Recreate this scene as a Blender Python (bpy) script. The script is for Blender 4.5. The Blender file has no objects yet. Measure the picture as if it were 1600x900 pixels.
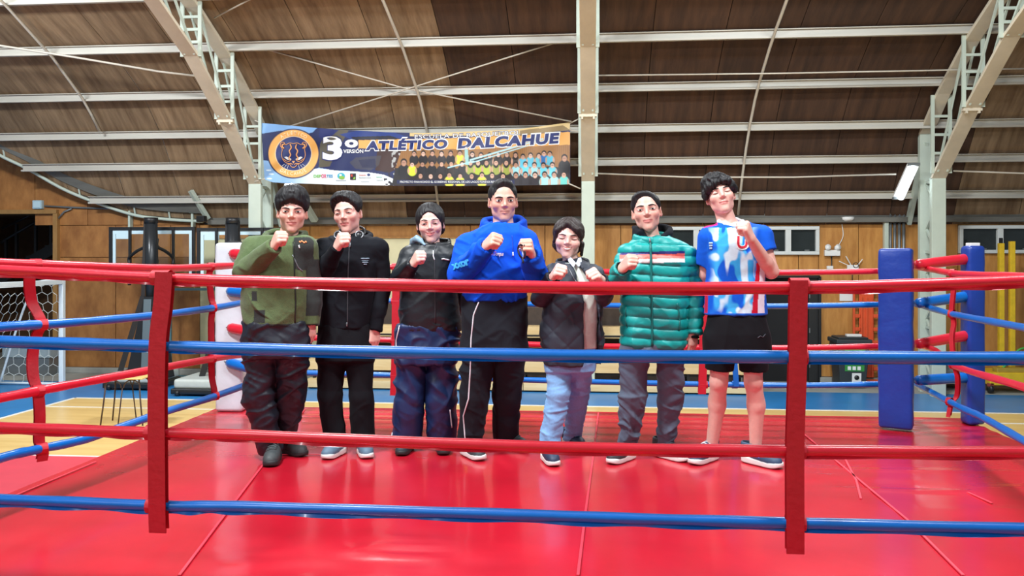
import bpy, bmesh, math, random
import numpy as np
from mathutils import Vector, Matrix
from mathutils.bvhtree import BVHTree
random.seed(7)
np.random.seed(7)
SC = bpy.context.scene
COL = SC.collection
PI = math.pi

# ------------------------------------------------------------------ camera
F = 1300.0            # focal length in pixels of the 1600 x 900 frame
YAW = math.radians(5.3)
CS, SN = math.cos(YAW), math.sin(YAW)
CH = 2.55             # camera height above the hall floor
CZ = 1.24             # height of the ring canvas above the hall floor
cd = bpy.data.cameras.new('camera')
cd.sensor_width = 36.0
cd.lens = F / 1600.0 * 36.0
cd.shift_y = -50.0 / 1600.0
cd.clip_start = 0.05
cam = bpy.data.objects.new('camera', cd)
COL.objects.link(cam)
cam.location = (0, 0, CH)
cam.rotation_euler = (PI / 2, 0, YAW)
SC.camera = cam

# ------------------------------------------------------------------ light and exposure
SC.view_settings.view_transform = 'Standard'
SC.view_settings.look = 'None'
SC.view_settings.gamma = 1.0
SC.view_settings.exposure = 0.0
w = bpy.data.worlds.new('hall_ambient')
SC.world = w
w.use_nodes = True
w.node_tree.nodes['Background'].inputs[0].default_value = (0.78, 0.90, 1.0, 1)
w.node_tree.nodes['Background'].inputs[1].default_value = 0.29


def area_light(name, loc, target, size, size_y, watts, col=(0.93, 0.97, 1.0)):
    ld = bpy.data.lights.new(name, 'AREA')
    ld.shape = 'RECTANGLE'
    ld.size, ld.size_y, ld.energy, ld.color = size, size_y, watts, col
    o = bpy.data.objects.new(name, ld)
    COL.objects.link(o)
    o.location = loc
    o.rotation_euler = (Vector(target) - Vector(loc)).to_track_quat('-Z', 'Y').to_euler()
    return o


# high hall lamps over the ring and over the court behind it, plus an added front fill
area_light('hall_or_fill_lamp', (-2.6, 2.95, 7.2), (-0.6, 5.2, 1.8), 1.0, 0.5, 560)
area_light('hall_or_fill_lamp', (2.6, 2.95, 7.2), (0.8, 5.2, 1.8), 1.0, 0.5, 340)
area_light('hall_or_fill_lamp', (-4.6, -3.2, 7.4), (-0.4, 5.2, 2.0), 1.2, 0.6, 230)  # front-left fill behind the camera, added to lighten the clothes
area_light('hall_or_fill_lamp', (-3.2, 10.2, 7.2), (-3.2, 11.6, 0), 1.4, 0.5, 430)
area_light('hall_or_fill_lamp', (3.2, 10.2, 7.2), (3.2, 11.6, 0), 1.4, 0.5, 430)
area_light('hall_or_fill_lamp', (-9.6, 10.0, 6.8), (-9.6, 13.0, 0.5), 1.4, 0.5, 480)


# ------------------------------------------------------------------ helpers


def W(px, py, d):
    xc = (px - 800) / F * d
    return Vector((xc * CS - d * SN, xc * SN + d * CS, CH + (400 - py) / F * d))


def Wy(px, py, y):
    return W(px, py, y / ((px - 800) / F * SN + CS))


def Wx(px, py, x):
    return W(px, py, x / ((px - 800) / F * CS - SN))


def Wz(px, py, z):
    return W(px, py, (z - CH) * F / (400 - py))


def lin(c):
    return tuple(((v / 255) / 12.92 if v / 255 <= 0.04045 else ((v / 255 + 0.055) / 1.055) ** 2.4) for v in c)


def tag(o, label=None, cat=None, group=None, kind=None):
    if label: o['label'] = label
    if cat: o['category'] = cat
    if group: o['group'] = group
    if kind: o['kind'] = kind
    return o


def link(name, me, mat=None, parent=None, label=None, kind=None):
    o = bpy.data.objects.new(name, me)
    COL.objects.link(o)
    if mat is not None and len(me.materials) == 0:
        me.materials.append(mat)
    if parent is not None: o.parent = parent
    if label: o['label'] = label
    if kind: o['kind'] = kind
    return o


def thing(name, label, cat, loc=(0, 0, 0), rz=0.0, group=None, kind=None):
    o = bpy.data.objects.new(name, None)
    COL.objects.link(o)
    o.location = loc
    o.rotation_euler = (0, 0, rz)
    o.empty_display_size = 0.1
    return tag(o, label, cat, group, kind)


MATS = {}


def mat(name, rgb, rough=0.5, var=0.0, vscale=8.0, bump=0.0, bscale=60.0, metal=0.0, coat=0.0, stretch=(1, 1, 1),
        emit=None, alpha=None, attr=None, rgb2=None, spec=0.5, trans=0.0, sss=0.0, wave=None, objrand=0.0, detail=4.0, sheen=0.0, bdist=0.01):
    """procedural principled material: two-tone noise colour, noise bump"""
    if name in MATS: return MATS[name]
    m = bpy.data.materials.new(name)
    MATS[name] = m
    m.use_nodes = True
    nt = m.node_tree
    N, L = nt.nodes, nt.links
    b = N['Principled BSDF']
    c = lin(rgb) + (1,)
    b.inputs['Base Color'].default_value = c
    b.inputs['Roughness'].default_value = rough
    b.inputs['Metallic'].default_value = metal
    b.inputs['Coat Weight'].default_value = coat
    b.inputs['Coat Roughness'].default_value = 0.12
    b.inputs['Specular IOR Level'].default_value = spec
    b.inputs['Transmission Weight'].default_value = trans
    if sheen: b.inputs['Sheen Weight'].default_value = sheen
    if sss:
        b.inputs['Subsurface Weight'].default_value = sss
        b.inputs['Subsurface Radius'].default_value = (0.012, 0.005, 0.003)
        b.inputs['Subsurface Scale'].default_value = 1.0
    if emit:
        b.inputs['Emission Color'].default_value = c
        b.inputs['Emission Strength'].default_value = emit
    if alpha is not None: b.inputs['Alpha'].default_value = alpha
    tc = N.new('ShaderNodeTexCoord')
    mp = N.new('ShaderNodeMapping')
    mp.inputs['Scale'].default_value = stretch
    L.new(tc.outputs['Object'], mp.inputs['Vector'])
    src = None
    if attr:
        a = N.new('ShaderNodeAttribute')
        a.attribute_name = attr
        src = a.outputs['Color']
    if var or rgb2:
        nz = N.new('ShaderNodeTexNoise')
        nz.inputs['Scale'].default_value = vscale
        nz.inputs['Detail'].default_value = detail
        nz.inputs['Roughness'].default_value = 0.62
        vec = mp.outputs['Vector']
        if objrand:
            oi = N.new('ShaderNodeObjectInfo')
            ad = N.new('ShaderNodeVectorMath')
            ad.operation = 'MULTIPLY_ADD'
            ad.inputs[1].default_value = (37, 23, 51)
            L.new(oi.outputs['Random'], ad.inputs[0])
            L.new(mp.outputs['Vector'], ad.inputs[2])
            vec = ad.outputs[0]
        L.new(vec, nz.inputs['Vector'])
        rp = N.new('ShaderNodeValToRGB')
        rp.color_ramp.elements[0].position = 0.32
        rp.color_ramp.elements[1].position = 0.68
        if attr:
            rp.color_ramp.elements[0].color = (1 - var,) * 3 + (1,)
            rp.color_ramp.elements[1].color = (1 + var,) * 3 + (1,)
            mx = N.new('ShaderNodeMixRGB')
            mx.blend_type = 'MULTIPLY'
            mx.inputs[0].default_value = 1
            L.new(src, mx.inputs[1])
            L.new(rp.outputs[0], mx.inputs[2])
            src = mx.outputs[0]
        else:
            c2 = lin(rgb2) if rgb2 else tuple(min(1, v * (1 + var)) for v in c[:3])
            c1 = c[:3] if rgb2 else tuple(v * (1 - var) for v in c[:3])
            rp.color_ramp.elements[0].color = c1 + (1,)
            rp.color_ramp.elements[1].color = tuple(c2) + (1,)
            L.new(nz.outputs['Fac'], rp.inputs[0])
            src = rp.outputs[0]
        if attr: L.new(nz.outputs['Fac'], rp.inputs[0])
    if objrand and src is not None:
        oi2 = N.new('ShaderNodeObjectInfo')
        mr = N.new('ShaderNodeMapRange')
        mr.inputs[3].default_value = 1 - objrand
        mr.inputs[4].default_value = 1 + objrand
        L.new(oi2.outputs['Random'], mr.inputs[0])
        hv = N.new('ShaderNodeHueSaturation')
        L.new(src, hv.inputs['Color'])
        L.new(mr.outputs[0], hv.inputs['Value'])
        src = hv.outputs[0]
    if src is not None: L.new(src, b.inputs['Base Color'])
    if bump:
        nb = N.new('ShaderNodeTexNoise')
        nb.inputs['Scale'].default_value = bscale
        nb.inputs['Detail'].default_value = 3
        L.new(mp.outputs['Vector'], nb.inputs['Vector'])
        bp = N.new('ShaderNodeBump')
        bp.inputs['Strength'].default_value = bump
        bp.inputs['Distance'].default_value = bdist
        L.new(nb.outputs['Fac'], bp.inputs['Height'])
        L.new(bp.outputs[0], b.inputs['Normal'])
    return m


class MB:
    """collects boxes, bars, tubes and plates of ONE part"""

    def __init__(s):
        s.v, s.f, s.mi, s.sm = [], [], [], []
        s.cur = 0

    def add(s, vs, fs, smooth=False):
        o = len(s.v)
        s.v += [tuple(p) for p in vs]
        for f in fs:
            s.f.append([i + o for i in f])
            s.mi.append(s.cur)
            s.sm.append(smooth)
        return s

    def box(s, c, size, R=None):
        hx, hy, hz = size[0] / 2, size[1] / 2, size[2] / 2
        vs = [Vector((x, y, z)) for x in (-hx, hx) for y in (-hy, hy) for z in (-hz, hz)]
        if R is not None: vs = [R @ p for p in vs]
        c = Vector(c)
        s.add([p + c for p in vs], [(0, 1, 3, 2), (4, 6, 7, 5), (0, 4, 5, 1), (2, 3, 7, 6), (0, 2, 6, 4), (1, 5, 7, 3)])
        return s

    def bar(s, a, b, wd, hd, up=(0, 0, 1)):
        a, b = Vector(a), Vector(b)
        z = (b - a)
        L = z.length
        if L < 1e-6: return s
        z.normalize()
        u = Vector(up)
        x = u.cross(z)
        if x.length < 1e-4: x = Vector((1, 0, 0)).cross(z)
        x.normalize()
        y = z.cross(x)
        R = Matrix((x, y, z)).transposed()
        return s.box((a + b) / 2, (wd, hd, L), R)

    def tube(s, pts, r, n=10, cap=True, rs=None, smooth=True, flat=1.0, closed=False):
        P = [Vector(p) for p in pts]
        m = len(P)
        rings = []
        t0 = (P[1] - P[0]).normalized()
        ref = Vector((0, 0, 1)) if abs(t0.z) < 0.9 else Vector((1, 0, 0))
        x = (ref - t0 * ref.dot(t0)).normalized()
        vs = []
        for i in range(m):
            if closed:
                t = P[(i + 1) % m] - P[i - 1]
            else:
                t = P[min(i + 1, m - 1)] - P[max(i - 1, 0)]
            if t.length < 1e-9: t = t0
            t = t.normalized()
            x = (x - t * x.dot(t))
            x = x.normalized() if x.length > 1e-6 else t.orthogonal().normalized()
            y = t.cross(x)
            rr = rs[i] if rs is not None else r
            for k in range(n):
                a = 2 * PI * k / n
                vs.append(P[i] + x * (math.cos(a) * rr) + y * (math.sin(a) * rr * flat))
        fs = []
        for i in range(m if closed else m - 1):
            j = (i + 1) % m
            for k in range(n):
                k2 = (k + 1) % n
                fs.append((i * n + k, i * n + k2, j * n + k2, j * n + k))
        if cap and not closed:
            fs.append(tuple(range(n - 1, -1, -1)))
            fs.append(tuple((m - 1) * n + k for k in range(n)))
        s.add(vs, fs, smooth)
        return s

    def plate(s, poly, thick, n):
        """polygon extruded by thick along n"""
        n = Vector(n).normalized() * thick
        P = [Vector(p) for p in poly]
        k = len(P)
        vs = P + [p + n for p in P]
        fs = [tuple(range(k - 1, -1, -1)), tuple(range(k, 2 * k))] + [(i, (i + 1) % k, k + (i + 1) % k, k + i) for i in range(k)]
        s.add(vs, fs)
        return s

    def strip(s, pts_a, pts_b, thick=0.0):
        """ribbon between two polylines; thick gives it a back"""
        A = [Vector(p) for p in pts_a]
        B = [Vector(p) for p in pts_b]
        m = len(A)
        fs = [(i, i + 1, m + i + 1, m + i) for i in range(m - 1)]
        s.add(A + B, fs, True)
        return s

    def mesh(s, name, bevel=0.0, seg=2):
        me = bpy.data.meshes.new(name)
        me.from_pydata(s.v, [], s.f)
        me.polygons.foreach_set('material_index', s.mi)
        me.polygons.foreach_set('use_smooth', s.sm)
        bm = bmesh.new()
        bm.from_mesh(me)
        bmesh.ops.recalc_face_normals(bm, faces=bm.faces)
        if bevel:
            bmesh.ops.bevel(bm, geom=[e for e in bm.edges if len(e.link_faces) == 2 and e.calc_face_angle(0) > 0.5], offset=bevel, segments=seg, profile=0.5, affect='EDGES')
            for f in bm.faces: f.smooth = True
        bm.to_mesh(me)
        bm.free()
        return me

    def build(s, name, m, parent=None, label=None, bevel=0.0, kind=None, seg=2, mods=None):
        me = s.mesh(name, bevel, seg)
        for x in (m if isinstance(m, (list, tuple)) else [m]): me.materials.append(x)
        o = link(name, me, None, parent, label, kind)
        if bevel:
            md = o.modifiers.new('wn', 'WEIGHTED_NORMAL')
            md.keep_sharp = False
        return o


def interp_pts(keys, n):
    """smooth (Catmull-Rom) resampling of key points, n per span"""
    K = [Vector(k) for k in keys]
    out = []
    for i in range(len(K) - 1):
        p0 = K[i - 1] if i > 0 else K[0] * 2 - K[1]
        p3 = K[i + 2] if i + 2 < len(K) else K[-1] * 2 - K[-2]
        p1, p2 = K[i], K[i + 1]
        for j in range(n):
            t = j / n
            out.append(0.5 * ((2 * p1) + (p2 - p0) * t + (2 * p0 - 5 * p1 + 4 * p2 - p3) * t * t + (3 * p1 - p0 - 3 * p2 + p3) * t ** 3))
    out.append(K[-1])
    return out


def text_mesh(txt, size, extrude=0.0, bold=0.0, spacing=1.0, shear=0.0, res=3):
    cu = bpy.data.curves.new('lettering', 'FONT')
    cu.body = txt
    cu.size = size
    cu.extrude = extrude
    cu.offset = bold
    cu.space_character = spacing
    cu.shear = shear
    cu.resolution_u = res
    cu.align_x = 'CENTER'
    cu.align_y = 'CENTER'
    o = bpy.data.objects.new('lettering', cu)
    COL.objects.link(o)
    dg = bpy.context.evaluated_depsgraph_get()
    me = bpy.data.meshes.new_from_object(o.evaluated_get(dg))
    bpy.data.objects.remove(o)
    bpy.data.curves.remove(cu)
    return me


# ------------------------------------------------------------------ materials
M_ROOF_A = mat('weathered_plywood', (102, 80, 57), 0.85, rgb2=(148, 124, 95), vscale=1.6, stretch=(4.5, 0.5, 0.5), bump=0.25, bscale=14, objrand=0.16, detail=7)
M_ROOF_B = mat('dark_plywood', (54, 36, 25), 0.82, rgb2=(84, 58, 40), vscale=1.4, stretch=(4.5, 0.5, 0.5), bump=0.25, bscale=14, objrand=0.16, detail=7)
M_WALLWOOD = mat('wall_plywood', (168, 112, 50), 0.55, rgb2=(198, 144, 74), vscale=2.6, stretch=(3.5, 1, 0.7), bump=0.1, bscale=30, objrand=0.08, detail=6)
M_WALLRED = mat('wall_plywood_old', (136, 86, 40), 0.6, rgb2=(172, 118, 62), vscale=2.2, stretch=(2.0, 1, 1.0), bump=0.1, bscale=30, objrand=0.07, detail=6)
M_CREAM = mat('cream_paint', (206, 200, 160), 0.6, var=0.06, vscale=3)
M_DARK = mat('dark_opening', (16, 17, 20), 0.8)
M_CONCRETE = mat('grey_concrete', (150, 152, 146), 0.8, var=0.14, vscale=2.5, bump=0.15, bscale=40)
M_GREYBEAM = mat('grey_eave_board', (104, 104, 98), 0.75, var=0.2, vscale=3, stretch=(0.5, 1, 2))
M_BLUEFLOOR = mat('blue_court_paint', (44, 126, 190), 0.34, var=0.12, vscale=1.2, bump=0.03, bscale=50)
M_YELLOW = mat('court_boards', (214, 178, 108), 0.3, rgb2=(232, 200, 132), vscale=1.2, stretch=(0.35, 5, 1), bump=0.03, bscale=20)
M_PINK = mat('pink_court_paint', (214, 72, 88), 0.38, var=0.06, vscale=2)
M_LINE = mat('court_line_paint', (232, 232, 224), 0.45, var=0.05)
M_STEEL = mat('truss_paint', (202, 193, 172), 0.5, var=0.07, vscale=3)
M_STEELW = mat('truss_paint_white', (186, 199, 186), 0.5, var=0.05, vscale=3)
M_PURLIN = mat('purlin_paint', (190, 188, 178), 0.55, var=0.1, vscale=2, stretch=(0.3, 1, 1))
M_ROD = mat('rod_paint', (196, 190, 176), 0.5, var=0.05)
M_BLACKMETAL = mat('black_metal', (26, 28, 31), 0.42, var=0.1)
M_GREYMETAL = mat('grey_metal', (120, 126, 128), 0.4, var=0.08, metal=0.4)
M_WHITEPL = mat('white_plastic', (226, 228, 226), 0.4, var=0.03)
M_GLASSDARK = mat('night_window_glass', (38, 44, 44), 0.08, var=0.2, vscale=3)
M_ALU = mat('white_window_frame', (206, 212, 210), 0.4, var=0.03)
# ================================================================== THE HALL SHELL
YW = 17.25            # far wall
TX = (-6.5, -0.02, 6.3)   # the three trusses, edge-on rows across the hall
# roof section (y, z), from the eave up over the hall
ROOF = [(17.25, 3.18), (17.0, 3.80), (16.6, 4.46), (16.18, 5.05), (15.5, 5.70), (14.4, 6.33), (13.15, 6.86), (11.7, 7.34), (9.6, 7.85), (7.2, 8.15), (4.5, 8.28), (1.8, 8.15), (-0.6, 7.85), (-2.6, 7.35)]


def roof_z(y):
    for (a, b) in zip(ROOF, ROOF[1:]):
        if b[0] <= y <= a[0]:
            t = (y - a[0]) / (b[0] - a[0])
            return a[1] + t * (b[1] - a[1])
    return ROOF[0][1] if y > ROOF[0][0] else ROOF[-1][1]


def roof_hit(px, py):
    """where the sight line of a pixel meets the roof underside"""
    lo, hi = 8.0, 19.0
    for _ in range(40):
        d = (lo + hi) / 2
        p = W(px, py, d)
        if p.y < ROOF[0][0] and p.z < roof_z(p.y): lo = d
        else: hi = d
    return W(px, py, lo)


# ---- floor: concrete apron, blue border, boards, painted key
fl = MB().box((0, 8, -0.06), (44, 30, 0.12)).build('floor', M_CONCRETE, kind='structure')
zone = MB().box((0, 9.0, 0.002), (36, 14.0, 0.004)).build('painted_border', M_BLUEFLOOR, fl)
SX, EY = -9.17, 14.12
brd = MB().box(((SX + 10.5) / 2, (EY - 4) / 2, 0.005), (10.5 - SX, EY + 4, 0.006)).build('court_boards', M_YELLOW, fl)
pk = MB().box((-5.6, 7.5, 0.009), (6.8, 5.0, 0.004)).build('painted_key', M_PINK, fl)


def court_line(a, b, wd=0.05):
    MB().bar(a, b, wd, 0.006).build('court_line', M_LINE, fl)


court_line((SX, EY, 0.009), (10.5, EY, 0.009), 0.07)
court_line((SX, EY, 0.009), (SX, -4, 0.009), 0.07)
court_line((SX + 0.02, EY - 0.85, 0.009), (10.5, EY - 0.85, 0.009))
court_line((-9.0, 10.0, 0.012), (-2.2, 10.0, 0.012))

# ---- far wall built of plywood sheets, with the annex doorway left open
wall = MB()
OX0, OX1 = Wy(-150, 400, YW).x, Wy(89, 400, YW).x
OZ = Wy(45, 334, YW).z
wall.box(((OX1 + 14) / 2, YW + 0.2, 1.6), (14 - OX1, 0.12, 3.3))
wall.box(((OX0 + OX1) / 2, YW + 0.2, (OZ + 6.4) / 2), (OX1 - OX0, 0.12, 6.4 - OZ))
wall.box((OX0 - 2, YW + 0.2, 3.0), (4, 0.12, 6.4))
wl = wall.build('wall_back', M_WALLRED, kind='structure')
XC = Wy(312, 400, YW).x       # corner where the old sheets end


def sheet(x0, x1, z0, z1, m, y=YW, t=0.03):
    off = random.uniform(0, 0.006)
    MB().box(((x0 + x1) / 2, y + t / 2 + off, (z0 + z1) / 2), (x1 - x0 - 0.012, t, z1 - z0 - 0.012)).build('panel', m, wl, bevel=0.003, seg=1)


def curve_top(x):
    """height of the curved roof edge over the wall at hall coordinate x"""
    for a, b in zip(CURV, CURV[1:]):
        if a.x <= x <= b.x:
            return a.z + (b.z - a.z) * (x - a.x) / (b.x - a.x)
    return CURV[-1].z if x > CURV[-1].x else CURV[0].z


CPX = [(-120, 168), (-60, 205), (0, 240), (45, 262), (110, 298), (200, 331), (255, 340), (318, 344)]
CURV = interp_pts([roof_hit(*p) for p in CPX], 5)
# old reddish sheets left of the corner
x = OX1
for x1 in [OX1 + 1.35, OX1 + 2.6, XC]:
    for (z0, z1) in ((0.12, 2.52), (2.52, 3.22)):
        sheet(x, x1, z0, z1, M_WALLRED)
    x = x1
x = OX0 - 3.0
while x < XC - 0.1:
    x1 = min(x + 1.22, XC)
    top = max(curve_top(x), curve_top(x1)) + 0.25
    zb = 3.22 if x1 > OX1 + 0.01 else OZ
    if top - zb > 0.15: sheet(x, x1, zb, min(top, 6.2), M_WALLRED)
    x = x1
# wood strip over the cream band, then full-height wood sheets to the right
XCR = Wy(735, 400, YW).x
z_strip = Wy(600, 371, YW).z
x = XC
while x < XCR - 0.05:
    x1 = min(x + 1.22, XCR)
    sheet(x, x1, z_strip, 3.22, M_WALLWOOD)
    sheet(x, x1, 0.12, z_strip, M_CREAM)
    x = x1
DX0, DX1, DZ = Wy(1186, 400, YW).x, Wy(1280, 400, YW).x, Wy(1240, 432, YW).z
WIN = [(1040, 1279, 354, 398, 5), (1497, 1690, 352, 396, 3)]
wx = [(Wy(a, 400, YW).x, Wy(b, 400, YW).x, Wy((a + b) / 2, t, YW).z, Wy((a + b) / 2, bt, YW).z) for a, b, t, bt, n in WIN]
x = XCR
while x < 13.0:
    x1 = min(x + 0.78, 13.0)
    for e in (DX0, DX1, wx[0][0], wx[0][1], wx[1][0], wx[1][1]):
        if x + 0.05 < e < x1 - 0.01: x1 = e
    mid = (x + x1) / 2
    inw = [w_ for w_ in wx if w_[0] - 0.01 < mid < w_[1] + 0.01]
    zb = DZ if DX0 < mid < DX1 else 0.12
    if inw:
        sheet(x, x1, inw[0][2], 3.22, M_WALLWOOD)
        sheet(x, x1, zb, inw[0][3], M_WALLWOOD)
    else:
        sheet(x, x1, zb, 3.22, M_WALLWOOD)
    x = x1
# base plinth and the grey eave board above the sheets
MB().box(((OX1 + DX0) / 2, YW - 0.03, 0.06), (DX0 - OX1, 0.1, 0.12)).build('baseboard_back', M_CONCRETE, kind='structure', bevel=0.01)
MB().box(((DX1 + 13) / 2, YW - 0.03, 0.06), (13 - DX1, 0.1, 0.12)).build('baseboard_right', M_CONCRETE, kind='structure', bevel=0.01)
XE = Wy(330, 400, YW).x
eb = MB()
eb.box(((XE + 14) / 2, YW - 0.10, 3.27), (14 - XE, 0.16, 0.10)).box(((XE + 14) / 2, YW - 0.02, 3.36), (14 - XE, 0.10, 0.10))
eb.build('trim_1', M_GREYBEAM, kind='structure', bevel=0.006)
MB().box(((XC + XCR) / 2, YW - 0.015, z_strip), (XCR - XC, 0.03, 0.035)).build('trim_2', M_WALLWOOD, kind='structure')

# annex behind the doorway
an = MB()
an.box((OX0 - 0.3, YW + 2.1, 1.8), (0.1, 3.8, 3.6)).box(((OX0 + OX1) / 2 - 1, YW + 4.0, 2.0), (9, 0.1, 4.6)).box((OX1 + 0.05, YW + 2.1, 1.8), (0.1, 3.8, 3.6)).box(((OX0 + OX1) / 2, YW + 2.1, 3.6), (6, 4, 0.1))  # unseen left wall added to keep ambient light out of the annex
an.build('wall_annex', mat('annex_wall', (92, 64, 40), 0.8, var=0.15), kind='structure')
dj = MB().box((OX1 + 0.02, YW + 0.05, OZ / 2), (0.10, 0.3, OZ)).box(((OX0 + OX1) / 2, YW + 0.05, OZ + 0.04), (OX1 - OX0 + 0.1, 0.3, 0.09))
dj.build('door_1', mat('door_casing', (150, 112, 62), 0.6, var=0.12, stretch=(1, 1, 0.4)), kind='structure')
st = thing('stair_flight', 'black metal staircase with railings inside the dark doorway beyond the goal net', 'staircase', (OX0 + 0.3, YW + 2.2, 0))
o0 = Vector(st.location)


def A(px, py, y=YW + 2.2): return Wy(px, py, y) - o0


for i in range(9):
    a = A(-40 + i * 15, 452 - i * 8.4)
    MB().box((a.x, 0.45, a.z), (0.34, 0.9, 0.06)).build('stair_tread', M_BLACKMETAL, st)
MB().bar(A(-60, 470), A(95, 382), 0.08, 0.26).build('stringer', M_BLACKMETAL, st)
MB().tube([A(4, 357, YW + 2.3), A(60, 330, YW + 2.3)], 0.03, 8).build('handrail', M_BLACKMETAL, st)
MB().tube([A(2, 380), A(7, 375), A(74, 336)], 0.036, 8).build('handrail', M_BLACKMETAL, st)
for px, t, b in ((9.5, 374, 440), (26, 350, 432), (56, 345, 412), (80, 334, 392)):
    MB().bar(A(px, t), A(px, b), 0.06, 0.06).build('baluster', M_BLACKMETAL, st)
MB().bar(A(-60, 470), A(-60, 610), 0.08, 0.08).bar(A(95, 382), A(95, 603), 0.08, 0.08).build('stair_post', M_BLACKMETAL, st)

# ---- roof: plywood sheets resting on the purlins
rf = thing('ceiling', None, None, kind='structure')
XL, XR = -16.0, 14.0
cols = []
x = XL
while x < XR:
    cols.append((x, min(x + 1.22, XR)))
    x += 1.22
XCUT = CURV[-1].x


def curve_y(x):
    for a, b in zip(CURV, CURV[1:]):
        if a.x <= x <= b.x:
            return a.y + (b.y - a.y) * (x - a.x) / (b.x - a.x)
    return 99 if x > XCUT else CURV[0].y


for r, ((y0, z0), (y1, z1)) in enumerate(zip(ROOF, ROOF[1:])):
    n = Vector((0, -(z1 - z0), (y1 - y0))).normalized()
    if n.z < 0: n = -n
    for (xa, xb) in cols:
        if y0 < 11: continue
        pts = []
        xs = np.linspace(xa + 0.006, xb - 0.006, 7)
        ya = [min(y0, max(curve_y(xx), y1)) for xx in xs] if xa < XCUT else [y0] * 7
        if max(ya) <= y1 + 1e-4: continue
        low = [Vector((xx, yy, z0 + (z1 - z0) * (yy - y0) / (y1 - y0))) for xx, yy in zip(xs, ya)]
        mid = (xa + xb) / 2
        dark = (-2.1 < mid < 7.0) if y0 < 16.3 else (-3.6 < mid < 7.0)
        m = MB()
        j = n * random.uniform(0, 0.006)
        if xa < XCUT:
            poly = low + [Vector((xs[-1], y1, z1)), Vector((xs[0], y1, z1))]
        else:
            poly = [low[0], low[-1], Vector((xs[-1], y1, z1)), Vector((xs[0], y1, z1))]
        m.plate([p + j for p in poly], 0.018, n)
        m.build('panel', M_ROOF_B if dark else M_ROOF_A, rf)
hi = MB()
for ((y0, z0), (y1, z1)) in zip(ROOF, ROOF[1:]):
    if y0 >= 11: continue
    hi.plate([(XL, y0, z0), (XR, y0, z0), (XR, y1, z1), (XL, y1, z1)], 0.02, (0, 0, 1))
hi.build('upper_sheeting', M_ROOF_A, rf)
cover = MB()
for ((y0, z0), (y1, z1)) in zip(ROOF, ROOF[1:]):
    if y1 < 11: continue
    cover.plate([(XCUT, y0, z0 + 0.05), (XR, y0, z0 + 0.05), (XR, y1, z1 + 0.05), (XCUT, y1, z1 + 0.05)], 0.02, (0, 0, 1))
cover.build('roof_skin', M_DARK, rf)
# the curved roof edge at the left with its soffit and pale steel edge bar
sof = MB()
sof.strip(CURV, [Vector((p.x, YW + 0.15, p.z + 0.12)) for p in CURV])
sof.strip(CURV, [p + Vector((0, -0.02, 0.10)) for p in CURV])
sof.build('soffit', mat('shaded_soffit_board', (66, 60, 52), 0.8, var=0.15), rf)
MB().tube([p + Vector((0, -0.03, -0.03)) for p in CURV], 0.035, 8).build('curved_edge_bar', M_STEELW, rf)
gb = [p + Vector((0, -0.10, 0.14)) for p in CURV[8:]]
MB().strip([p + Vector((0, -0.02, 0)) for p in gb], [p + Vector((0, -0.02 - 0.10, 0.20)) for p in gb]).build('curved_edge_board', M_GREYBEAM, rf)
for p in CURV[6::5]:
    MB().bar(p + Vector((0, -0.04, -0.02)), p + Vector((0, -0.09, 0.15)), 0.03, 0.02).build('edge_bracket', M_STEELW, rf)

# ---- purlins: one long channel each, sag rods and cables
PUR = [(17.0, 3.80), (16.6, 4.46), (16.18, 5.05), (15.5, 5.70), (14.4, 6.33), (13.15, 6.86), (11.7, 7.34)]
for i, (y, z) in enumerate(PUR):
    x0 = XL
    for k in range(400):
        if curve_y(x0) >= y or x0 > XCUT: break
        x0 += 0.03
    m = MB()
    a = math.atan2(0.5, 1)
    m.box(((x0 + XR) / 2, y - 0.075, z - 0.055), (XR - x0, 0.014, 0.15))
    m.box(((x0 + XR) / 2, y - 0.105, z - 0.125), (XR - x0, 0.075, 0.012))
    m.box(((x0 + XR) / 2, y - 0.14, z - 0.115), (XR - x0, 0.012, 0.035))
    m.box(((x0 + XR) / 2, y - 0.105, z + 0.015), (XR - x0, 0.075, 0.012))
    o = m.build('roof_purlin', M_PURLIN)
    tag(o, ['pale steel purlin lowest on the roof, just above the wall', 'pale steel purlin second from the lowest, below the banner',
            'pale steel purlin third from the lowest, behind the top edge of the banner', 'pale steel purlin fourth from the lowest, above the banner',
            'pale steel purlin fifth from the lowest, nearest the top of the picture', 'steel purlin above the top edge of the picture',
            'steel purlin two rows above the top edge of the picture'][i], 'purlin', 'roof purlins')


def on_roof(x, y, off=0.06): return Vector((x, y - off * 0.6, roof_z(y) - off))


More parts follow.
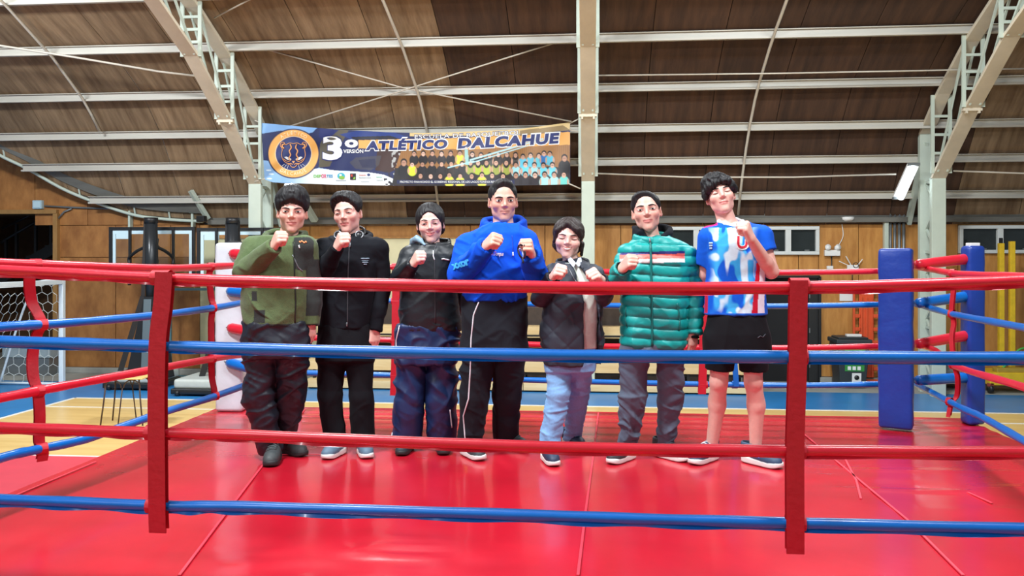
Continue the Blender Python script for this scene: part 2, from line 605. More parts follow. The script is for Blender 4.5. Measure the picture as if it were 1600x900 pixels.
for px0, py0, px1, py1, lab in ((20, 0, 160, 193, 'thin pale sag rod on the roof, left of the left truss'), (606, 0, 690, 346, 'thin pale sag rod on the roof, above and behind the banner'), (1222, 0, 1150, 345, 'thin pale sag rod on the dark roof, right of the centre post')):
    a, b = roof_hit(px0, py0), roof_hit(px1, py1)
    ys = np.linspace(a.y - 1.3, min(b.y, 17.1), 14)
    pts = []
    for y in ys:
        t = (y - a.y) / (b.y - a.y)
        pts.append(on_roof(a.x + (b.x - a.x) * t, y, 0.17))
    o = MB().tube(pts, 0.026, 6).build('sag_rod', M_ROD)
    tag(o, lab, 'rod', 'roof sag rods')
for pts, lab, r in (([(-60, 62, 13.4), (120, 90, 14.0), (250, 112, 14.3), (318, 120, 14.4)], 'pale cable slanting to the left truss below the purlins', 0.02),
                    ([(346, 57, 14.3), (625, 136, 15.2), (893, 190, 15.6)], 'thin brace cable falling from left truss to centre truss', 0.014),
                    ([(447, 199, 15.7), (640, 138, 15.2), (905, 55, 14.3)], 'thin brace cable rising from left truss to centre truss', 0.014),
                    ([(931, 271, 15.9), (1080, 277, 15.9), (1240, 277, 15.9), (1400, 272, 15.9)], 'slack pale cable strung from centre post to the lit tube lamp', 0.016),
                    ([(1490, 267, 15.8), (1600, 271, 15.8), (1680, 273, 15.8)], 'pale cable running from the right truss out of the picture', 0.016),
                    ([(925, 118, 14.9), (1200, 115, 14.9), (1460, 110, 14.9), (1660, 106, 14.9)], 'straight pale cable above the second purlin from the top, right side', 0.014),
                    ([(335, 28, 13.6), (385, 2, 13.2), (420, -16, 13.0)], 'short pale brace cable leaving the left truss upward', 0.014)):
    o = MB().tube([Wy(*p) for p in pts], r, 6).build('brace_cable', M_ROD)
    tag(o, lab, 'cable')

# ---- trusses
LOW = [(15.75, 0.0), (15.75, 3.95), (14.4, 5.0), (13.1, 5.85), (11.8, 6.42), (10.2, 6.92), (8.0, 7.3), (5.0, 7.5), (2.0, 7.4), (-1, 7.0)]
UPP = [(16.32, 0.0), (16.32, 4.84), (15.5, 5.47), (14.4, 6.12), (13.15, 6.66), (11.7, 7.14), (9.6, 7.65), (7.2, 7.95), (4.5, 8.08), (1.8, 7.95), (-1, 7.5)]


def chord_z(ch, y):
    for (a, b) in zip(ch[1:], ch[2:]):
        if b[0] <= y <= a[0]: return a[1] + (b[1] - a[1]) * (y - a[0]) / (b[0] - a[0])
    return ch[1][1]


for X, lab in zip(TX, ('pale steel lattice truss curving up from the left, banner tied to it', 'pale steel truss seen edge on above the woman with white sweater', 'pale steel lattice truss at right beside the lit tube lamp')):
    t = thing('roof_truss', lab, 'truss', (X, 15.75, 0), group='roof trusses')
    o0 = Vector((X, 15.75, 0))

    def Q(dx, y, z): return Vector((dx, y - 15.75, z))
    cw = 0.25
    m = MB()
    for a, b in zip(LOW[1:], LOW[2:]):
        m.bar(Q(0, *a), Q(0, *b), cw, 0.05, up=(0, -1, 0.01) if False else (1, 0, 0)) if False else m.bar(Q(0, *a), Q(0, *b), 0.06, cw, up=(1, 0, 0))
    m.build('lower_chord', M_STEEL, t, bevel=0.006, seg=1)
    m = MB()
    for a, b in zip(UPP[1:], UPP[2:]):
        m.bar(Q(0, *a), Q(0, *b), 0.07, cw * 0.95, up=(1, 0, 0))
    m.build('upper_chord', M_STEEL, t, bevel=0.006, seg=1)
    MB().box(Q(0, 15.75, 1.98), (cw, 0.11, 3.98)).build('inner_column', M_STEELW, t, bevel=0.008, seg=1)
    MB().box(Q(0, 16.32, 2.43), (cw * 0.9, 0.12, 4.86)).build('outer_column', M_STEELW, t, bevel=0.008, seg=1)
    ys = [15.6, 14.35, 13.1, 11.8, 10.4, 8.8]
    for y in ys:
        zl, zu = chord_z(LOW, y), chord_z(UPP, y)
        for sx in (-1, 1):
            MB().bar(Q(sx * 0.15, y, zl - 0.03), Q(sx * 0.15, y, zu + 0.05), 0.035, 0.06).build('web_upright', M_STEELW, t)
        for k in range(1, 4):
            zz = zl + (zu - zl) * k / 4.0
            MB().bar(Q(-0.15, y, zz), Q(0.15, y, zz), 0.03, 0.045).build('web_rung', M_STEELW, t)
    for ya, yb in zip(ys, ys[1:]):
        for sx in (-1, 1):
            MB().bar(Q(sx * 0.08, ya - 0.05, chord_z(LOW, ya)), Q(sx * 0.08, yb + 0.1, chord_z(UPP, yb) - 0.02), 0.03, 0.04).build('web_diagonal', M_STEELW, t)
    zz = np.linspace(0.1, 3.9, 10)
    for i, (a, b) in enumerate(zip(zz, zz[1:])):
        ya, yb = (15.8, 16.27) if i % 2 == 0 else (16.27, 15.8)
        MB().bar(Q(0.0, ya, a), Q(0.0, yb, b), 0.04, 0.035).build('column_lacing', M_STEELW, t)
    for z in (1.2, 2.6, 3.9):
        MB().bar(Q(0, 15.8, z), Q(0, 16.28, z + 0.03), 0.05, 0.05).build('column_batten', M_STEELW, t)
    MB().bar(Q(0, 16.3, 4.7), Q(0, 17.15, 3.2), 0.16, 0.07, up=(1, 0, 0)).build('eave_brace', M_STEELW, t)
    # splice plate with bolts at the knee of the lower chord
    MB().box(Q(0, 14.4, 4.97), (cw + 0.05, 0.09, 0.05)).box(Q(-0.1, 14.37, 4.93), (0.03, 0.05, 0.05)).box(Q(0.1, 14.37, 4.93), (0.03, 0.05, 0.05)).build('splice_plate', M_STEEL, t)

# the left end has one more eave brace and small studs
for px0, py0, px1, py1, lab in ((298, 298, 325, 342, 'short pale eave brace beside the dark speaker, left side'),):
    a, b = Wy(px0, py0, 16.8), Wy(px1, py1, 17.1)
    tag(MB().bar(a, b, 0.12, 0.08).build('eave_brace', M_STEELW), lab, 'brace')
for px, t0, b0, lab in ((204, 312, 356, 'pale painted wall stud above the left basketball backboard'), (302, 322, 358, 'pale painted wall stud below the small black loudspeaker')):
    a, b = Wy(px, t0, 17.18), Wy(px, b0, 17.18)
    m = MB().bar(a, b, 0.13, 0.05)
    m.box(Wy(px, t0 + 6, 17.12), (0.17, 0.06, 0.14))
    tag(m.build('wall_stud', M_STEELW, bevel=0.004, seg=1), lab, 'stud')

# lit tube lamps on the two outer trusses
M_LAMP = mat('lamp_diffuser', (235, 246, 255), 0.4, emit=9.0)


def tube_lamp(a, b, label):
    a, b = Vector(a), Vector(b)
    c = (a + b) / 2
    t = thing('tube_lamp', label, 'lamp', c)
    MB().bar(a - c, b - c, 0.20, 0.06, up=(0, -1, 0.2)).build('housing', M_WHITEPL, t, bevel=0.008)
    d = (b - a).normalized()
    off = Vector((0, -0.05, -0.03))
    MB().tube([a - c + off + d * 0.03, a - c + off + d * 0.06, b - c + off - d * 0.06, b - c + off - d * 0.03], 0.08, 12, rs=[0.055, 0.085, 0.085, 0.055], flat=0.6).build('diffuser', M_LAMP, t)
    for p in (a, b):
        MB().box(p - c + Vector((0, -0.02, 0)), (0.2, 0.09, 0.05)).build('end_cap', M_GREYMETAL, t, bevel=0.004)
    return t


tube_lamp(Wy(1427, 257, 15.75), Wy(1403, 310, 16.2), 'lit white tube lamp hung slanting on the right truss')
tube_lamp(Wy(447, 285, 16.0), Wy(470, 300, 16.4), 'lit lamp partly hidden behind the head of person in green fleece')
a, b = Wy(472, 312, 16.6), Wy(492, 345, 17.0)
tag(MB().bar(a, b, 0.14, 0.09).build('eave_brace', M_STEELW), 'pale eave brace between the heads of the two leftmost young men', 'brace')

# ---- windows and the black door in the far wall
for k, ((a, b, t, bt, n), (x0, x1, zt, zb)) in enumerate(zip(WIN, wx)):
    wn = thing('window_%d' % (k + 1), None, None, (x0, YW, zb), kind='structure')
    fr = 0.07
    m = MB()
    H, L = zt - zb, x1 - x0
    m.box((L / 2, -0.03, H - fr / 2), (L, 0.10, fr)).box((L / 2, -0.03, fr / 2), (L, 0.10, fr)).box((fr / 2, -0.03, H / 2), (fr, 0.10, H - 2 * fr)).box((L - fr / 2, -0.03, H / 2), (fr, 0.10, H - 2 * fr))
    m.build('window_frame', M_ALU, wn, bevel=0.006, seg=1)
    seg = L / n
    for i in range(n):
        if i: MB().box((i * seg, -0.035, H / 2), (0.11, 0.08, H - fr)).build('mullion', M_ALU, wn, bevel=0.005, seg=1)
        MB().box((i * seg + seg / 2, 0.01, H / 2), (seg - 0.1, 0.012, H - 2 * fr + 0.01)).build('pane', M_GLASSDARK, wn)
        MB().box((i * seg + seg * 0.6, -0.06, fr + 0.02), (0.09, 0.03, 0.02)).build('latch', M_GREYMETAL, wn)
dr = thing('door_2', None, None, (DX0, YW, 0), kind='structure')
L = DX1 - DX0
MB().box((L / 2, 0.14, DZ / 2), (L, 0.06, DZ)).build('door_leaf', M_DARK, dr)
MB().box((L - 0.1, 0.03, DZ / 2), (0.20, 0.05, DZ - 0.02)).build('door_leaf', mat('black_door_edge', (30, 32, 33), 0.5), dr, bevel=0.004)
MB().box((0.02, 0.0, DZ / 2), (0.05, 0.12, DZ)).box((L - 0.0, 0.0, DZ / 2), (0.05, 0.12, DZ)).box((L / 2, 0.0, DZ), (L, 0.12, 0.05)).build('door_frame', M_BLACKMETAL, dr)
for z in (0.35, 1.05, 1.75):
    MB().box((L - 0.19, -0.01, z), (0.02, 0.02, 0.1)).build('hinge', M_GREYMETAL, dr)
# ================================================================== THE RING
M_CANVAS = mat('red_vinyl_canvas', (192, 24, 44), 0.26, var=0.10, vscale=1.6, bump=0.07, bscale=5, coat=0.4, bdist=0.03)
M_RED = mat('red_vinyl', (212, 30, 52), 0.36, var=0.05, vscale=4, bump=0.12, bscale=22, coat=0.15)
M_BLUE = mat('blue_vinyl', (0, 104, 194), 0.36, var=0.05, vscale=4, bump=0.12, bscale=22, coat=0.15)
M_NAVYV = mat('deep_blue_vinyl', (16, 54, 142), 0.40, var=0.06, vscale=3, bump=0.35, bscale=9, coat=0.1, bdist=0.02)
M_WHITEV = mat('white_vinyl', (206, 213, 222), 0.4, var=0.04, vscale=3, bump=0.22, bscale=9, bdist=0.02)
M_SEAM = mat('canvas_seam', (222, 62, 80), 0.4, var=0.1)
M_STRAP = mat('red_webbing', (188, 20, 40), 0.55, var=0.06, vscale=6, bump=0.2, bscale=30)

ring = thing('ring_platform', 'red vinyl canvas of the boxing ring under everyone\'s feet', 'ring floor', (0, 4.6, 0))
RX0, RX1, RY0, RY1 = -3.2, 3.02, 2.3, 7.03
bm = bmesh.new()
nx, ny = 150, 120
rng = np.random.RandomState(3)


def vnoise(P, seed=0):
    """smooth value noise, P (n,3) -> 0..1"""
    P = np.asarray(P, dtype=np.float64)
    i = np.floor(P).astype(np.int64)
    f = P - i
    f = f * f * (3 - 2 * f)

    def h(a, b, c):
        n = (a * 374761393 + b * 668265263 + c * 2147483647 + seed * 974711) & 0xFFFFFFFF
        n = ((n ^ (n >> 13)) * 1274126177) & 0xFFFFFFFF
        n = n ^ (n >> 16)
        return (n & 0xFFFF) / 65535.0
    x, y, z = i[:, 0], i[:, 1], i[:, 2]
    u, v, ww = f[:, 0], f[:, 1], f[:, 2]
    c00 = h(x, y, z) * (1 - u) + h(x + 1, y, z) * u
    c10 = h(x, y + 1, z) * (1 - u) + h(x + 1, y + 1, z) * u
    c01 = h(x, y, z + 1) * (1 - u) + h(x + 1, y, z + 1) * u
    c11 = h(x, y + 1, z + 1) * (1 - u) + h(x + 1, y + 1, z + 1) * u
    return (c00 * (1 - v) + c10 * v) * (1 - ww) + (c01 * (1 - v) + c11 * v) * ww


def ridge(P, seed=0):
    return 1 - np.abs(2 * vnoise(P, seed) - 1)


gx = np.linspace(RX0, RX1, nx)
gy = np.linspace(RY0, RY1, ny)
GX, GY = np.meshgrid(gx, gy, indexing='ij')
P2 = np.stack([GX.ravel(), GY.ravel(), np.zeros(GX.size)], 1)
Z = CZ - 0.004 + 0.004 * (vnoise(P2 * [2.2, 2.2, 1], 5) - 0.5)
# long soft wrinkles towards the far edge and puckers near the front
far = np.clip((P2[:, 1] - 6.1) / 0.8, 0, 1)
Z += far * 0.006 * (np.sin(P2[:, 1] * 34 + 2 * vnoise(P2 * [0.7, 0.7, 1], 8)) * (vnoise(P2 * [0.6, 2, 1], 9)))
pk_ = np.exp(-((P2[:, 0] + 1.0) ** 2 / 0.25 + (P2[:, 1] - 3.55) ** 2 / 0.12))
Z += pk_ * 0.014 * ridge(P2 * [2.5, 8, 1], 11) ** 2
pk_ = np.exp(-((P2[:, 0] - 2.0) ** 2 / 0.5 + (P2[:, 1] - 5.0) ** 2 / 0.5))
Z += pk_ * 0.010 * ridge(P2 * [1.2, 6.5, 1], 12) ** 3
me = bpy.data.meshes.new('canvas')
V = np.stack([GX.ravel(), GY.ravel() - 4.6, Z], 1)
idx = np.arange(nx * ny).reshape(nx, ny)
q = np.stack([idx[:-1, :-1], idx[1:, :-1], idx[1:, 1:], idx[:-1, 1:]], -1).reshape(-1, 4)
me.from_pydata(V.tolist(), [], q.tolist())
me.polygons.foreach_set('use_smooth', [True] * len(q))
link('canvas', me, M_CANVAS, ring)
MB().box(((RX0 + RX1) / 2, (RY0 + RY1) / 2 - 4.6, CZ - 0.05), (RX1 - RX0 - 0.004, RY1 - RY0 - 0.004, 0.07)).build('deck', M_CANVAS, ring)
sk = MB()
for (xa, ya, xb, yb) in ((RX0, RY0, RX1, RY0), (RX0, RY1, RX1, RY1), (RX0, RY0, RX0, RY1), (RX1, RY0, RX1, RY1)):
    sk.box(((xa + xb) / 2, (ya + yb) / 2 - 4.6, 0.58), (max(abs(xb - xa), 0.03), max(abs(yb - ya), 0.03), 1.16))
sk.build('skirt', M_NAVYV, ring)


def seam(pts, wd=0.012):
    P = [Vector((p[0], p[1] - 4.6, CZ + 0.003)) for p in pts]
    m = MB()
    for a, b in zip(P, P[1:]): m.bar(a, b, wd, 0.005)
    m.build('seam', M_SEAM, ring)


def CP(px, py): return Wz(px, py, CZ)


for pl in ([(935, 645), (926, 720), (915, 800), (903, 900)], [(1243, 668), (1420, 815), (1505, 900)], [(1320, 717), (1338, 752), (1345, 780)],
           [(476, 640), (405, 735), (340, 820), (280, 900)], [(150, 722), (60, 760), (0, 785)], [(1512, 770), (1550, 787)], [(430, 711), (500, 711)]):
    seam([CP(*p) for p in pl])

# ---- ropes
ROPE_COL = [M_RED, M_BLUE, M_RED, M_BLUE]
ROPE_WORD = ['top red', 'upper blue', 'lower red', 'bottom blue']


def rope(keys, r, m, label, group, flap=None, seed=0):
    keys = [Vector(k) for k in keys]
    c = keys[len(keys) // 2].copy()
    pts = interp_pts([k - c for k in keys], 14)
    rr = random.Random(seed)
    ph = rr.uniform(0, 9)
    rs = [r * (1 + 0.035 * math.sin(i * 0.9 + ph) + 0.03 * math.sin(i * 0.37)) for i in range(len(pts))]
    o = MB().tube(pts, r, 14, rs=rs).build('ring_rope', m)
    o.location = c
    tag(o, label, 'rope', group)
    if flap:
        a, b = [], []
        n = len(pts) * 3
        for i in range(n):
            t = i / (n - 1) * (len(pts) - 1)
            k = min(int(t), len(pts) - 2)
            p = pts[k].lerp(pts[k + 1], t - k)
            wv = 0.5 + 0.5 * math.sin(i * 0.22 + ph) * math.sin(i * 0.091 + 1.3)
            a.append(p + Vector((0, -0.006, -r * 0.8)))
            b.append(p + Vector((0, -0.012 + 0.008 * math.sin(i * 0.3), -r - flap * (0.45 + 0.55 * wv))))
        m2 = MB()
        m2.strip(a, b)
        m2.strip([p + Vector((0, 0.004, 0)) for p in a], [p + Vector((0, 0.003, 0)) for p in b])
        m2.build('sleeve_flap', m, o)
    return o


NR = [[(-220, 416), (0, 422), (230, 433), (400, 439), (800, 447), (1150, 449), (1400, 445), (1600, 438), (1900, 425)],
      [(-220, 524), (0, 533), (230, 540), (400, 545), (800, 554), (1150, 557), (1600, 559), (1900, 558)],
      [(-220, 658), (0, 667), (230, 675), (400, 680), (800, 696), (1150, 703), (1600, 706), (1900, 706)],
      [(-220, 774), (0, 780), (250, 790), (400, 792), (800, 804), (1150, 815), (1600, 826), (1900, 832)]]
NEAR_Y = 3.15
near_ropes = []
for i, k in enumerate(NR):
    near_ropes.append(rope([Wy(p[0], p[1], NEAR_Y) for p in k], (0.0205, 0.0235, 0.021, 0.0215)[i], ROPE_COL[i], '%s rope of the near side, crossing in front of the people' % ROPE_WORD[i], 'near side ropes', flap=(0.010, 0.003, 0.008, 0.010)[i], seed=i))
HT = [1.20, 0.94, 0.60, 0.30]
FR = [[(455, 415), (600, 417), (900, 424), (1200, 426), (1370, 424), (1385, 424)], [(455, 466), (600, 470), (900, 477), (1200, 478.5), (1370, 476), (1385, 476)],
      [(455, 527), (600, 531), (900, 540), (1200, 543.5), (1370, 541), (1385, 541)], [(455, 582), (600, 586), (900, 596), (1200, 602), (1370, 600.5), (1385, 600)]]
for i, k in enumerate(FR):
    rope([Wy(p[0], p[1], 6.78) for p in k], 0.023, ROPE_COL[i], '%s rope of the far side, behind the people' % ROPE_WORD[i], 'far side ropes', seed=10 + i)
LR = [[(-200, 404), (0, 411), (140, 416), (260, 419), (345, 416), (420, 412)], [(-200, 530), (0, 511), (100, 505), (240, 493), (335, 481), (385, 472), (430, 466)],
      [(-200, 662), (0, 622), (100, 603), (230, 579), (335, 560), (425, 548)], [(-200, 778), (0, 716), (60, 702), (140, 684), (250, 646), (330, 621), (430, 585)]]
left_keys = []
for i, k in enumerate(LR):
    pts = []
    for (px, py) in k:
        xx = {-200: -2.96, 0: -2.93}.get(px, None)
        if xx is None:
            # the plan line of the left ropes
            tt = min(max((px - 0) / 430.0, 0), 1)
            xx = -2.93 + 0.30 * tt
        pts.append(Wx(px, py, xx))
    left_keys.append(pts)
    rope(pts, 0.0245, ROPE_COL[i], '%s rope of the left side, running away to the white corner' % ROPE_WORD[i], 'left side ropes', seed=20 + i)
RR = [[(1425, 416), (1460, 422), (1500, 428), (1600, 432), (1760, 433)], [(1425, 473), (1490, 491), (1600, 512), (1760, 545)],
      [(1425, 536), (1460, 547), (1493, 572), (1600, 605), (1760, 660)], [(1425, 597), (1500, 636), (1535, 652), (1600, 689), (1760, 780)]]
right_keys = []
for i, k in enumerate(RR):
    pts = []
    for (px, py) in k:
        tt = (px - 1425) / 175.0
        pts.append(Wx(px, py, 2.62 - 0.24 * min(tt, 1.5)))
    right_keys.append(pts)
    rope(pts, 0.0225, ROPE_COL[i], '%s rope of the right side, running from the blue corner' % ROPE_WORD[i], 'right side ropes', seed=30 + i)


# ---- spacer straps woven through the ropes
def strap(keys, wd, label, group, facing=(0, -1, 0), loops=(), rr=0.027, parts=True):
    """two webbing bands hanging side by side, held round each rope"""
    K = [Vector(k) for k in keys]
    c = K[0].copy()
    pts = interp_pts([k - c for k in K], 8)
    f = Vector(facing).normalized()
    side = Vector((0, 0, 1)).cross(f).normalized()
    t = thing('spacer_strap', label, 'strap', c, group=group)
    for off, dz in ((0.0, 0.0), (0.022 if wd > 0.05 else 0.016, 0.012)):
        m = MB()
        A_, B_ = [], []
        for i, p in enumerate(pts):
            last = (i / (len(pts) - 1)) ** 6 * dz
            q_ = p - f * (off + 0.0) + Vector((0, 0, last))
            A_.append(q_ + side * wd / 2)
            B_.append(q_ - side * wd / 2)
        m.strip(A_, B_)
        m.strip([p - f * 0.004 for p in A_], [p - f * 0.004 for p in B_])
        m.build('band', M_STRAP, t)
    for lp in loops:
        lp = Vector(lp) - c
        m = MB()
        n = 14
        rim = [lp + f * (math.cos(2 * PI * k / n) * (rr + 0.004)) + Vector((0, 0, math.sin(2 * PI * k / n) * (rr + 0.004))) for k in range(n + 1)]
        m.strip([p + side * wd * 0.52 for p in rim], [p - side * wd * 0.52 for p in rim])
        m.build('loop', M_STRAP, t)
    return t


SY = NEAR_Y - 0.034
strap([Wy(255, 425, SY), Wy(255, 440, SY), Wy(252, 480, SY), Wy(246, 530, SY), Wy(244, 600, SY), Wy(244, 680, SY), Wy(245, 800, SY), Wy(246, 833, SY)], 0.070,
      'wide red strap tying the near ropes together, left one, beside the green fleece person', 'near side straps', loops=[Wy(253, 434, NEAR_Y), Wy(243.5, 676, NEAR_Y), Wy(245, 790, NEAR_Y)])
strap([Wy(1249, 438, SY), Wy(1248, 470, SY), Wy(1247, 560, SY), Wy(1246, 600, SY), Wy(1243, 700, SY), Wy(1243, 820, SY), Wy(1243, 866, SY)], 0.064,
      'wide red strap tying the near ropes together, right one, beside person in shorts', 'near side straps', loops=[Wy(1248, 447, NEAR_Y), Wy(1246, 557, NEAR_Y), Wy(1243, 704, NEAR_Y), Wy(1243, 816, NEAR_Y)])


def fit(keys, px):
    """point of a side rope at a pixel column"""
    best = None
    pts = interp_pts(keys, 30)
    for p in pts:
        xc, d = p.x * CS + p.y * SN, -p.x * SN + p.y * CS
        if d < 0.1: continue
        e = abs(800 + F * xc / d - px)
        if best is None or e < best[0]: best = (e, p)
    return best[1]


def at_depth(px, py, ref):
    d = -ref.x * SN + ref.y * CS
    return W(px, py, d)


def side_strap(keys4, cols, path, wd, label, face):
    ref = [fit(keys4[i], cols[i]) for i in range(4)]
    pts = []
    for (px, py) in path:
        j = min(range(4), key=lambda k: abs(W(px, py, 5).z - W(px, [0, 0, 0, 0][k], 5).z) if False else abs(py - ref_py(ref[k])))
        pts.append(at_depth(px, py, ref[j]))
    return strap(pts, wd, label, 'side straps', facing=face, loops=ref, rr=0.026)


def ref_py(p):
    d = -p.x * SN + p.y * CS
    return 400 - F * (p.z - CH) / d


side_strap(left_keys, [55, 66, 60, 64], [(53, 415), (47, 436), (50, 470), (63, 497), (64, 512), (58, 525), (52, 555), (53, 590), (60, 612), (63, 650), (62, 690), (68, 706), (66, 721)], 0.052,
           'red strap on the left ropes in front of the goal net', (0.75, -0.66, 0))
side_strap(left_keys, [330, 333, 331, 336], [(331, 413), (328, 432), (331, 465), (334, 478), (331, 500), (331, 540), (331, 560), (332, 590), (336, 612), (335, 626)], 0.040,
           'red strap on the left ropes beside the white corner post', (0.75, -0.66, 0))
side_strap(right_keys, [1489, 1487, 1490, 1484], [(1489, 428), (1489, 450), (1486, 485), (1489, 505), (1486, 530), (1490, 570), (1495, 590), (1494, 618), (1485, 632), (1481, 652)], 0.030,
           'narrow red strap hanging on the right ropes beside the blue corner', (-0.8, -0.6, 0))
for px, top, bot, lab in ((617, 440, 618, 'red strap on the far ropes between girl in black and boy in black'), (1099, 520, 616, 'red strap on the far ropes between teal jacket person and person in shorts')):
    strap([Wy(px + 2, 418, 6.75), Wy(px + 1, 480, 6.75), Wy(px, 560, 6.75), Wy(px - 2, bot, 6.75)], 0.062, lab, 'far side straps',
          loops=[Wy(px + 2, {617: 417, 1099: 425}[px], 6.78), Wy(px + 1, {617: 470.5, 1099: 478}[px], 6.78), Wy(px, {617: 531.5, 1099: 543}[px], 6.78), Wy(px, {617: 586.5, 1099: 601}[px], 6.78)])
o = strap([Wy(1147, 478, 6.74), Wy(1147, 540, 6.74), Wy(1150, 590, 6.74), Wy(1151, 604, 6.74)], 0.04, 'blue strap hanging on the far ropes between the bare legs', 'far side straps', loops=[Wy(1148, 601, 6.78)])
for ch in o.children: ch.data.materials[0] = M_BLUE


# ---- corners: post, cushion and the four turnbuckle covers
def soft_box(w_, d_, h_, bev=0.03, seg=3, lumps=0.006, seed=0):
    bm = bmesh.new()
    bmesh.ops.create_cube(bm, size=1)
    for v in bm.verts: v.co = Vector((v.co.x * w_, v.co.y * d_, v.co.z * h_ + h_ / 2))
    bmesh.ops.bevel(bm, geom=bm.edges[:], offset=bev, segments=seg, profile=0.5, affect='EDGES')
    es = [e for e in bm.edges if abs(e.verts[0].co.z - e.verts[1].co.z) > h_ * 0.5]
    bmesh.ops.subdivide_edges(bm, edges=es, cuts=26)
    P = np.array([v.co[:] for v in bm.verts])
    n1 = vnoise(P * [9, 9, 7] + seed * 7.3, seed) - 0.5
    n2 = ridge(P * [5, 5, 12] + seed * 3.1, seed + 1) ** 3
    bm.normal_update()
    for v, a, b in zip(bm.verts, n1, n2):
        v.co += v.normal * (lumps * a * 1.6 + lumps * 0.7 * (b - 0.3))
    me = bpy.data.meshes.new('pad')
    bm.to_mesh(me)
    bm.free()
    me.polygons.foreach_set('use_smooth', [True] * len(me.polygons))
    return me


rp = CP(1520, 662)
post = thing('corner_post', 'padded blue corner post at the right, red and blue covers on its turnbuckles', 'ring post', rp, YAW)
link('post_padding', soft_box(0.136, 0.136, 1.39, 0.028, 3, 0.005, 3), M_NAVYV, post)
MB().box((0.0, 0, 1.40), (0.075, 0.075, 0.025)).build('post_cap', M_WHITEPL, post, bevel=0.004)


def turnbuckle(parent, a, b, r0, r1, m, loc, rz):
    Rm = Matrix.Rotation(-rz, 3, 'Z')
    pa, pb = Rm @ (Vector(a) - Vector(loc)), Rm @ (Vector(b) - Vector(loc))
    d = pb - pa
    pts = [pa, pa + d * 0.06, pa + d * 0.35, pa + d * 0.7, pa + d * 0.93, pb]
    rs = [r0 * 0.7, r0, (r0 * 2 + r1) / 3, (r0 + 2 * r1) / 3, r1, r1 * 0.75]
    MB().tube(pts, r0, 14, rs=rs).build('turnbuckle_cover', m, parent)
    MB().tube([pb - d * 0.02, pb + d * 0.16], 0.014, 8).build('turnbuckle_bolt', M_GREYMETAL, parent)


cush_d = 6.30
cp = W(1400, 672, cush_d)
cp.z = CZ + 0.012
for (pl, pr, m) in (((1430, 414), (1512, 404.5), M_RED), ((1431, 474.5), (1512, 463), M_BLUE), ((1431, 538), (1512, 524), M_RED), ((1431, 594.5), (1512, 590), M_BLUE)):
    turnbuckle(post, W(pl[0], pl[1], 6.36), W(pr[0], pr[1], 6.5), 0.040, 0.042, m, rp, YAW)
cz = CZ + 0.012
cu = thing('corner_cushion', 'tall blue corner cushion standing inside the right ring corner', 'cushion', cp, YAW)
me = soft_box(0.235, 0.16, 1.355, 0.022, 3, 0.006, 5)
me.transform(Matrix.Rotation(math.radians(-30), 4, 'Z'))
link('cushion_pad', me, M_NAVYV, cu)

lp = CP(363, 640)
post2 = thing('corner_post', 'padded white corner post at the left behind the ropes', 'ring post', lp, YAW)
link('post_padding', soft_box(0.235, 0.20, 1.42, 0.03, 4, 0.005, 8), M_WHITEV, post2)
MB().box((0.02, 0, 1.425), (0.10, 0.09, 0.02)).build('post_cap', M_BLACKMETAL, post2, bevel=0.004)
for (pl, pr, m) in (((425, 401), (361, 396), M_RED), ((425, 462), (357, 455), M_BLUE), ((425, 523), (358, 512), M_RED), ((425, 585), (356, 566), M_BLUE)):
    turnbuckle(post2, W(pl[0], pl[1], 6.86), W(pr[0], pr[1], 7.0), 0.04, 0.042, m, lp, YAW)
cp2 = W(444, 648, 6.85)
cp2.z = CZ + 0.012
cu2 = thing('corner_cushion', 'white corner cushion mostly hidden behind the person in green fleece', 'cushion', cp2, YAW)
me = soft_box(0.25, 0.16, 1.30, 0.022, 3, 0.006, 9)
me.transform(Matrix.Rotation(math.radians(30), 4, 'Z'))
link('cushion_pad', me, M_WHITEV, cu2)

for loc_, ends, lab in ((Vector((-3.17, 2.93, CZ)), left_keys, 'padded blue corner post at the near left corner, past the left edge'), (Vector((2.52, 2.86, CZ)), right_keys, 'padded blue corner post at the near right corner, past the right edge')):
    pn = thing('corner_post', lab, 'ring post', loc_, YAW)
    link('post_padding', soft_box(0.15, 0.15, 1.39, 0.028, 3, 0.005, 13), M_NAVYV, pn)
    MB().box((0, 0, 1.40), (0.075, 0.075, 0.025)).build('post_cap', M_WHITEPL, pn, bevel=0.004)
    for i in range(4):
        e = near_ropes[i]
        sgn = -1 if loc_.x < 0 else 1
        k0 = ends[i][0] if sgn < 0 else ends[i][-1]
        end = Vector((sgn * (2.97 if sgn < 0 else 2.32), NEAR_Y - 0.03, Wy(-220 if sgn < 0 else 1900, NR[i][0][1] if sgn < 0 else NR[i][-1][1], NEAR_Y).z))
        turnbuckle(pn, end, Vector((loc_.x, loc_.y, end.z)) - (Vector((loc_.x, loc_.y, end.z)) - end).normalized() * 0.06, 0.036, 0.038, ROPE_COL[i], loc_, YAW)

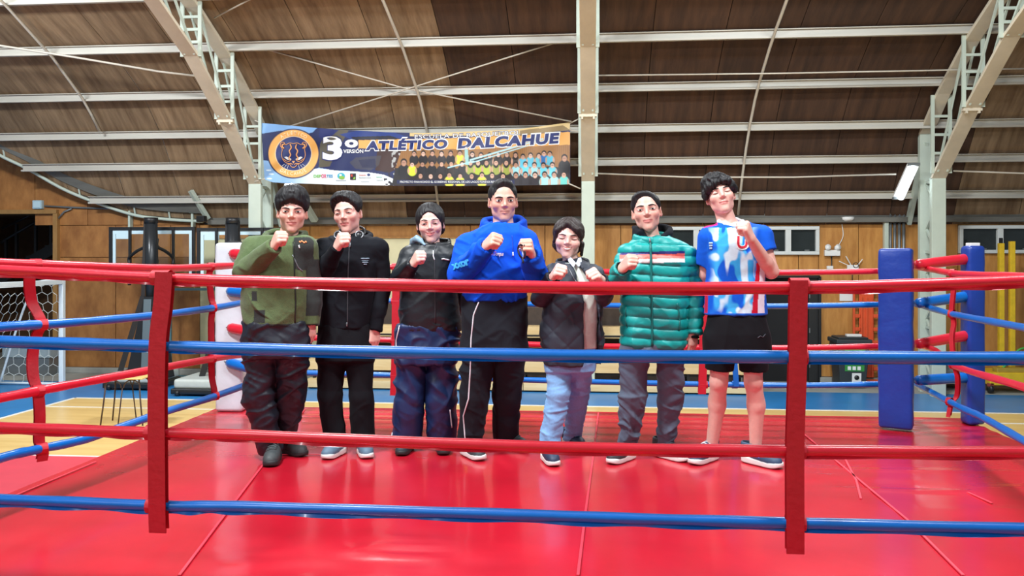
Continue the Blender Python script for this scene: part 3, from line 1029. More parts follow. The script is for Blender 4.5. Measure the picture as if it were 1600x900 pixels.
# ================================================================== THINGS ALONG THE FAR WALL
# goal at the left with its hexagonal net
gp = Wz(97, 603, 0)
gp.z = 0.007
goal = thing('handball_goal', 'white goal with hexagonal netting at the left wall', 'goal', gp)
M_GOAL = mat('goal_white', (224, 236, 240), 0.4, var=0.03)
M_NET = mat('net_cord', (216, 222, 216), 0.8)
G = 2.08
MB().box((0, 0, G / 2), (0.09, 0.09, G)).build('goal_post', M_GOAL, goal, bevel=0.008)
MB().box((0, -3.0, G / 2), (0.09, 0.09, G)).build('goal_post', M_GOAL, goal, bevel=0.008)
MB().box((0, -1.5, G - 0.045), (0.09, 2.91, 0.09)).build('crossbar', M_GOAL, goal, bevel=0.008)
for y in (0, -3.0):
    MB().tube(interp_pts([(0, y, G - 0.03), (-0.42, y, G - 0.03), (-0.62, y, G - 0.18), (-0.95, y, 1.1), (-1.3, y, 0.03)], 6), 0.022, 8).build('stanchion', M_GOAL, goal)
    MB().tube([(0, y, 0.035), (-1.3, y, 0.035)], 0.025, 8).build('ground_bar', M_GOAL, goal)
MB().tube([(-1.3, 0, 0.035), (-1.3, -3.0, 0.035)], 0.025, 8).build('ground_bar', M_GOAL, goal)


def back_x(z):
    if z > G - 0.18: return -0.62
    if z > 1.1: return -0.62 - 0.33 * (G - 0.18 - z) / (G - 1.28)
    return -0.95 - 0.35 * (1.1 - z) / 1.1


def hexnet(fn, w_, h_, s, seed):
    """hexagonal mesh on a (u,v) patch as one curve-like cord mesh"""
    m = MB()
    rr = random.Random(seed)
    jit = {}

    def node(i, j):
        if (i, j) not in jit:
            u = i * s * 0.866
            v = j * s * 0.5
            jit[(i, j)] = (u + rr.uniform(-.12, .12) * s, v + rr.uniform(-.1, .1) * s)
        return jit[(i, j)]
    seen = set()
    I = int(w_ / (s * 0.866)) + 1
    Jn = int(h_ / (s * 0.5)) + 1

    def edge(a, b):
        if (a, b) in seen: return
        seen.add((a, b))
        (u0, v0), (u1, v1) = node(*a), node(*b)
        if min(u0, u1) < 0 or max(u0, u1) > w_ or min(v0, v1) < 0 or max(v0, v1) > h_: return
        p, q2 = fn(u0, v0), fn(u1, v1)
        if p is None or q2 is None: return
        d = (q2 - p)
        n1 = d.orthogonal().normalized() * 0.0045
        n2 = d.cross(n1).normalized() * 0.0045
        vs = [p + n1, p - n1 * 0.5 + n2 * .87, p - n1 * .5 - n2 * .87, q2 + n1, q2 - n1 * .5 + n2 * .87, q2 - n1 * .5 - n2 * .87]
        m.add(vs, [(0, 1, 4, 3), (1, 2, 5, 4), (2, 0, 3, 5)])
    for i in range(I):
        for j in range(-1, Jn):
            # brick-wall topology with zigzag vertical runs
            jj = j * 6 + (0 if i % 2 == 0 else 3)
            a0, a1, a2, a3 = (i, jj + 1), (i, jj + 3), (i, jj + 4), (i, jj + 6)
            edge((i, jj + 1), (i, jj + 3))
            edge((i, jj + 3), (i + 1, jj + 4))
            edge((i + 1, jj + 4), (i + 1, jj + 6))
            edge((i, jj + 1), (i + 1, jj))
    return m


hs = 0.118


def side_fn(u, v):
    x = -u
    if x < back_x(v): return None
    return Vector((x, 0.01 + 0.05 * math.sin(3 * u) * math.sin(2 * v), v))


def back_fn(u, v):
    return Vector((back_x(v) - 0.03, -u, v))


def top_fn(u, v):
    return Vector((-v, -u, G - 0.02 - 0.10 * math.sin(v * 4) ** 2))


nm = hexnet(side_fn, 1.3, G - 0.05, hs, 1)
o = nm.build('side_net', M_NET, goal)
o['kind'] = 'stuff'
o = hexnet(back_fn, 3.0, G - 0.2, hs, 2).build('back_net', M_NET, goal)
o['kind'] = 'stuff'
o = hexnet(top_fn, 3.0, 0.6, hs, 3).build('roof_net', M_NET, goal)
o['kind'] = 'stuff'
# pale crate and dark mat seen through the net
bx = Wy(50, 575, 16.9)
cr = thing('storage_crate', 'pale grey crate behind the goal net', 'crate', (bx.x, 16.9, 0))
MB().box((0, 0, 0.58), (1.08, 0.4, 0.40)).build('crate_body', mat('crate_grey', (150, 166, 172), 0.6, var=0.06), cr, bevel=0.015)
MB().box((0, 0, 0.19), (1.02, 0.36, 0.38)).build('plinth', M_GREYMETAL, cr, bevel=0.01)
MB().box((0, -0.205, 0.70), (1.1, 0.02, 0.05)).build('crate_rim', M_WHITEPL, cr, bevel=0.004)

# school desk by the court line
dk = Wz(199, 662, 0)
dk.z = 0.01
desk = thing('school_desk', 'small wooden school table on thin brown legs behind the ropes', 'table', dk, math.radians(8))
M_TUBE = mat('brown_tube', (66, 50, 46), 0.45, var=0.08)
MB().box((0, 0, 0.70), (0.62, 0.46, 0.022)).build('table_top', mat('desk_top', (222, 194, 120), 0.45, var=0.06, stretch=(1, 6, 1)), desk, bevel=0.008)
for sx in (-1, 1):
    for sy in (-1, 1):
        MB().tube([(sx * 0.24, sy * 0.17, 0.69), (sx * 0.27, sy * 0.19, 0.35), (sx * 0.31, sy * 0.21, 0.0)], 0.012, 8).build('leg', M_TUBE, desk)
for sy in (-1, 1):
    for cxx in (-0.14, 0.14):
        arc = [(cxx + 0.125 * math.cos(a), sy * 0.18, 0.56 + 0.12 * math.sin(a)) for a in np.linspace(0, PI, 9)]
        MB().tube(arc, 0.010, 6).build('arched_brace', M_TUBE, desk)
MB().tube([(0, -0.18, 0.56), (-0.06, -0.19, 0.0)], 0.010, 6).build('centre_leg', M_TUBE, desk)
MB().tube([(0, 0.18, 0.56), (0.06, 0.19, 0.0)], 0.010, 6).build('centre_leg', M_TUBE, desk)


# portable basketball stands seen from behind
def hoop_stand(pxc, px0, px1, ptop, base_px, base_py, y, label, pole_px):
    b = Wz(base_px, base_py, 0)
    t = thing('basketball_stand', label, 'basketball hoop', (b.x, b.y, 0))
    o0 = Vector((b.x, b.y, 0))

    def A(px, py, yy): return Wy(px, py, yy) - o0
    yb = b.y + 0.65
    L0, L1 = A(px0, ptop, yb), A(px1, ptop, yb)
    Wd, Hb = (L1.x - L0.x), 1.07
    zt = L0.z
    cx = (L0.x + L1.x) / 2
    fr = MB()
    fr.box((cx, L0.y, zt - 0.03), (Wd, 0.05, 0.06)).box((cx, L0.y, zt - Hb + 0.03), (Wd, 0.05, 0.06))
    fr.box((L0.x + 0.03, L0.y, zt - Hb / 2), (0.06, 0.05, Hb - 0.12)).box((L1.x - 0.03, L0.y, zt - Hb / 2), (0.06, 0.05, Hb - 0.12))
    board = fr.build('backboard', M_BLACKMETAL, t)
    wl_ = MB()
    wl_.box((cx, L0.y + 0.01, zt - 0.10), (Wd - 0.14, 0.02, 0.08)).box((L0.x + 0.10, L0.y + 0.01, zt - 0.14 - (Hb - 0.24) / 2), (0.06, 0.02, Hb - 0.24)).box((L1.x - 0.10, L0.y + 0.01, zt - 0.14 - (Hb - 0.24) / 2), (0.06, 0.02, Hb - 0.24))
    wl_.box((L0.x + 0.29, L0.y + 0.01, zt - 0.19), (0.30, 0.018, 0.10))
    wl_.build('white_border', mat('board_marking', (196, 224, 234), 0.5), board)
    MB().box((cx, L0.y + 0.035, zt - Hb / 2), (Wd - 0.1, 0.012, Hb - 0.1)).build('clear_panel', mat('clear_acrylic', (240, 245, 245), 0.05, trans=1.0, spec=0.3), board)
    for sx in (-0.46, 0.46):
        MB().box((cx + sx, L0.y - 0.02, zt - Hb / 2), (0.05, 0.04, Hb)).build('support_rail', M_BLACKMETAL, t)
    # lift arms
    pc = A(pole_px, 400, b.y + 0.2)
    for sx in (-1, 1):
        for z0 in (0.0, -0.42):
            a0 = Vector((pc.x + sx * 0.13, pc.y, zt - 0.40 + z0))
            a1 = Vector((cx + sx * 0.46, L0.y - 0.04, zt - 0.62 + z0))
            MB().tube(interp_pts([a0 + Vector((0, 0, 0.16)), a0, a0 * 0.5 + a1 * 0.5 + Vector((0, 0, 0.02)), a1, a1 + Vector((0, 0, -0.14))], 5), 0.032, 8).build('lift_arm', M_BLACKMETAL, t)
    MB().tube([(pc.x, pc.y, 0.2), (pc.x, pc.y, 1.75)], 0.16, 14, rs=[0.13, 0.10]).build('lower_pole', M_BLACKMETAL, t)
    MB().tube([(pc.x, pc.y, 1.6), (pc.x, pc.y, zt + 0.10)], 0.10, 14, rs=[0.095, 0.115]).build('pole', mat('grey_black_pole', (48, 52, 56), 0.3, metal=0.3), t)
    MB().tube([(pc.x, pc.y, zt + 0.06), (pc.x, pc.y, zt + 0.17)], 0.13, 14).build('pole_cap', M_BLACKMETAL, t)
    for sx in (-1, 1):
        MB().bar((pc.x + sx * 0.10, pc.y - 0.02, zt + 0.1), (pc.x + sx * 0.16, pc.y - 0.05, 1.2), 0.05, 0.07).build('guide_bar', M_BLACKMETAL, t)
        MB().bar((pc.x + sx * 0.14, pc.y - 0.05, 1.75), (pc.x + sx * 0.52, pc.y - 0.25, 0.2), 0.14, 0.1).build('strut', M_BLACKMETAL, t)
    MB().bar((pc.x, pc.y - 0.12, 1.7), (pc.x + 0.05, pc.y - 0.32, 0.2), 0.14, 0.05).build('front_plate', mat('steel_plate', (96, 112, 120), 0.35, metal=0.3), t)
    MB().plate([(pc.x - 0.10, pc.y - 0.10, 1.75), (pc.x + 0.10, pc.y - 0.10, 1.75), (pc.x + 0.40, pc.y - 0.26, 0.25), (pc.x - 0.36, pc.y - 0.26, 0.25)], 0.06, (0, 1, 0)).build('shroud', M_BLACKMETAL, t)
    MB().box((0, 0, 0.22), (1.0, 0.95, 0.18)).build('ballast_box', mat('ballast_grey', (186, 194, 190), 0.5, var=0.05), t, bevel=0.05)
    MB().box((0, -0.02, 0.09), (1.06, 1.0, 0.10)).build('base_skid', M_BLACKMETAL, t, bevel=0.02)
    for sx in (-0.4, 0.4):
        MB().tube([(sx - 0.03, -0.5, 0.06), (sx + 0.03, -0.5, 0.06)], 0.055, 12).build('wheel', M_BLACKMETAL, t)
    return t


hoop_stand(238, 171, 305, 355, 224, 604, 17.0, 'portable basketball stand seen from behind, left of the white corner post', 236)
hoop_stand(375, 308, 442, 356, 330, 613, 17.0, 'portable basketball stand partly hidden behind the white corner post', 364)
# pipe shelf / teal rail behind the second stand
a, b = Wy(266, 452, 16.9), Wy(345, 452, 16.9)
tag(MB().bar(a, b, 0.05, 0.05).bar(a, Wy(266, 590, 16.9), 0.05, 0.05).bar(b, Wy(345, 590, 16.9), 0.05, 0.05).bar(Wy(266, 588, 16.9), Wy(345, 588, 16.9), 0.05, 0.05).build('storage_rail', mat('teal_pipe', (86, 128, 136), 0.4)), 'teal grey pipe rail between the two basketball stands', 'rail')

# small things fixed on the wall at the left
jb = Wy(62, 320, YW)
t = thing('junction_box', 'small pale blue junction box on the wall above the dark doorway', 'junction box', jb)
MB().box((0, -0.05, 0), (0.21, 0.1, 0.19)).build('box_body', mat('box_blue', (168, 196, 206), 0.45), t, bevel=0.012)
MB().box((0, -0.106, 0), (0.15, 0.012, 0.13)).build('box_lid', mat('box_lid', (186, 212, 220), 0.4), t, bevel=0.006)
for i, pl in enumerate(([(70, 322), (110, 324), (200, 327), (318, 331)], [(112, 326), (100, 331), (88, 345)], [(318, 331), (400, 338), (470, 339)])):
    tag(MB().tube([Wy(px, py, YW - 0.04) for px, py in pl], 0.02, 6).build('conduit', M_GREYMETAL), ['grey conduit running right from the pale junction box', 'short loose cable end at the doorway corner', 'pale conduit along the wall top behind the second backboard'][i], 'conduit')
sp = Wy(315, 342, 16.9)
t = thing('loudspeaker', 'small black loudspeaker under the roof edge above the second backboard', 'speaker', sp)
MB().box((0, 0, 0), (0.17, 0.16, 0.13)).build('speaker_body', M_BLACKMETAL, t, bevel=0.012)
MB().box((0, -0.083, 0), (0.14, 0.01, 0.10)).build('speaker_grille', M_DARK, t, bevel=0.004)
MB().bar((0, 0.08, 0.02), (0, 0.42, 0.10), 0.04, 0.03).build('speaker_bracket', M_GREYMETAL, t)

# bleachers of pine planks on black frames, behind the ring
M_PINE = mat('pine_plank', (212, 182, 128), 0.5, rgb2=(228, 204, 154), vscale=2.0, stretch=(0.5, 5, 5), objrand=0.06)
bxa, bxb = Wy(486, 560, 15.9).x, Wy(1170, 560, 15.9).x
bl = thing('bleacher', 'low wooden bleachers on black frames behind the ring', 'bleacher', ((bxa + bxb) / 2, 16.0, 0))
Lb = bxb - bxa
# (pixel rows at the middle) -> tier fronts
tiers = []
for (pt, pb, y) in ((511, 529, 16.25), (566, 583, 15.75), (600, 612, 15.55)):
    a, b = Wy(960, pt, y), Wy(960, pb, y)
    tiers.append((y, a.z, b.z))
for k, (y, zt, zb) in enumerate(tiers):
    n = 4
    for i in range(n):
        seg = Lb / n
        xx = -Lb / 2 + seg * (i + 0.5)
        MB().box((xx, y - 16.0, (zt + zb) / 2), (seg - 0.01, 0.035, zt - zb)).build('plank', M_PINE, bl, bevel=0.004, seg=1)
        MB().box((xx, y - 16.0 + 0.17, zt - 0.018), (seg - 0.01, 0.30, 0.035)).build('plank', M_PINE, bl, bevel=0.004, seg=1)
for i in range(9):
    xx = -Lb / 2 + 0.1 + (Lb - 0.2) * i / 8
    m = MB()
    for (y, zt, zb) in tiers:
        m.box((xx, y - 16.0 + 0.06, zt / 2 - 0.02), (0.05, 0.05, zt - 0.04))
        m.box((xx, y - 16.0 + 0.17, zt - 0.06), (0.05, 0.34, 0.05))
    m.bar((xx, -0.45, 0.05), (xx, 0.6, 0.05), 0.05, 0.06)
    m.build('frame', M_BLACKMETAL, bl)
m = MB()
for z in (0.06, 0.30, 0.62, 1.0): m.box((0, (0.06 if z < 0.9 else 0.35) - 0.2, z), (Lb, 0.03, 0.035))
m.build('frame_rail', M_BLACKMETAL, bl)
MB().box((0, 0.78, 0.80), (Lb, 0.03, 1.56)).build('back_panel', mat('bleacher_back', (66, 54, 46), 0.7, var=0.15), bl)
o = MB().tube([Wy(600, 491, 16.9), Wy(1180, 493, 16.9)], 0.03, 8).build('guard_rail', M_GREYMETAL)
tag(o, 'grey rail along the wall above the bleachers', 'rail')

# along the right wall
t = thing('recycling_bin', 'dark recycling bin with green sticker beside the black door', 'bin', Wz(1314, 598, 0))
t.location.y = 16.75
M_BIN = mat('bin_plastic', (44, 52, 56), 0.5, var=0.05)
mb = MB()
h_ = 0.86
b0, b1 = 0.24, 0.30
mb.add([(-b0, -b0, 0.05), (b0, -b0, 0.05), (b0, b0, 0.05), (-b0, b0, 0.05), (-b1, -b1, h_), (b1, -b1, h_), (b1, b1, h_), (-b1, b1, h_)], [(3, 2, 1, 0), (4, 5, 6, 7), (0, 1, 5, 4), (1, 2, 6, 5), (2, 3, 7, 6), (3, 0, 4, 7)])
mb.build('bin_body', M_BIN, t, bevel=0.02)
ld_ = MB().box((0, -0.01, h_ + 0.05), (0.66, 0.66, 0.09)).box((0, -0.02, h_ + 0.11), (0.56, 0.5, 0.04)).build('bin_lid', M_BIN, t, bevel=0.02)
MB().box((0.05, -0.1, h_ + 0.155), (0.28, 0.12, 0.05)).build('lid_handle', M_WHITEPL, ld_, bevel=0.01)
for sx in (-0.2, 0.2):
    MB().tube([(sx - 0.03, 0.24, 0.09), (sx + 0.03, 0.24, 0.09)], 0.085, 12).build('wheel', M_BLACKMETAL, t)
st_ = MB().box((0.02, -0.282, 0.64), (0.38, 0.012, 0.24), Matrix.Rotation(0.075, 3, 'X')).build('sticker', mat('green_sticker', (52, 140, 62), 0.5), t)
mm = MB()
for k in range(4): mm.box((-0.12 + k * 0.085, -0.292, 0.66), (0.05, 0.008, 0.05))
mm.build('sticker_mark', M_WHITEPL, st_)
st_ = MB().box((0.02, -0.266, 0.40), (0.36, 0.012, 0.12), Matrix.Rotation(0.075, 3, 'X')).build('sticker', MATS['green_sticker'], t)
mm = MB()
for k in range(3): mm.box((-0.08 + k * 0.09, -0.276, 0.40), (0.06, 0.008, 0.07))
mm.build('sticker_mark', M_WHITEPL, st_)
st_ = MB().box((0.06, -0.255, 0.22), (0.17, 0.012, 0.17), Matrix.Rotation(0.075, 3, 'X')).build('sticker', M_WHITEPL, t)
MB().tube([(0.06, -0.265, 0.22), (0.06, -0.272, 0.22)], 0.045, 12).build('sticker_mark', M_BLACKMETAL, st_)

sx0, sx1 = Wy(1336, 530, 17.1).x, Wy(1372, 530, 17.1).x
t = thing('rescue_board', 'orange plastic rescue stretcher leaning on the wall beside the bin', 'stretcher', ((sx0 + sx1) / 2, 17.05, 0.0))
M_ORANGE = mat('orange_plastic', (214, 84, 44), 0.45, var=0.06)
bw, bh = (sx1 - sx0) + 0.08, 1.88
bm_ = MB()
bm_.box((0, 0.06, 0.08 + bh / 2), (bw - 0.24, 0.03, bh - 0.12))
for sx in (-1, 1):
    bm_.box((sx * (bw / 2 - 0.02), 0.05, bh / 2 + 0.03), (0.04, 0.06, bh))
    for k in range(8): bm_.box((sx * (bw / 2 - 0.08), 0.05, 0.05 + k * (bh - 0.05) / 7), (0.12, 0.05, 0.075))
bm_.box((0, 0.05, bh), (bw, 0.06, 0.08)).box((0, 0.05, 0.06), (bw, 0.06, 0.08))
bm_.build('board_shell', M_ORANGE, t, bevel=0.012)
for k in range(3): MB().box((-0.1 + 0.1 * k, 0.035, bh / 2), (0.035, 0.03, bh - 0.3)).build('rib', M_ORANGE, t, bevel=0.008)

e0 = Wy(1299, 393, YW)
t = thing('emergency_light', 'white twin emergency light on the wall right of the window', 'emergency light', e0)
MB().box((0, -0.05, -0.03), (0.30, 0.1, 0.12)).build('lamp_base', M_WHITEPL, t, bevel=0.012)
for sx in (-0.08, 0.08):
    MB().tube([(sx, -0.02, 0.06), (sx * 1.25, -0.13, 0.09)], 0.06, 14, rs=[0.045, 0.058]).build('spot_head', M_WHITEPL, t)
MB().tube([(0.0, -0.02, -0.09), (0.0, -0.02, -0.32), (-0.01, -0.03, -0.40)], 0.012, 6).build('cable', M_BLACKMETAL, t)
MB().tube(interp_pts([(0.1, -0.02, 0.06), (0.22, -0.02, 0.30), (0.20, -0.02, 0.55)], 5), 0.008, 5).build('supply_cable', M_WHITEPL, t)
r0 = Wy(1331, 419, YW)
t = thing('wifi_router', 'white wireless router with splayed antennas above the far red rope', 'router', r0)
MB().box((0, -0.06, 0), (0.22, 0.06, 0.13)).build('router_body', M_WHITEPL, t, bevel=0.012)
for a, b in (((-0.06, -0.06, 0.04), (-0.27, -0.08, 0.14)), ((-0.03, -0.06, 0.05), (-0.14, -0.08, 0.24)), ((0.08, -0.06, 0.04), (0.18, -0.08, 0.18)), ((0.05, -0.06, 0.04), (0.12, -0.08, 0.08))):
    MB().bar(a, b, 0.022, 0.014).build('antenna', M_WHITEPL, t)
MB().tube([(0.05 + 0.05 * math.cos(a), -0.09, 0.06 + 0.05 * math.sin(a)) for a in np.linspace(0, 2 * PI, 14)], 0.008, 5).build('cable', M_BLACKMETAL, t)
MB().tube([(0, -0.03, -0.06), (0, -0.03, -0.28)], 0.01, 5).build('cable', M_BLACKMETAL, t)
p0 = Wy(1322, 464, YW)
tag(MB().box(p0 + Vector((0, -0.012, 0)), (0.26, 0.012, 0.16)).build('paper_notice', mat('notice_paper', (222, 228, 226), 0.7)), 'blank white paper notice pinned on the wood wall above the bin', 'notice')
s0 = Wy(1296, 418, YW)
tag(MB().box(s0 + Vector((0, -0.03, 0)), (0.12, 0.06, 0.07)).build('wall_socket', M_WHITEPL, bevel=0.01), 'small white wall socket just under the emergency light', 'socket')
d0 = Wy(1324, 343, YW - 0.12)
t = thing('smoke_detector', 'round pale smoke detector at the wall top right of the window', 'smoke detector', d0)
MB().tube([(0, 0, 0.05), (0, 0, 0.0), (0, 0, -0.035)], 0.15, 18, rs=[0.13, 0.13, 0.08]).build('detector_body', M_WHITEPL, t)
MB().tube([(0, 0, -0.035), (0, 0, -0.05)], 0.04, 12).build('sensor', M_GREYMETAL, t)
for i, px in enumerate((1391, 1398, 1405, 1412)):
    tag(MB().tube([Wy(px, 334, YW - 0.05), Wy(px, 402, YW - 0.05), Wy(px, 470, YW - 0.05)], 0.03, 8).build('conduit', M_GREYMETAL), '%s of four grey vertical conduits on the wall left of the right truss' % ('leftmost', 'second from left', 'third from left', 'rightmost')[i], 'conduit', 'vertical conduits')
tag(MB().bar(Wy(1384, 346, YW - 0.08), Wy(1384, 596, YW - 0.08), 0.11, 0.08).build('wall_stud', M_STEELW, bevel=0.005, seg=1), 'pale wall stud behind the top of the blue corner cushion', 'stud')

# yellow post frame and trolley at the right edge
yb = Wz(1572, 611, 0)
t = thing('yellow_lift', 'yellow post frame on a wheeled base at the right wall', 'post frame', (yb.x, yb.y, 0))
M_YEL = mat('yellow_paint', (222, 186, 40), 0.45, var=0.1, bump=0.1)
o0 = Vector((yb.x, yb.y, 0))
MB().box((0, 0, 0.27), (0.9, 0.7, 0.24)).build('base_plate', M_YEL, t, bevel=0.02)
MB().box((0.05, -0.2, 0.42), (0.7, 0.2, 0.1)).build('motor_block', mat('yellow_dull', (166, 140, 50), 0.6, var=0.1), t, bevel=0.02)
for px, top in ((1564, 380), (1581, 377)):
    a, b = Wy(px, top, yb.y) - o0, Wy(px, 585, yb.y) - o0
    MB().bar(a, b, 0.09, 0.09).build('mast', M_YEL, t, bevel=0.006)
for px in (1564,):
    a = Wy(px, 380, yb.y) - o0
    MB().box(a + Vector((0, 0, 0.03)), (0.05, 0.05, 0.14)).build('peg', M_BLACKMETAL, t)
MB().tube(interp_pts([Wy(1552, 585, yb.y - 0.2) - o0, Wy(1570, 572, yb.y - 0.2) - o0, Wy(1590, 548, yb.y - 0.2) - o0, Wy(1605, 543, yb.y - 0.2) - o0], 5), 0.02, 6).build('green_hose', mat('green_hose', (70, 170, 70), 0.5), t)
for sx in (-0.42, 0.42):
    for sy in (-0.3, 0.3):
        MB().tube([(sx - 0.03, sy, 0.085), (sx + 0.03, sy, 0.085)], 0.085, 12).build('wheel', M_BLACKMETAL, t)
        MB().box((sx, sy, 0.16), (0.08, 0.1, 0.06)).build('caster_fork', mat('caster_red', (150, 60, 52), 0.5), t)
cb = Wz(1487, 606, 0)
t = thing('covered_cart', 'grey covered cart with small wheels behind the blue turnbuckle cover', 'cart', (cb.x, cb.y, 0))
link('cart_cover', soft_box(0.95, 0.6, 0.36, 0.08, 4, 0.03, 4), mat('grey_tarp', (140, 146, 148), 0.7, var=0.12, bump=0.3, bscale=12), t).location = (0, 0, 0.11)
for sx in (-0.33, 0.33):
    w_ = MB().tube([(sx, -0.33, 0.11), (sx, -0.27, 0.11)], 0.11, 16).build('wheel', M_BLACKMETAL, t)
    MB().tube([(sx, -0.34, 0.11), (sx, -0.27, 0.11)], 0.06, 14).build('hub', M_WHITEPL, w_)
# ================================================================== PEOPLE: distance-field bodies, meshed with surface nets
def axis_grid(spans):
    """spans: list of (a, b, step) consecutive"""
    out = []
    for a, b, h in spans:
        n = max(1, int(math.ceil((b - a) / h)))
        out += [a + (b - a) * i / n for i in range(n)]
    out.append(spans[-1][1])
    return np.array(out, dtype=np.float32)


BIG = 0.25


class Field:
    def __init__(s, xs, ys, zs):
        s.xs, s.ys, s.zs = xs, ys, zs
        s.d = np.full((len(xs), len(ys), len(zs)), BIG, np.float32)

    def sl(s, lo, hi, pad):
        r = []
        for ax, a, b in ((s.xs, lo[0], hi[0]), (s.ys, lo[1], hi[1]), (s.zs, lo[2], hi[2])):
            i0 = int(np.searchsorted(ax, a - pad))
            i1 = int(np.searchsorted(ax, b + pad))
            r.append(slice(i0, i1))
        return tuple(r)

    def pts(s, S):
        return s.xs[S[0]][:, None, None], s.ys[S[1]][None, :, None], s.zs[S[2]][None, None, :]

    def put(s, fn, lo, hi, k=0.02, op='add', pad=0.03):
        S = s.sl(lo, hi, pad + k)
        if any(q.stop <= q.start for q in S): return s
        b = fn(*s.pts(S)).astype(np.float32)
        a = s.d[S]
        if op == 'cut':
            b = -b
            if k > 0:
                h = np.clip(0.5 - 0.5 * (a - b) / k, 0, 1)
                s.d[S] = a * (1 - h) + b * h + k * h * (1 - h)
            else:
                s.d[S] = np.maximum(a, b)
        else:
            if k > 0:
                h = np.clip(0.5 + 0.5 * (a - b) / k, 0, 1)
                s.d[S] = a * (1 - h) + b * h - k * h * (1 - h)
            else:
                s.d[S] = np.minimum(a, b)
        return s

    def cone(s, a, b, ra, rb, k=0.02, op='add', flat=None, capb=False, capa=False, pad=0.03):
        """round cone; flat=(dir, f) squeezes the section along dir; cap ends it flat"""
        a, b = np.array(a, float), np.array(b, float)
        ba = b - a
        L2 = max(float(ba @ ba), 1e-9)
        L = math.sqrt(L2)
        r = max(ra, rb)

        def fn(X, Y, Zz):
            px, py, pz = X - a[0], Y - a[1], Zz - a[2]
            tu = (px * ba[0] + py * ba[1] + pz * ba[2]) / L2
            t = np.clip(tu, 0, 1)
            qx, qy, qz = px - ba[0] * t, py - ba[1] * t, pz - ba[2] * t
            if flat is not None:
                n, f = np.array(flat[0], float), flat[1]
                n = n / np.linalg.norm(n)
                dt = (qx * n[0] + qy * n[1] + qz * n[2]) * (1 / f - 1)
                qx, qy, qz = qx + n[0] * dt, qy + n[1] * dt, qz + n[2] * dt
            d = np.sqrt(qx * qx + qy * qy + qz * qz) - (ra + (rb - ra) * t)
            if capb: d = np.maximum(d, (tu - 1) * L)
            if capa: d = np.maximum(d, -tu * L)
            return d
        rr = r * (max(1, flat[1]) if flat else 1)
        return s.put(fn, np.minimum(a, b) - rr, np.maximum(a, b) + rr, k, op, pad)

    def chain(s, pts, rs, k=0.02, op='add', **kw):
        for i in range(len(pts) - 1): s.cone(pts[i], pts[i + 1], rs[i], rs[i + 1], k, op, **kw)
        return s

    def ell(s, c, r, R=None, k=0.02, op='add', pad=0.03):
        c, r = np.array(c, float), np.array(r, float)

        def fn(X, Y, Zz):
            p = [X - c[0], Y - c[1], Zz - c[2]]
            if R is not None:
                p = [R[0][j] * p[0] + R[1][j] * p[1] + R[2][j] * p[2] for j in range(3)]
            k0 = np.sqrt((p[0] / r[0]) ** 2 + (p[1] / r[1]) ** 2 + (p[2] / r[2]) ** 2)
            k1 = np.sqrt((p[0] / r[0] ** 2) ** 2 + (p[1] / r[1] ** 2) ** 2 + (p[2] / r[2] ** 2) ** 2)
            return k0 * (k0 - 1) / np.maximum(k1, 1e-6)
        m = max(r)
        if R is None: return s.put(fn, c - r, c + r, k, op, pad)
        ext = np.sqrt(((np.array(R) * r[None, :]) ** 2).sum(1))
        return s.put(fn, c - ext, c + ext, k, op, pad)

    def loft(s, rows, k=0.02, op='add', n=2.5, pad=0.03, grow=0.0):
        """rows of (z, cx, cy, rx, ry), stacked sections, flat ends"""
        rows = sorted(rows)
        R_ = np.array(rows, float)
        if grow: R_[:, 3:] += grow

        def fn(X, Y, Zz):
            z = np.clip(Zz, R_[0, 0], R_[-1, 0])
            cx, cy, rx, ry = [np.interp(z.ravel(), R_[:, 0], R_[:, j]).reshape(z.shape) for j in (1, 2, 3, 4)]
            k0 = (np.abs((X - cx) / rx) ** n + np.abs((Y - cy) / ry) ** n) ** (1 / n)
            d = (k0 - 1) * np.minimum(rx, ry)
            return np.maximum(d, np.maximum(R_[0, 0] - Zz, Zz - R_[-1, 0]))
        lo = np.array([(R_[:, 1] - R_[:, 3]).min(), (R_[:, 2] - R_[:, 4]).min(), R_[0, 0]])
        hi = np.array([(R_[:, 1] + R_[:, 3]).max(), (R_[:, 2] + R_[:, 4]).max(), R_[-1, 0]])
        return s.put(fn, lo, hi, k, op, pad)

    def mesh(s):
        d = s.d
        ins = d < 0
        nx, ny, nz = d.shape
        cnt = np.zeros((nx - 1, ny - 1, nz - 1), np.int8)
        for i in (0, 1):
            for j in (0, 1):
                for k in (0, 1):
                    cnt += ins[i:nx - 1 + i, j:ny - 1 + j, k:nz - 1 + k]
        act = (cnt > 0) & (cnt < 8)
        I, J, K = np.nonzero(act)
        vid = np.full(act.shape, -1, np.int32)
        vid[I, J, K] = np.arange(len(I))
        cor = [(i, j, k) for i in (0, 1) for j in (0, 1) for k in (0, 1)]
        dv = {c: d[I + c[0], J + c[1], K + c[2]] for c in cor}
        acc = np.zeros((len(I), 3), np.float32)
        num = np.zeros(len(I), np.float32)
        for c in cor:
            for ax in range(3):
                if c[ax]: continue
                e = list(c)
                e[ax] = 1
                a, b = dv[c], dv[tuple(e)]
                m = (a < 0) != (b < 0)
                t = np.where(m, a / np.where(m, a - b, 1), 0)
                p = np.array(c, np.float32)[None, :].repeat(len(I), 0)
                p[:, ax] = t
                acc += p * m[:, None]
                num += m
        acc /= np.maximum(num, 1)[:, None]
        V = np.stack([s.xs[I] + acc[:, 0] * (s.xs[I + 1] - s.xs[I]), s.ys[J] + acc[:, 1] * (s.ys[J + 1] - s.ys[J]), s.zs[K] + acc[:, 2] * (s.zs[K + 1] - s.zs[K])], 1)
        Q = []
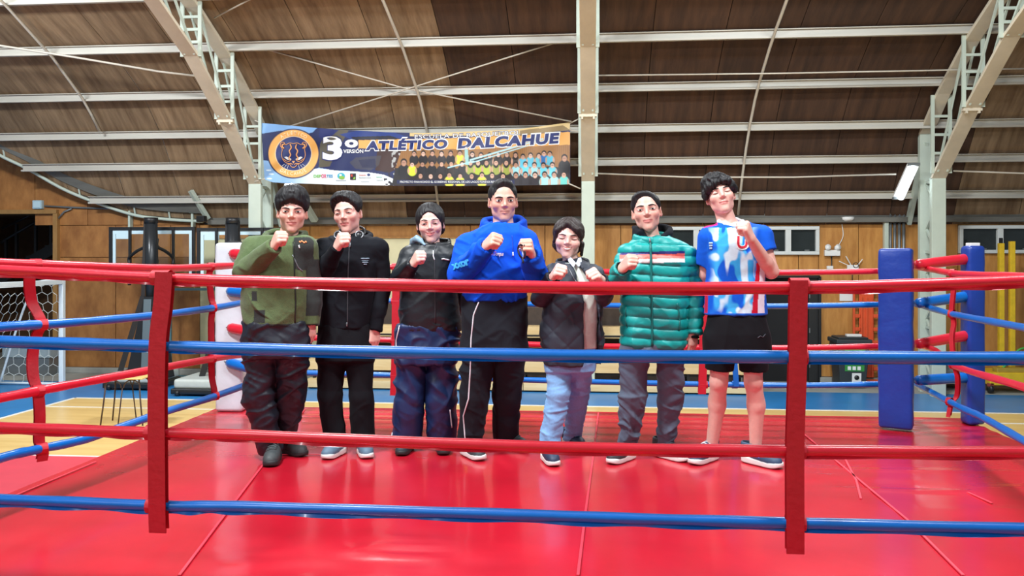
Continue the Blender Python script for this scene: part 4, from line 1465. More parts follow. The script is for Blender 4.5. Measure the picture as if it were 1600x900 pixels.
        # x edges
        for ax in range(3):
            sl0 = [slice(1, -1)] * 3
            sl1 = [slice(1, -1)] * 3
            sl0[ax] = slice(0, -1)
            sl1[ax] = slice(1, None)
            A_, B_ = ins[tuple(sl0)], ins[tuple(sl1)]
            X = np.nonzero(A_ != B_)
            off = [1, 1, 1]
            off[ax] = 0
            x, y, z = X[0] + off[0], X[1] + off[1], X[2] + off[2]
            inv = A_[X]
            if ax == 0: q4 = [vid[x, y - 1, z - 1], vid[x, y, z - 1], vid[x, y, z], vid[x, y - 1, z]]
            elif ax == 1: q4 = [vid[x - 1, y, z - 1], vid[x - 1, y, z], vid[x, y, z], vid[x, y, z - 1]]
            else: q4 = [vid[x - 1, y - 1, z], vid[x, y - 1, z], vid[x, y, z], vid[x - 1, y, z]]
            q_ = np.stack(q4, 1)
            q_[~inv] = q_[~inv][:, ::-1]
            Q.append(q_)
        Q = np.concatenate(Q)
        Q = Q[(Q >= 0).all(1)]
        return V, Q


def np_mesh(name, V, Q, col=None):
    me = bpy.data.meshes.new(name)
    n, f = len(V), len(Q)
    me.vertices.add(n)
    me.vertices.foreach_set('co', np.ascontiguousarray(V, np.float32).ravel())
    me.loops.add(f * 4)
    me.loops.foreach_set('vertex_index', np.ascontiguousarray(Q, np.int32).ravel())
    me.polygons.add(f)
    me.polygons.foreach_set('loop_start', np.arange(0, f * 4, 4, dtype=np.int32))
    me.polygons.foreach_set('use_smooth', np.ones(f, bool))
    me.update(calc_edges=True)
    if col is not None:
        a = me.color_attributes.new('Col', 'FLOAT_COLOR', 'POINT')
        c = np.ones((n, 4), np.float32)
        c[:, :3] = col
        a.data.foreach_set('color', c.ravel())
    return me


def largest(V, Q):
    """drop stray islands"""
    par = np.arange(len(V))
    e = np.concatenate([Q[:, [0, 1]], Q[:, [1, 2]], Q[:, [2, 3]]])
    for _ in range(60):
        a, b = par[e[:, 0]], par[e[:, 1]]
        m = np.minimum(a, b)
        new = par.copy()
        np.minimum.at(new, a, m)
        np.minimum.at(new, b, m)
        new = new[new]
        if (new == par).all(): break
        par = new
    roots, counts = np.unique(par, return_counts=True)
    keep = par == roots[np.argmax(counts)]
    remap = np.cumsum(keep) - 1
    Q = Q[keep[Q].all(1)]
    return V[keep], remap[Q]


def normals(V, Q):
    n = np.cross(V[Q[:, 2]] - V[Q[:, 0]], V[Q[:, 3]] - V[Q[:, 1]])
    N_ = np.zeros_like(V)
    for j in range(4): np.add.at(N_, Q[:, j], n)
    return N_ / np.maximum(np.linalg.norm(N_, axis=1), 1e-12)[:, None]


def smooth01(a, b, x):
    t = np.clip((x - a) / (b - a), 0, 1)
    return t * t * (3 - 2 * t)


def rot3(yaw=0, pitch=0, roll=0):
    y, p, r = math.radians(yaw), math.radians(pitch), math.radians(roll)
    Rz = np.array([[math.cos(y), -math.sin(y), 0], [math.sin(y), math.cos(y), 0], [0, 0, 1]])
    Rx = np.array([[1, 0, 0], [0, math.cos(p), -math.sin(p)], [0, math.sin(p), math.cos(p)]])
    Ry = np.array([[math.cos(r), 0, math.sin(r)], [0, 1, 0], [-math.sin(r), 0, math.cos(r)]])
    return Rz @ Rx @ Ry


# ------------------------------------------------------------------ shared shoe meshes (heel at origin, toe towards -y)
def make_shoe():
    f = Field(*[axis_grid([(a, b, 0.0052)]) for a, b in ((-0.075, 0.075), (-0.25, 0.075), (-0.01, 0.15))])
    f.chain([(0, 0.0, 0.050), (0.0, -0.07, 0.052), (0.004, -0.13, 0.040), (0.004, -0.175, 0.034), (0.0, -0.195, 0.030)], [0.034, 0.037, 0.040, 0.037, 0.028], k=0.03)
    f.cone((0, 0.005, 0.06), (0, 0.0, 0.10), 0.034, 0.036, k=0.02, flat=((0, 1, 0), 1.25))
    f.cone((0, -0.055, 0.075), (0, -0.10, 0.070), 0.026, 0.018, k=0.02)
    f.cone((0, -0.002, 0.10), (0, -0.004, 0.16), 0.026, 0.03, k=0.008, op='cut', flat=((0, 1, 0), 1.3))
    f.put(lambda X, Y, Z: (Z - 0.018) + 0 * X + 0 * Y, (-1, -1, -1), (1, 1, 0.018), k=0, op='cut')
    V, Q = f.mesh()
    up = largest(V, Q)
    g = Field(*[axis_grid([(a, b, 0.0052)]) for a, b in ((-0.075, 0.075), (-0.26, 0.075), (-0.012, 0.06))])

    def sole(X, Y, Z):
        t = np.clip((Y + 0.195) / 0.20, 0, 1)
        wdt = 0.039 + 0.010 * np.sin(np.clip(1 - t, 0, 1) * 2.6) - 0.004 * np.exp(-((t - 0.5) / 0.16) ** 2)
        cx = 0.005 * (1 - t)
        yy = np.maximum(np.maximum(Y - 0.0, -0.185 - Y), 0)
        dx = np.sqrt((X - cx) ** 2 + yy ** 2) - wdt
        top = 0.030 + 0.010 * t + 0.006 * np.exp(-((Y + 0.215) / 0.03) ** 2)
        bot = 0.010 * np.clip((-0.165 - Y) / 0.06, 0, 1) ** 2
        dz = np.maximum(Z - top, bot - Z)
        qx, qz = np.maximum(dx + 0.006, 0), np.maximum(dz + 0.006, 0)
        return np.minimum(np.maximum(dx + 0.006, dz + 0.006), 0) + np.sqrt(qx * qx + qz * qz) - 0.006
    g.put(sole, (-0.06, -0.24, 0), (0.06, 0.05, 0.05), k=0)
    so = g.mesh()
    return up, so


SHOE_UP, SHOE_SOLE = make_shoe()
_t = BVHTree.FromPolygons([tuple(v) for v in SHOE_UP[0].tolist()], [tuple(q) for q in SHOE_UP[1].tolist()])


def shoe_lace_mb():
    m = MB()
    for k in range(5):
        y = -0.062 - k * 0.020
        pts = []
        for i in range(9):
            x = -0.026 + 0.052 * i / 8
            h = _t.ray_cast(Vector((x, y + 0.006 * math.sin(k + i * 0.4), 0.2)), Vector((0, 0, -1)))
            if h[0] is not None: pts.append(h[0] + h[1] * 0.003)
        if len(pts) > 3: m.tube(pts, 0.0035, 5)
    return m


LACE = shoe_lace_mb().mesh('laces')


def shoe_stripe_mb(side):
    m = MB()
    for k in range(3):
        y0 = -0.052 - k * 0.022
        pts_a, pts_b = [], []
        for i in range(7):
            z = 0.048 + 0.006 * i
            y = y0 - (0.030 - 0.007 * i) * 0.6
            for lst, dy in ((pts_a, 0.0), (pts_b, 0.011)):
                h = _t.ray_cast(Vector((side * 0.09, y + dy, z)), Vector((-side, 0, 0)))
                if h[0] is not None: lst.append(h[0] + h[1] * 0.0015)
        if len(pts_a) > 2 and len(pts_a) == len(pts_b): m.strip(pts_a, pts_b)
    return m


STRIPE = {s_: shoe_stripe_mb(s_).mesh('stripes') for s_ in (-1, 1)}


# ------------------------------------------------------------------ hands
def fist(f, wrist, u, n, thumb, sc=1.0, k=0.008, curl=1.0):
    """closed hand: u forearm direction, n out of the back of the hand, thumb +1/-1 along u x n"""
    u = np.array(u, float)
    u /= np.linalg.norm(u)
    n = np.array(n, float)
    n -= u * (n @ u)
    n /= np.linalg.norm(n)
    w_ = np.cross(u, n) * thumb

    def P(a, b, c): return np.array(wrist, float) + (u * a + w_ * b + n * c) * sc
    ws = (0.030, 0.0105, -0.0095, -0.029)
    for i, b in enumerate(ws):
        f.cone(P(0.0, b * 0.55, 0), P(0.080 - (0.004 * i if i > 1 else 0), b, 0.005), 0.017 * sc, 0.0145 * sc, k=0.014)
    f.cone(P(0.02, 0.012, -0.012), P(0.06, -0.012, -0.014), 0.022 * sc, 0.020 * sc, k=0.014)
    for i, b in enumerate(ws):
        kl = (0.086, 0.089, 0.085, 0.077)[i]
        r = (0.0112, 0.0116, 0.0110, 0.0096)[i] * sc
        l1 = (0.040, 0.043, 0.040, 0.032)[i]
        k0 = P(kl, b, 0.004)
        k1 = P(kl + 0.008, b, 0.004 - l1)
        k2 = P(kl - 0.020, b * 0.95, 0.004 - l1 - 0.008)
        k3 = P(kl - 0.034, b * 0.9, -0.022)
        f.cone(k0, k1, r * 1.08, r, k=0.004)
        f.cone(k1, k2, r, r * 0.92, k=0.003)
        f.cone(k2, k3, r * 0.92, r * 0.85, k=0.003)
    f.cone(P(0.012, 0.024, -0.010), P(0.044, 0.044, -0.022), 0.017 * sc, 0.0135 * sc, k=0.012)
    f.cone(P(0.044, 0.044, -0.022), P(0.074, 0.034, -0.043), 0.0125 * sc, 0.0115 * sc, k=0.004)
    f.cone(P(0.074, 0.034, -0.043), P(0.080, 0.010, -0.052), 0.0115 * sc, 0.0095 * sc, k=0.004)


def relaxed(f, wrist, u, n, thumb, sc=1.0):
    u = np.array(u, float)
    u /= np.linalg.norm(u)
    n = np.array(n, float)
    n -= u * (n @ u)
    n /= np.linalg.norm(n)
    w_ = np.cross(u, n) * thumb

    def P(a, b, c): return np.array(wrist, float) + (u * a + w_ * b + n * c) * sc
    ws = (0.029, 0.010, -0.0095, -0.028)
    for i, b in enumerate(ws):
        f.cone(P(0.0, b * 0.55, 0), P(0.080 - (0.004 * i if i > 1 else 0), b, 0.0), 0.016 * sc, 0.013 * sc, k=0.014)
        r = (0.0100, 0.0104, 0.0098, 0.0086)[i] * sc
        ln = (0.042, 0.046, 0.042, 0.033)[i]
        p = P(0.084 - (0.006 if i == 3 else 0), b, 0.0)
        ang = 0.35 + 0.07 * i
        for j, (l, da) in enumerate(((ln, 0.0), (ln * 0.62, 0.45), (ln * 0.5, 0.35))):
            ang += da
            q_ = p + (u * math.cos(ang) - n * math.sin(ang) + w_ * b * 2.0 * (0.4 if j == 0 else 0.1)) * l * sc
            f.cone(p, q_, r * (1 - 0.06 * j), r * (0.94 - 0.06 * j), k=0.004)
            p = q_
    f.cone(P(0.012, 0.022, -0.006), P(0.045, 0.045, -0.018), 0.016 * sc, 0.013 * sc, k=0.012)
    f.cone(P(0.045, 0.045, -0.018), P(0.072, 0.052, -0.026), 0.012 * sc, 0.0108 * sc, k=0.004)
    f.cone(P(0.072, 0.052, -0.026), P(0.096, 0.050, -0.034), 0.0108 * sc, 0.0088 * sc, k=0.004)


# ------------------------------------------------------------------ heads
class Head:
    """head frame: origin between the ears at eye level, face towards -y"""

    def __init__(s, c, R, sc=1.0, wide=1.07, jaw=1.0, nose=1.0, long=1.0):
        s.c, s.R, s.sc, s.wide, s.jaw, s.nose, s.long = np.array(c, float), R, sc, wide, jaw, nose, long

    def P(s, x, y, z):
        return s.c + s.R @ (np.array([x * s.wide, y, z * s.long]) * s.sc)

    def loc(s, V):
        q_ = (V - s.c) @ s.R / s.sc
        return q_ / np.array([s.wide, 1, s.long])

    def sculpt(s, f, smile=0.0, fem=0.0):
        sc, R = s.sc, s.R
        w_ = s.wide

        def E(c, r, k=0.02, op='add', RR=None):
            f.ell(s.P(*c), np.array([r[0] * w_, r[1], r[2] * s.long]) * sc, R if RR is None else R @ RR, k, op)

        def C(a, b, ra, rb, k=0.012, op='add', **kw): f.cone(s.P(*a), s.P(*b), ra * sc, rb * sc, k, op, **kw)
        E((0, 0.012, 0.036), (0.074, 0.094, 0.083))
        E((0, -0.030, -0.018), (0.059, 0.054, 0.086), k=0.03)
        j = s.jaw
        for sx in (-1, 1):
            C((sx * 0.051, 0.006, -0.034), (sx * 0.037 * j, -0.014, -0.073), 0.018, 0.014, k=0.03)
            C((sx * 0.037 * j, -0.014, -0.073), (sx * 0.009, -0.060, -0.103), 0.016, 0.015, k=0.03)
            E((sx * 0.041, -0.056, -0.026), (0.022, 0.022, 0.022), k=0.03)
            C((sx * 0.012, -0.081, 0.017), (sx * 0.045, -0.068, 0.018), 0.008, 0.007, k=0.022)
        E((0, -0.064, -0.104), (0.018, 0.017, 0.015), k=0.022)
        E((0, -0.060, -0.066), (0.032, 0.0245, 0.030), k=0.022)
        # eye hollows, then lids
        for sx in (-1, 1):
            E((sx * 0.033, -0.098, 0.001), (0.018, 0.018, 0.011), k=0.016, op='cut')
            E((sx * 0.033, -0.0685, 0.000), (0.0175, 0.0155, 0.0125), k=0.007)
        # nose
        nz = s.nose
        C((0, -0.082, 0.014), (0, -0.096 - 0.006 * nz, -0.026), 0.0052, 0.0086, k=0.012)
        C((0, -0.082, 0.0), (0, -0.088, -0.026), 0.0062, 0.0098, k=0.015)
        for sx in (-1, 1):
            E((sx * 0.0115, -0.089, -0.032), (0.0072, 0.010, 0.0066), k=0.007)
            E((sx * 0.0064, -0.098, -0.038), (0.0034, 0.006, 0.0026), k=0.002, op='cut')
        # mouth: two lips with the line between them
        up = smile
        n = 6
        for zz, ry, rz in ((-0.0610, 0.0050, 0.0050), (-0.0725, 0.0058, 0.0058)):
            pl = []
            for i in range(n + 1):
                t = -1 + 2 * i / n
                pl.append((t * (0.022 + 0.005 * up), -0.0845 + 0.014 * t * t, zz + (0.0052 * (1 if zz < -0.066 else -1) + 0.010 * up) * t * t))
            for i in range(n): C(pl[i], pl[i + 1], ry * (1 - 0.3 * abs(-1 + 2 * i / n)), ry * (1 - 0.3 * abs(-1 + 2 * (i + 1) / n)), k=0.006)
        for i in range(n):
            t0, t1 = -1 + 2 * i / n, -1 + 2 * (i + 1) / n
            C((t0 * 0.024, -0.0915 + 0.015 * t0 * t0, -0.0662 + 0.010 * up * t0 * t0), (t1 * 0.024, -0.0915 + 0.015 * t1 * t1, -0.0662 + 0.010 * up * t1 * t1), 0.0020, 0.0020, k=0.004, op='cut')
        if smile:
            for sx in (-1, 1): E((sx * 0.040, -0.063, -0.034), (0.019, 0.018, 0.017), k=0.018)
        # ears
        Re = rot3(0, -8, 0)
        for sx in (-1, 1):
            ry = rot3(sx * 22, -8, 0)
            E((sx * 0.076, 0.012, -0.010), (0.0085, 0.019, 0.031), k=0.008, RR=ry)
            E((sx * 0.083, 0.006, -0.006), (0.006, 0.010, 0.018), k=0.005, op='cut', RR=ry)
            E((sx * 0.076, 0.004, -0.034), (0.007, 0.009, 0.010), k=0.006)

    def color(s, V, skin, lips, blush=0.25, smile=0.0):
        q_ = s.loc(V)
        n = len(V)
        C_ = np.tile(np.array(lin(skin)), (n, 1))
        near = np.linalg.norm(q_, axis=1) < 0.2
        # blood-rich cheeks, nose tip and ears
        for c, r, a in (((0.042, -0.066, -0.030), 0.026, blush), ((-0.042, -0.066, -0.030), 0.026, blush), ((0, -0.104, -0.030), 0.016, blush * .8), ((0.078, 0.012, -0.01), 0.028, blush * .7), ((-0.078, 0.012, -0.01), 0.028, blush * .7)):
            g = np.exp(-(np.linalg.norm(q_ - np.array(c), axis=1) / r) ** 2) * a
            C_ = C_ * (1 - g[:, None] * np.array([0.04, 0.30, 0.28]))
        L = np.array(lin(lips))
        t = q_[:, 0] / 0.026
        zc = -0.0663 + 0.010 * smile * t * t
        g = smooth01(1.1, 0.85, np.abs(t)) * smooth01(0.0125, 0.0085, np.abs(q_[:, 2] - zc) + 0.004 * t * t) * smooth01(-0.064, -0.071, q_[:, 1])
        C_ = C_ * (1 - g[:, None] * 0.85) + L * g[:, None] * 0.85
        # shaved beard area is left to the skin tone; brows are a mesh of their own
        return C_

    def brows(s, parent, m, lift=0.0, thick=1.0, inner=0.0):
        b = MB()
        for sx in (-1, 1):
            pts = []
            for t in np.linspace(0, 1, 7):
                x = 0.012 + 0.040 * t
                z = 0.0205 + 0.0045 * math.sin(min(t * 1.5, 1) * PI * 0.5) - 0.006 * max(0, t - 0.6) / 0.4 + lift + inner * (1 - t)
                pts.append((sx * x, 0, z))
            out = []
            for (x, y, z) in pts:
                h = s.hit(x, z, -0.0010)
                if h is not None: out.append(h)
            if len(out) > 3:
                rs = [0.0029 * thick * s.sc * (1.0 - 0.55 * abs(2 * i / (len(out) - 1) - 0.8)) + 0.0012 for i in range(len(out))]
                b.tube(out, 0.003, 6, rs=rs)
        b.build('eyebrows', m, parent)

    def hit(s, x, z, off=0.001):
        o = Vector(s.P(x, -0.25, z))
        d = Vector(s.R @ np.array([0, 1.0, 0]))
        h = s.bvh.ray_cast(o, d)
        return None if h[0] is None else h[0] - d * off

    def eyes(s, parent, iris, open_=1.0, white=None):
        """eyes: ball with iris when open, lash line always"""
        for sx in (-1, 1):
            if open_ > 0.15:
                m = MB()
                c = None
                h = s.hit(sx * 0.033, 0.0)
                if h is None: continue
                d = Vector(s.R @ np.array([0, 1.0, 0]))
                X = Vector(s.R @ np.array([1.0, 0, 0]))
                Z = Vector(s.R @ np.array([0, 0, 1.0]))
                c = h + d * 0.0028
                # almond: flat lens of the opening
                W_, H_ = 0.0148 * s.sc * s.wide, 0.0068 * s.sc * open_
                vs, fs = [], []
                for i in range(7):
                    for j in range(13):
                        u, v = -1 + 2 * j / 12, -1 + 2 * i / 6
                        hh = H_ * (1 - abs(u) ** 2.2) ** 0.8
                        vs.append(c + X * (W_ * u) + Z * (hh * v) - d * (0.0052 * (1 - u * u * 0.8) * (1 - 0.35 * v * v)))
                for i in range(6):
                    for j in range(12): fs.append((i * 13 + j, i * 13 + j + 1, (i + 1) * 13 + j + 1, (i + 1) * 13 + j))
                m.add(vs, fs, True)
                e = m.build('eye', M_EYE, parent)
                m = MB()
                ri = 0.0062 * s.sc
                ring = []
                ztop = H_ * 0.95
                for k_ in range(16):
                    a = 2 * PI * k_ / 16
                    ring.append(c + X * (ri * math.cos(a)) + Z * (max(-H_ * 0.95, min(ztop, ri * math.sin(a)))) - d * 0.0062)
                m.add(ring, [tuple(range(16))])
                m.build('iris', iris, e)
            lash = []
            for t in np.linspace(-1, 1, 9):
                z = (0.0068 * open_ * (1 - abs(t) ** 2.2) ** 0.8 if open_ > 0.15 else -0.0035 * (1 - t * t)) - 0.0005
                h = s.hit(sx * (0.033 + 0.0155 * t), z, 0.0022 if open_ > .15 else 0.0006)
                if h is not None: lash.append(h)
            if len(lash) > 3: MB().tube(lash, 0.0013, 5, rs=[0.0009 + 0.0013 * (1 - (2 * i / (len(lash) - 1) - 1) ** 2) for i in range(len(lash))]).build('lashes', M_LASH, parent)


M_EYE = mat('eye_white', (214, 206, 200), 0.25, var=0.02)
M_IRIS = mat('dark_iris', (36, 24, 20), 0.12)
M_LASH = mat('lash', (26, 20, 20), 0.6)
# ------------------------------------------------------------------ the seven people
M_SKIN = mat('skin', (214, 160, 140), 0.48, attr='Col', var=0.05, vscale=45, sss=0.12)
M_HAIRK = mat('black_hair', (15, 15, 19), 0.58, var=0.35, vscale=60, stretch=(3, 1, 0.6), bump=0.35, bscale=160, bdist=0.004)
M_HAIRB = mat('brown_hair', (38, 26, 24), 0.58, var=0.35, vscale=60, stretch=(3, 1, 0.6), bump=0.35, bscale=160, bdist=0.004)
M_BROW = mat('eyebrow_hair', (34, 26, 25), 0.7)
M_FLEECE = mat('fleece_cloth', (70, 88, 50), 0.95, attr='Col', var=0.10, vscale=60, bump=0.5, bscale=170, sheen=0.15, bdist=0.004)
M_JERSEY = mat('jersey_cloth', (30, 30, 30), 0.85, spec=0.2, attr='Col', var=0.06, vscale=30, bump=0.15, bscale=240, sheen=0.02, bdist=0.003)
M_NYLON = mat('nylon_cloth', (30, 30, 30), 0.46, attr='Col', var=0.05, vscale=20, bump=0.12, bscale=60, bdist=0.006)
M_QUILT = mat('quilted_cloth', (30, 30, 30), 0.62, attr='Col', var=0.06, vscale=20, bump=0.1, bscale=120, bdist=0.004)
M_RAIN = mat('crinkled_nylon', (30, 30, 30), 0.5, attr='Col', var=0.05, vscale=20, bump=0.35, bscale=20, bdist=0.008)
M_DENIM = mat('denim_cloth', (120, 160, 200), 0.85, attr='Col', var=0.08, vscale=90, bump=0.15, bscale=300, bdist=0.003)
M_KNIT = mat('knit_cloth', (200, 210, 200), 0.9, attr='Col', var=0.05, vscale=60, bump=0.4, bscale=220, bdist=0.004)
M_PRINTW = mat('print_white', (232, 236, 238), 0.6)
M_PRINTC = mat('print_sky', (60, 172, 236), 0.6)
M_PRINTR = mat('print_red', (196, 22, 50), 0.6)
M_PIPE = mat('white_piping', (224, 228, 234), 0.6)
M_ZIP = mat('zip_metal', (128, 132, 136), 0.35, metal=0.5)
M_SOLEW = mat('white_sole', (226, 228, 224), 0.5, var=0.04)
M_SOLEK = mat('dark_sole', (40, 42, 44), 0.6, var=0.06)
GROUND = CZ


class Person:
    def __init__(s, name, label, pxb, d0):
        s.d0, s.pxb = d0, pxb
        s.X0 = (pxb - 800) / F * d0
        s.S = d0 / F
        s.base = W(pxb, 400, d0)
        s.base.z = CZ
        s.name, s.label = name, label
        s.root = None

    def J(s, px, py, dd=0.0):
        d = s.d0 + dd
        return np.array([(px - 800) / F * d - s.X0, dd, (CH - CZ) + (400 - py) / F * d])

    def ground(s, px, py):
        d = F * (CH - CZ) / (py - 400)
        return np.array([(px - 800) / F * d - s.X0, d - s.d0, 0.0])

    def rows(s, rr, dy=0.0):
        out = []
        for r in rr:
            py, xl, xr, ry = r[:4]
            cy = (r[4] if len(r) > 4 else 0.0) + dy
            z = s.J(0, py)[2]
            out.append((z, ((xl + xr) / 2 - 800) * s.S - s.X0, cy, (xr - xl) / 2 * s.S, ry))
        return out

    def finish_body(s, f, colfn):
        V, Q = f.mesh()
        V, Q = largest(V, Q)
        V = V.astype(np.float64)
        me = np_mesh('body', V, Q, colfn(V))
        o = link(s.name, me, M_SKIN)
        o.location = s.base
        o.rotation_euler = (0, 0, YAW)
        tag(o, s.label, 'person')
        s.root = o
        s.head.bvh = BVHTree.FromPolygons([tuple(v) for v in V.tolist()], [tuple(q) for q in Q.tolist()])
        return o

    def garment(s, name, f, m, colfn, folds=None, parent=None, label=None, keep_all=False):
        V, Q = f.mesh()
        if not keep_all: V, Q = largest(V, Q)
        V = V.astype(np.float64)
        V0 = V.copy()
        if folds is not None:
            N_ = normals(V, Q)
            V = V + N_ * folds(V0)[:, None]
        c = colfn(V0) if callable(colfn) else np.tile(np.array(lin(colfn)), (len(V), 1))
        me = np_mesh(name, V, Q, c)
        o = link(name, me, m, parent or s.root, label)
        o['_'] = 0
        del o['_']
        bv = BVHTree.FromPolygons([tuple(v) for v in V.tolist()], [tuple(q) for q in Q.tolist()])
        return o, bv

    def surf(s, bv, px, py, off=0.003):
        """point of a garment front under a pixel"""
        a, b = s.J(px, py, -1.2), s.J(px, py, 1.0)
        d = Vector(b - a).normalized()
        h = bv.ray_cast(Vector(a), d)
        if h[0] is None: return None
        return h[0] - d * off

    def path(s, bv, pts, off=0.003, n=6):
        out = []
        for (x0, y0), (x1, y1) in zip(pts, pts[1:]):
            for i in range(n):
                t = i / n
                p = s.surf(bv, x0 + (x1 - x0) * t, y0 + (y1 - y0) * t, off)
                if p is not None: out.append(p)
        p = s.surf(bv, pts[-1][0], pts[-1][1], off)
        if p is not None: out.append(p)
        return out

    def piping(s, name, bv, pts, r, m, parent, off=0.001, n=6):
        P_ = s.path(bv, pts, off, n)
        if len(P_) > 2: return MB().tube(P_, r, 6).build(name, m, parent)

    def decal(s, txt, bv, px, py, hpx, m, parent, name='print', ang=0.0, bold=0.0, shear=0.0, spacing=1.0, off=0.004, sx=1.0):
        me = text_mesh(txt, 1.0, 0, bold, spacing, shear)
        co = np.zeros(len(me.vertices) * 3)
        me.vertices.foreach_get('co', co)
        co = co.reshape(-1, 3)
        k = hpx / 0.72
        ca, sa = math.cos(math.radians(ang)), math.sin(math.radians(ang))
        new = []
        for x, y, z in co:
            x *= sx
            X_, Y_ = (x * ca - y * sa) * k, (x * sa + y * ca) * k
            p = s.surf(bv, px + X_, py - Y_, off)
            if p is None: p = Vector(s.J(px + X_, py - Y_, 0))
            new.append(p)
        me.vertices.foreach_set('co', np.array([v[:] for v in new]).ravel())
        me.materials.clear()
        return link(name, me, m, parent)

    def shoe(s, heel, ang, upper, sole, sc=1.0, stripes=None, side=None, laces=True, label=None):
        a = math.radians(ang)
        o = link('shoe', np_mesh('shoe', *SHOE_UP), upper, s.root, label)
        o.location = heel
        o.rotation_euler = (0, 0, a)
        o.scale = (sc, sc, sc)
        link('sole', np_mesh('sole', *SHOE_SOLE), sole, o)
        if laces: link('laces', LACE.copy(), M_PIPE if laces is True else laces, o)
        if stripes is not None:
            for sd in ((-1, 1) if side is None else (side,)): link('stripes', STRIPE[sd].copy(), stripes, o)
        return heel, np.array([math.sin(a), -math.cos(a), 0.0])


def folds_fn(amp, along, across, seed, amp2=0.0, tilt=25, bias=0.25):
    """cloth creases: long warped folds in two crossing directions, a finer set between them.
    along/across: folds per metre along and across the crease, tilt in degrees from the horizontal"""
    def fn(V):
        wv = (vnoise(V * 5 + seed, seed + 3) - 0.5) * 1.5
        w2 = (vnoise(V * 4 + seed * 2, seed + 4) - 0.5) * 1.5

        def layer(k, deg, sd):
            c_, s_ = math.cos(math.radians(deg)), math.sin(math.radians(deg))
            u = V[:, 0] * c_ + V[:, 2] * s_
            v = -V[:, 0] * s_ + V[:, 2] * c_
            P_ = np.stack([u * along * k + wv, V[:, 1] * along * k, v * across * k + w2], 1)
            return ridge(P_, sd) ** 1.4
        msk = 0.35 + 1.1 * vnoise(V * 4.0 + seed * 3, seed + 9)
        a1, a2 = layer(1.0, tilt, seed), layer(1.15, -tilt * 1.2, seed + 1)
        out = amp * (np.maximum(a1, a2 * 0.9) - 0.62) * 2.5 * msk
        if amp2: out += amp2 * (layer(2.1, tilt * 1.4, seed + 7) + layer(2.4, -tilt, seed + 8) - 1.0) * msk
        return out + amp * bias
    return fn


def zspans(ranges, lo, hi, fine, coarse):
    ranges = sorted([(max(lo, a), min(hi, b)) for a, b in ranges])
    merged = []
    for a, b in ranges:
        if merged and a <= merged[-1][1] + 0.03: merged[-1] = (merged[-1][0], max(b, merged[-1][1]))
        else: merged.append((a, b))
    out = []
    z = lo
    for a, b in merged:
        if a > z: out.append((z, a, coarse))
        out.append((a, b, fine))
        z = b
    if z < hi: out.append((z, hi, coarse))
    return axis_grid(out)


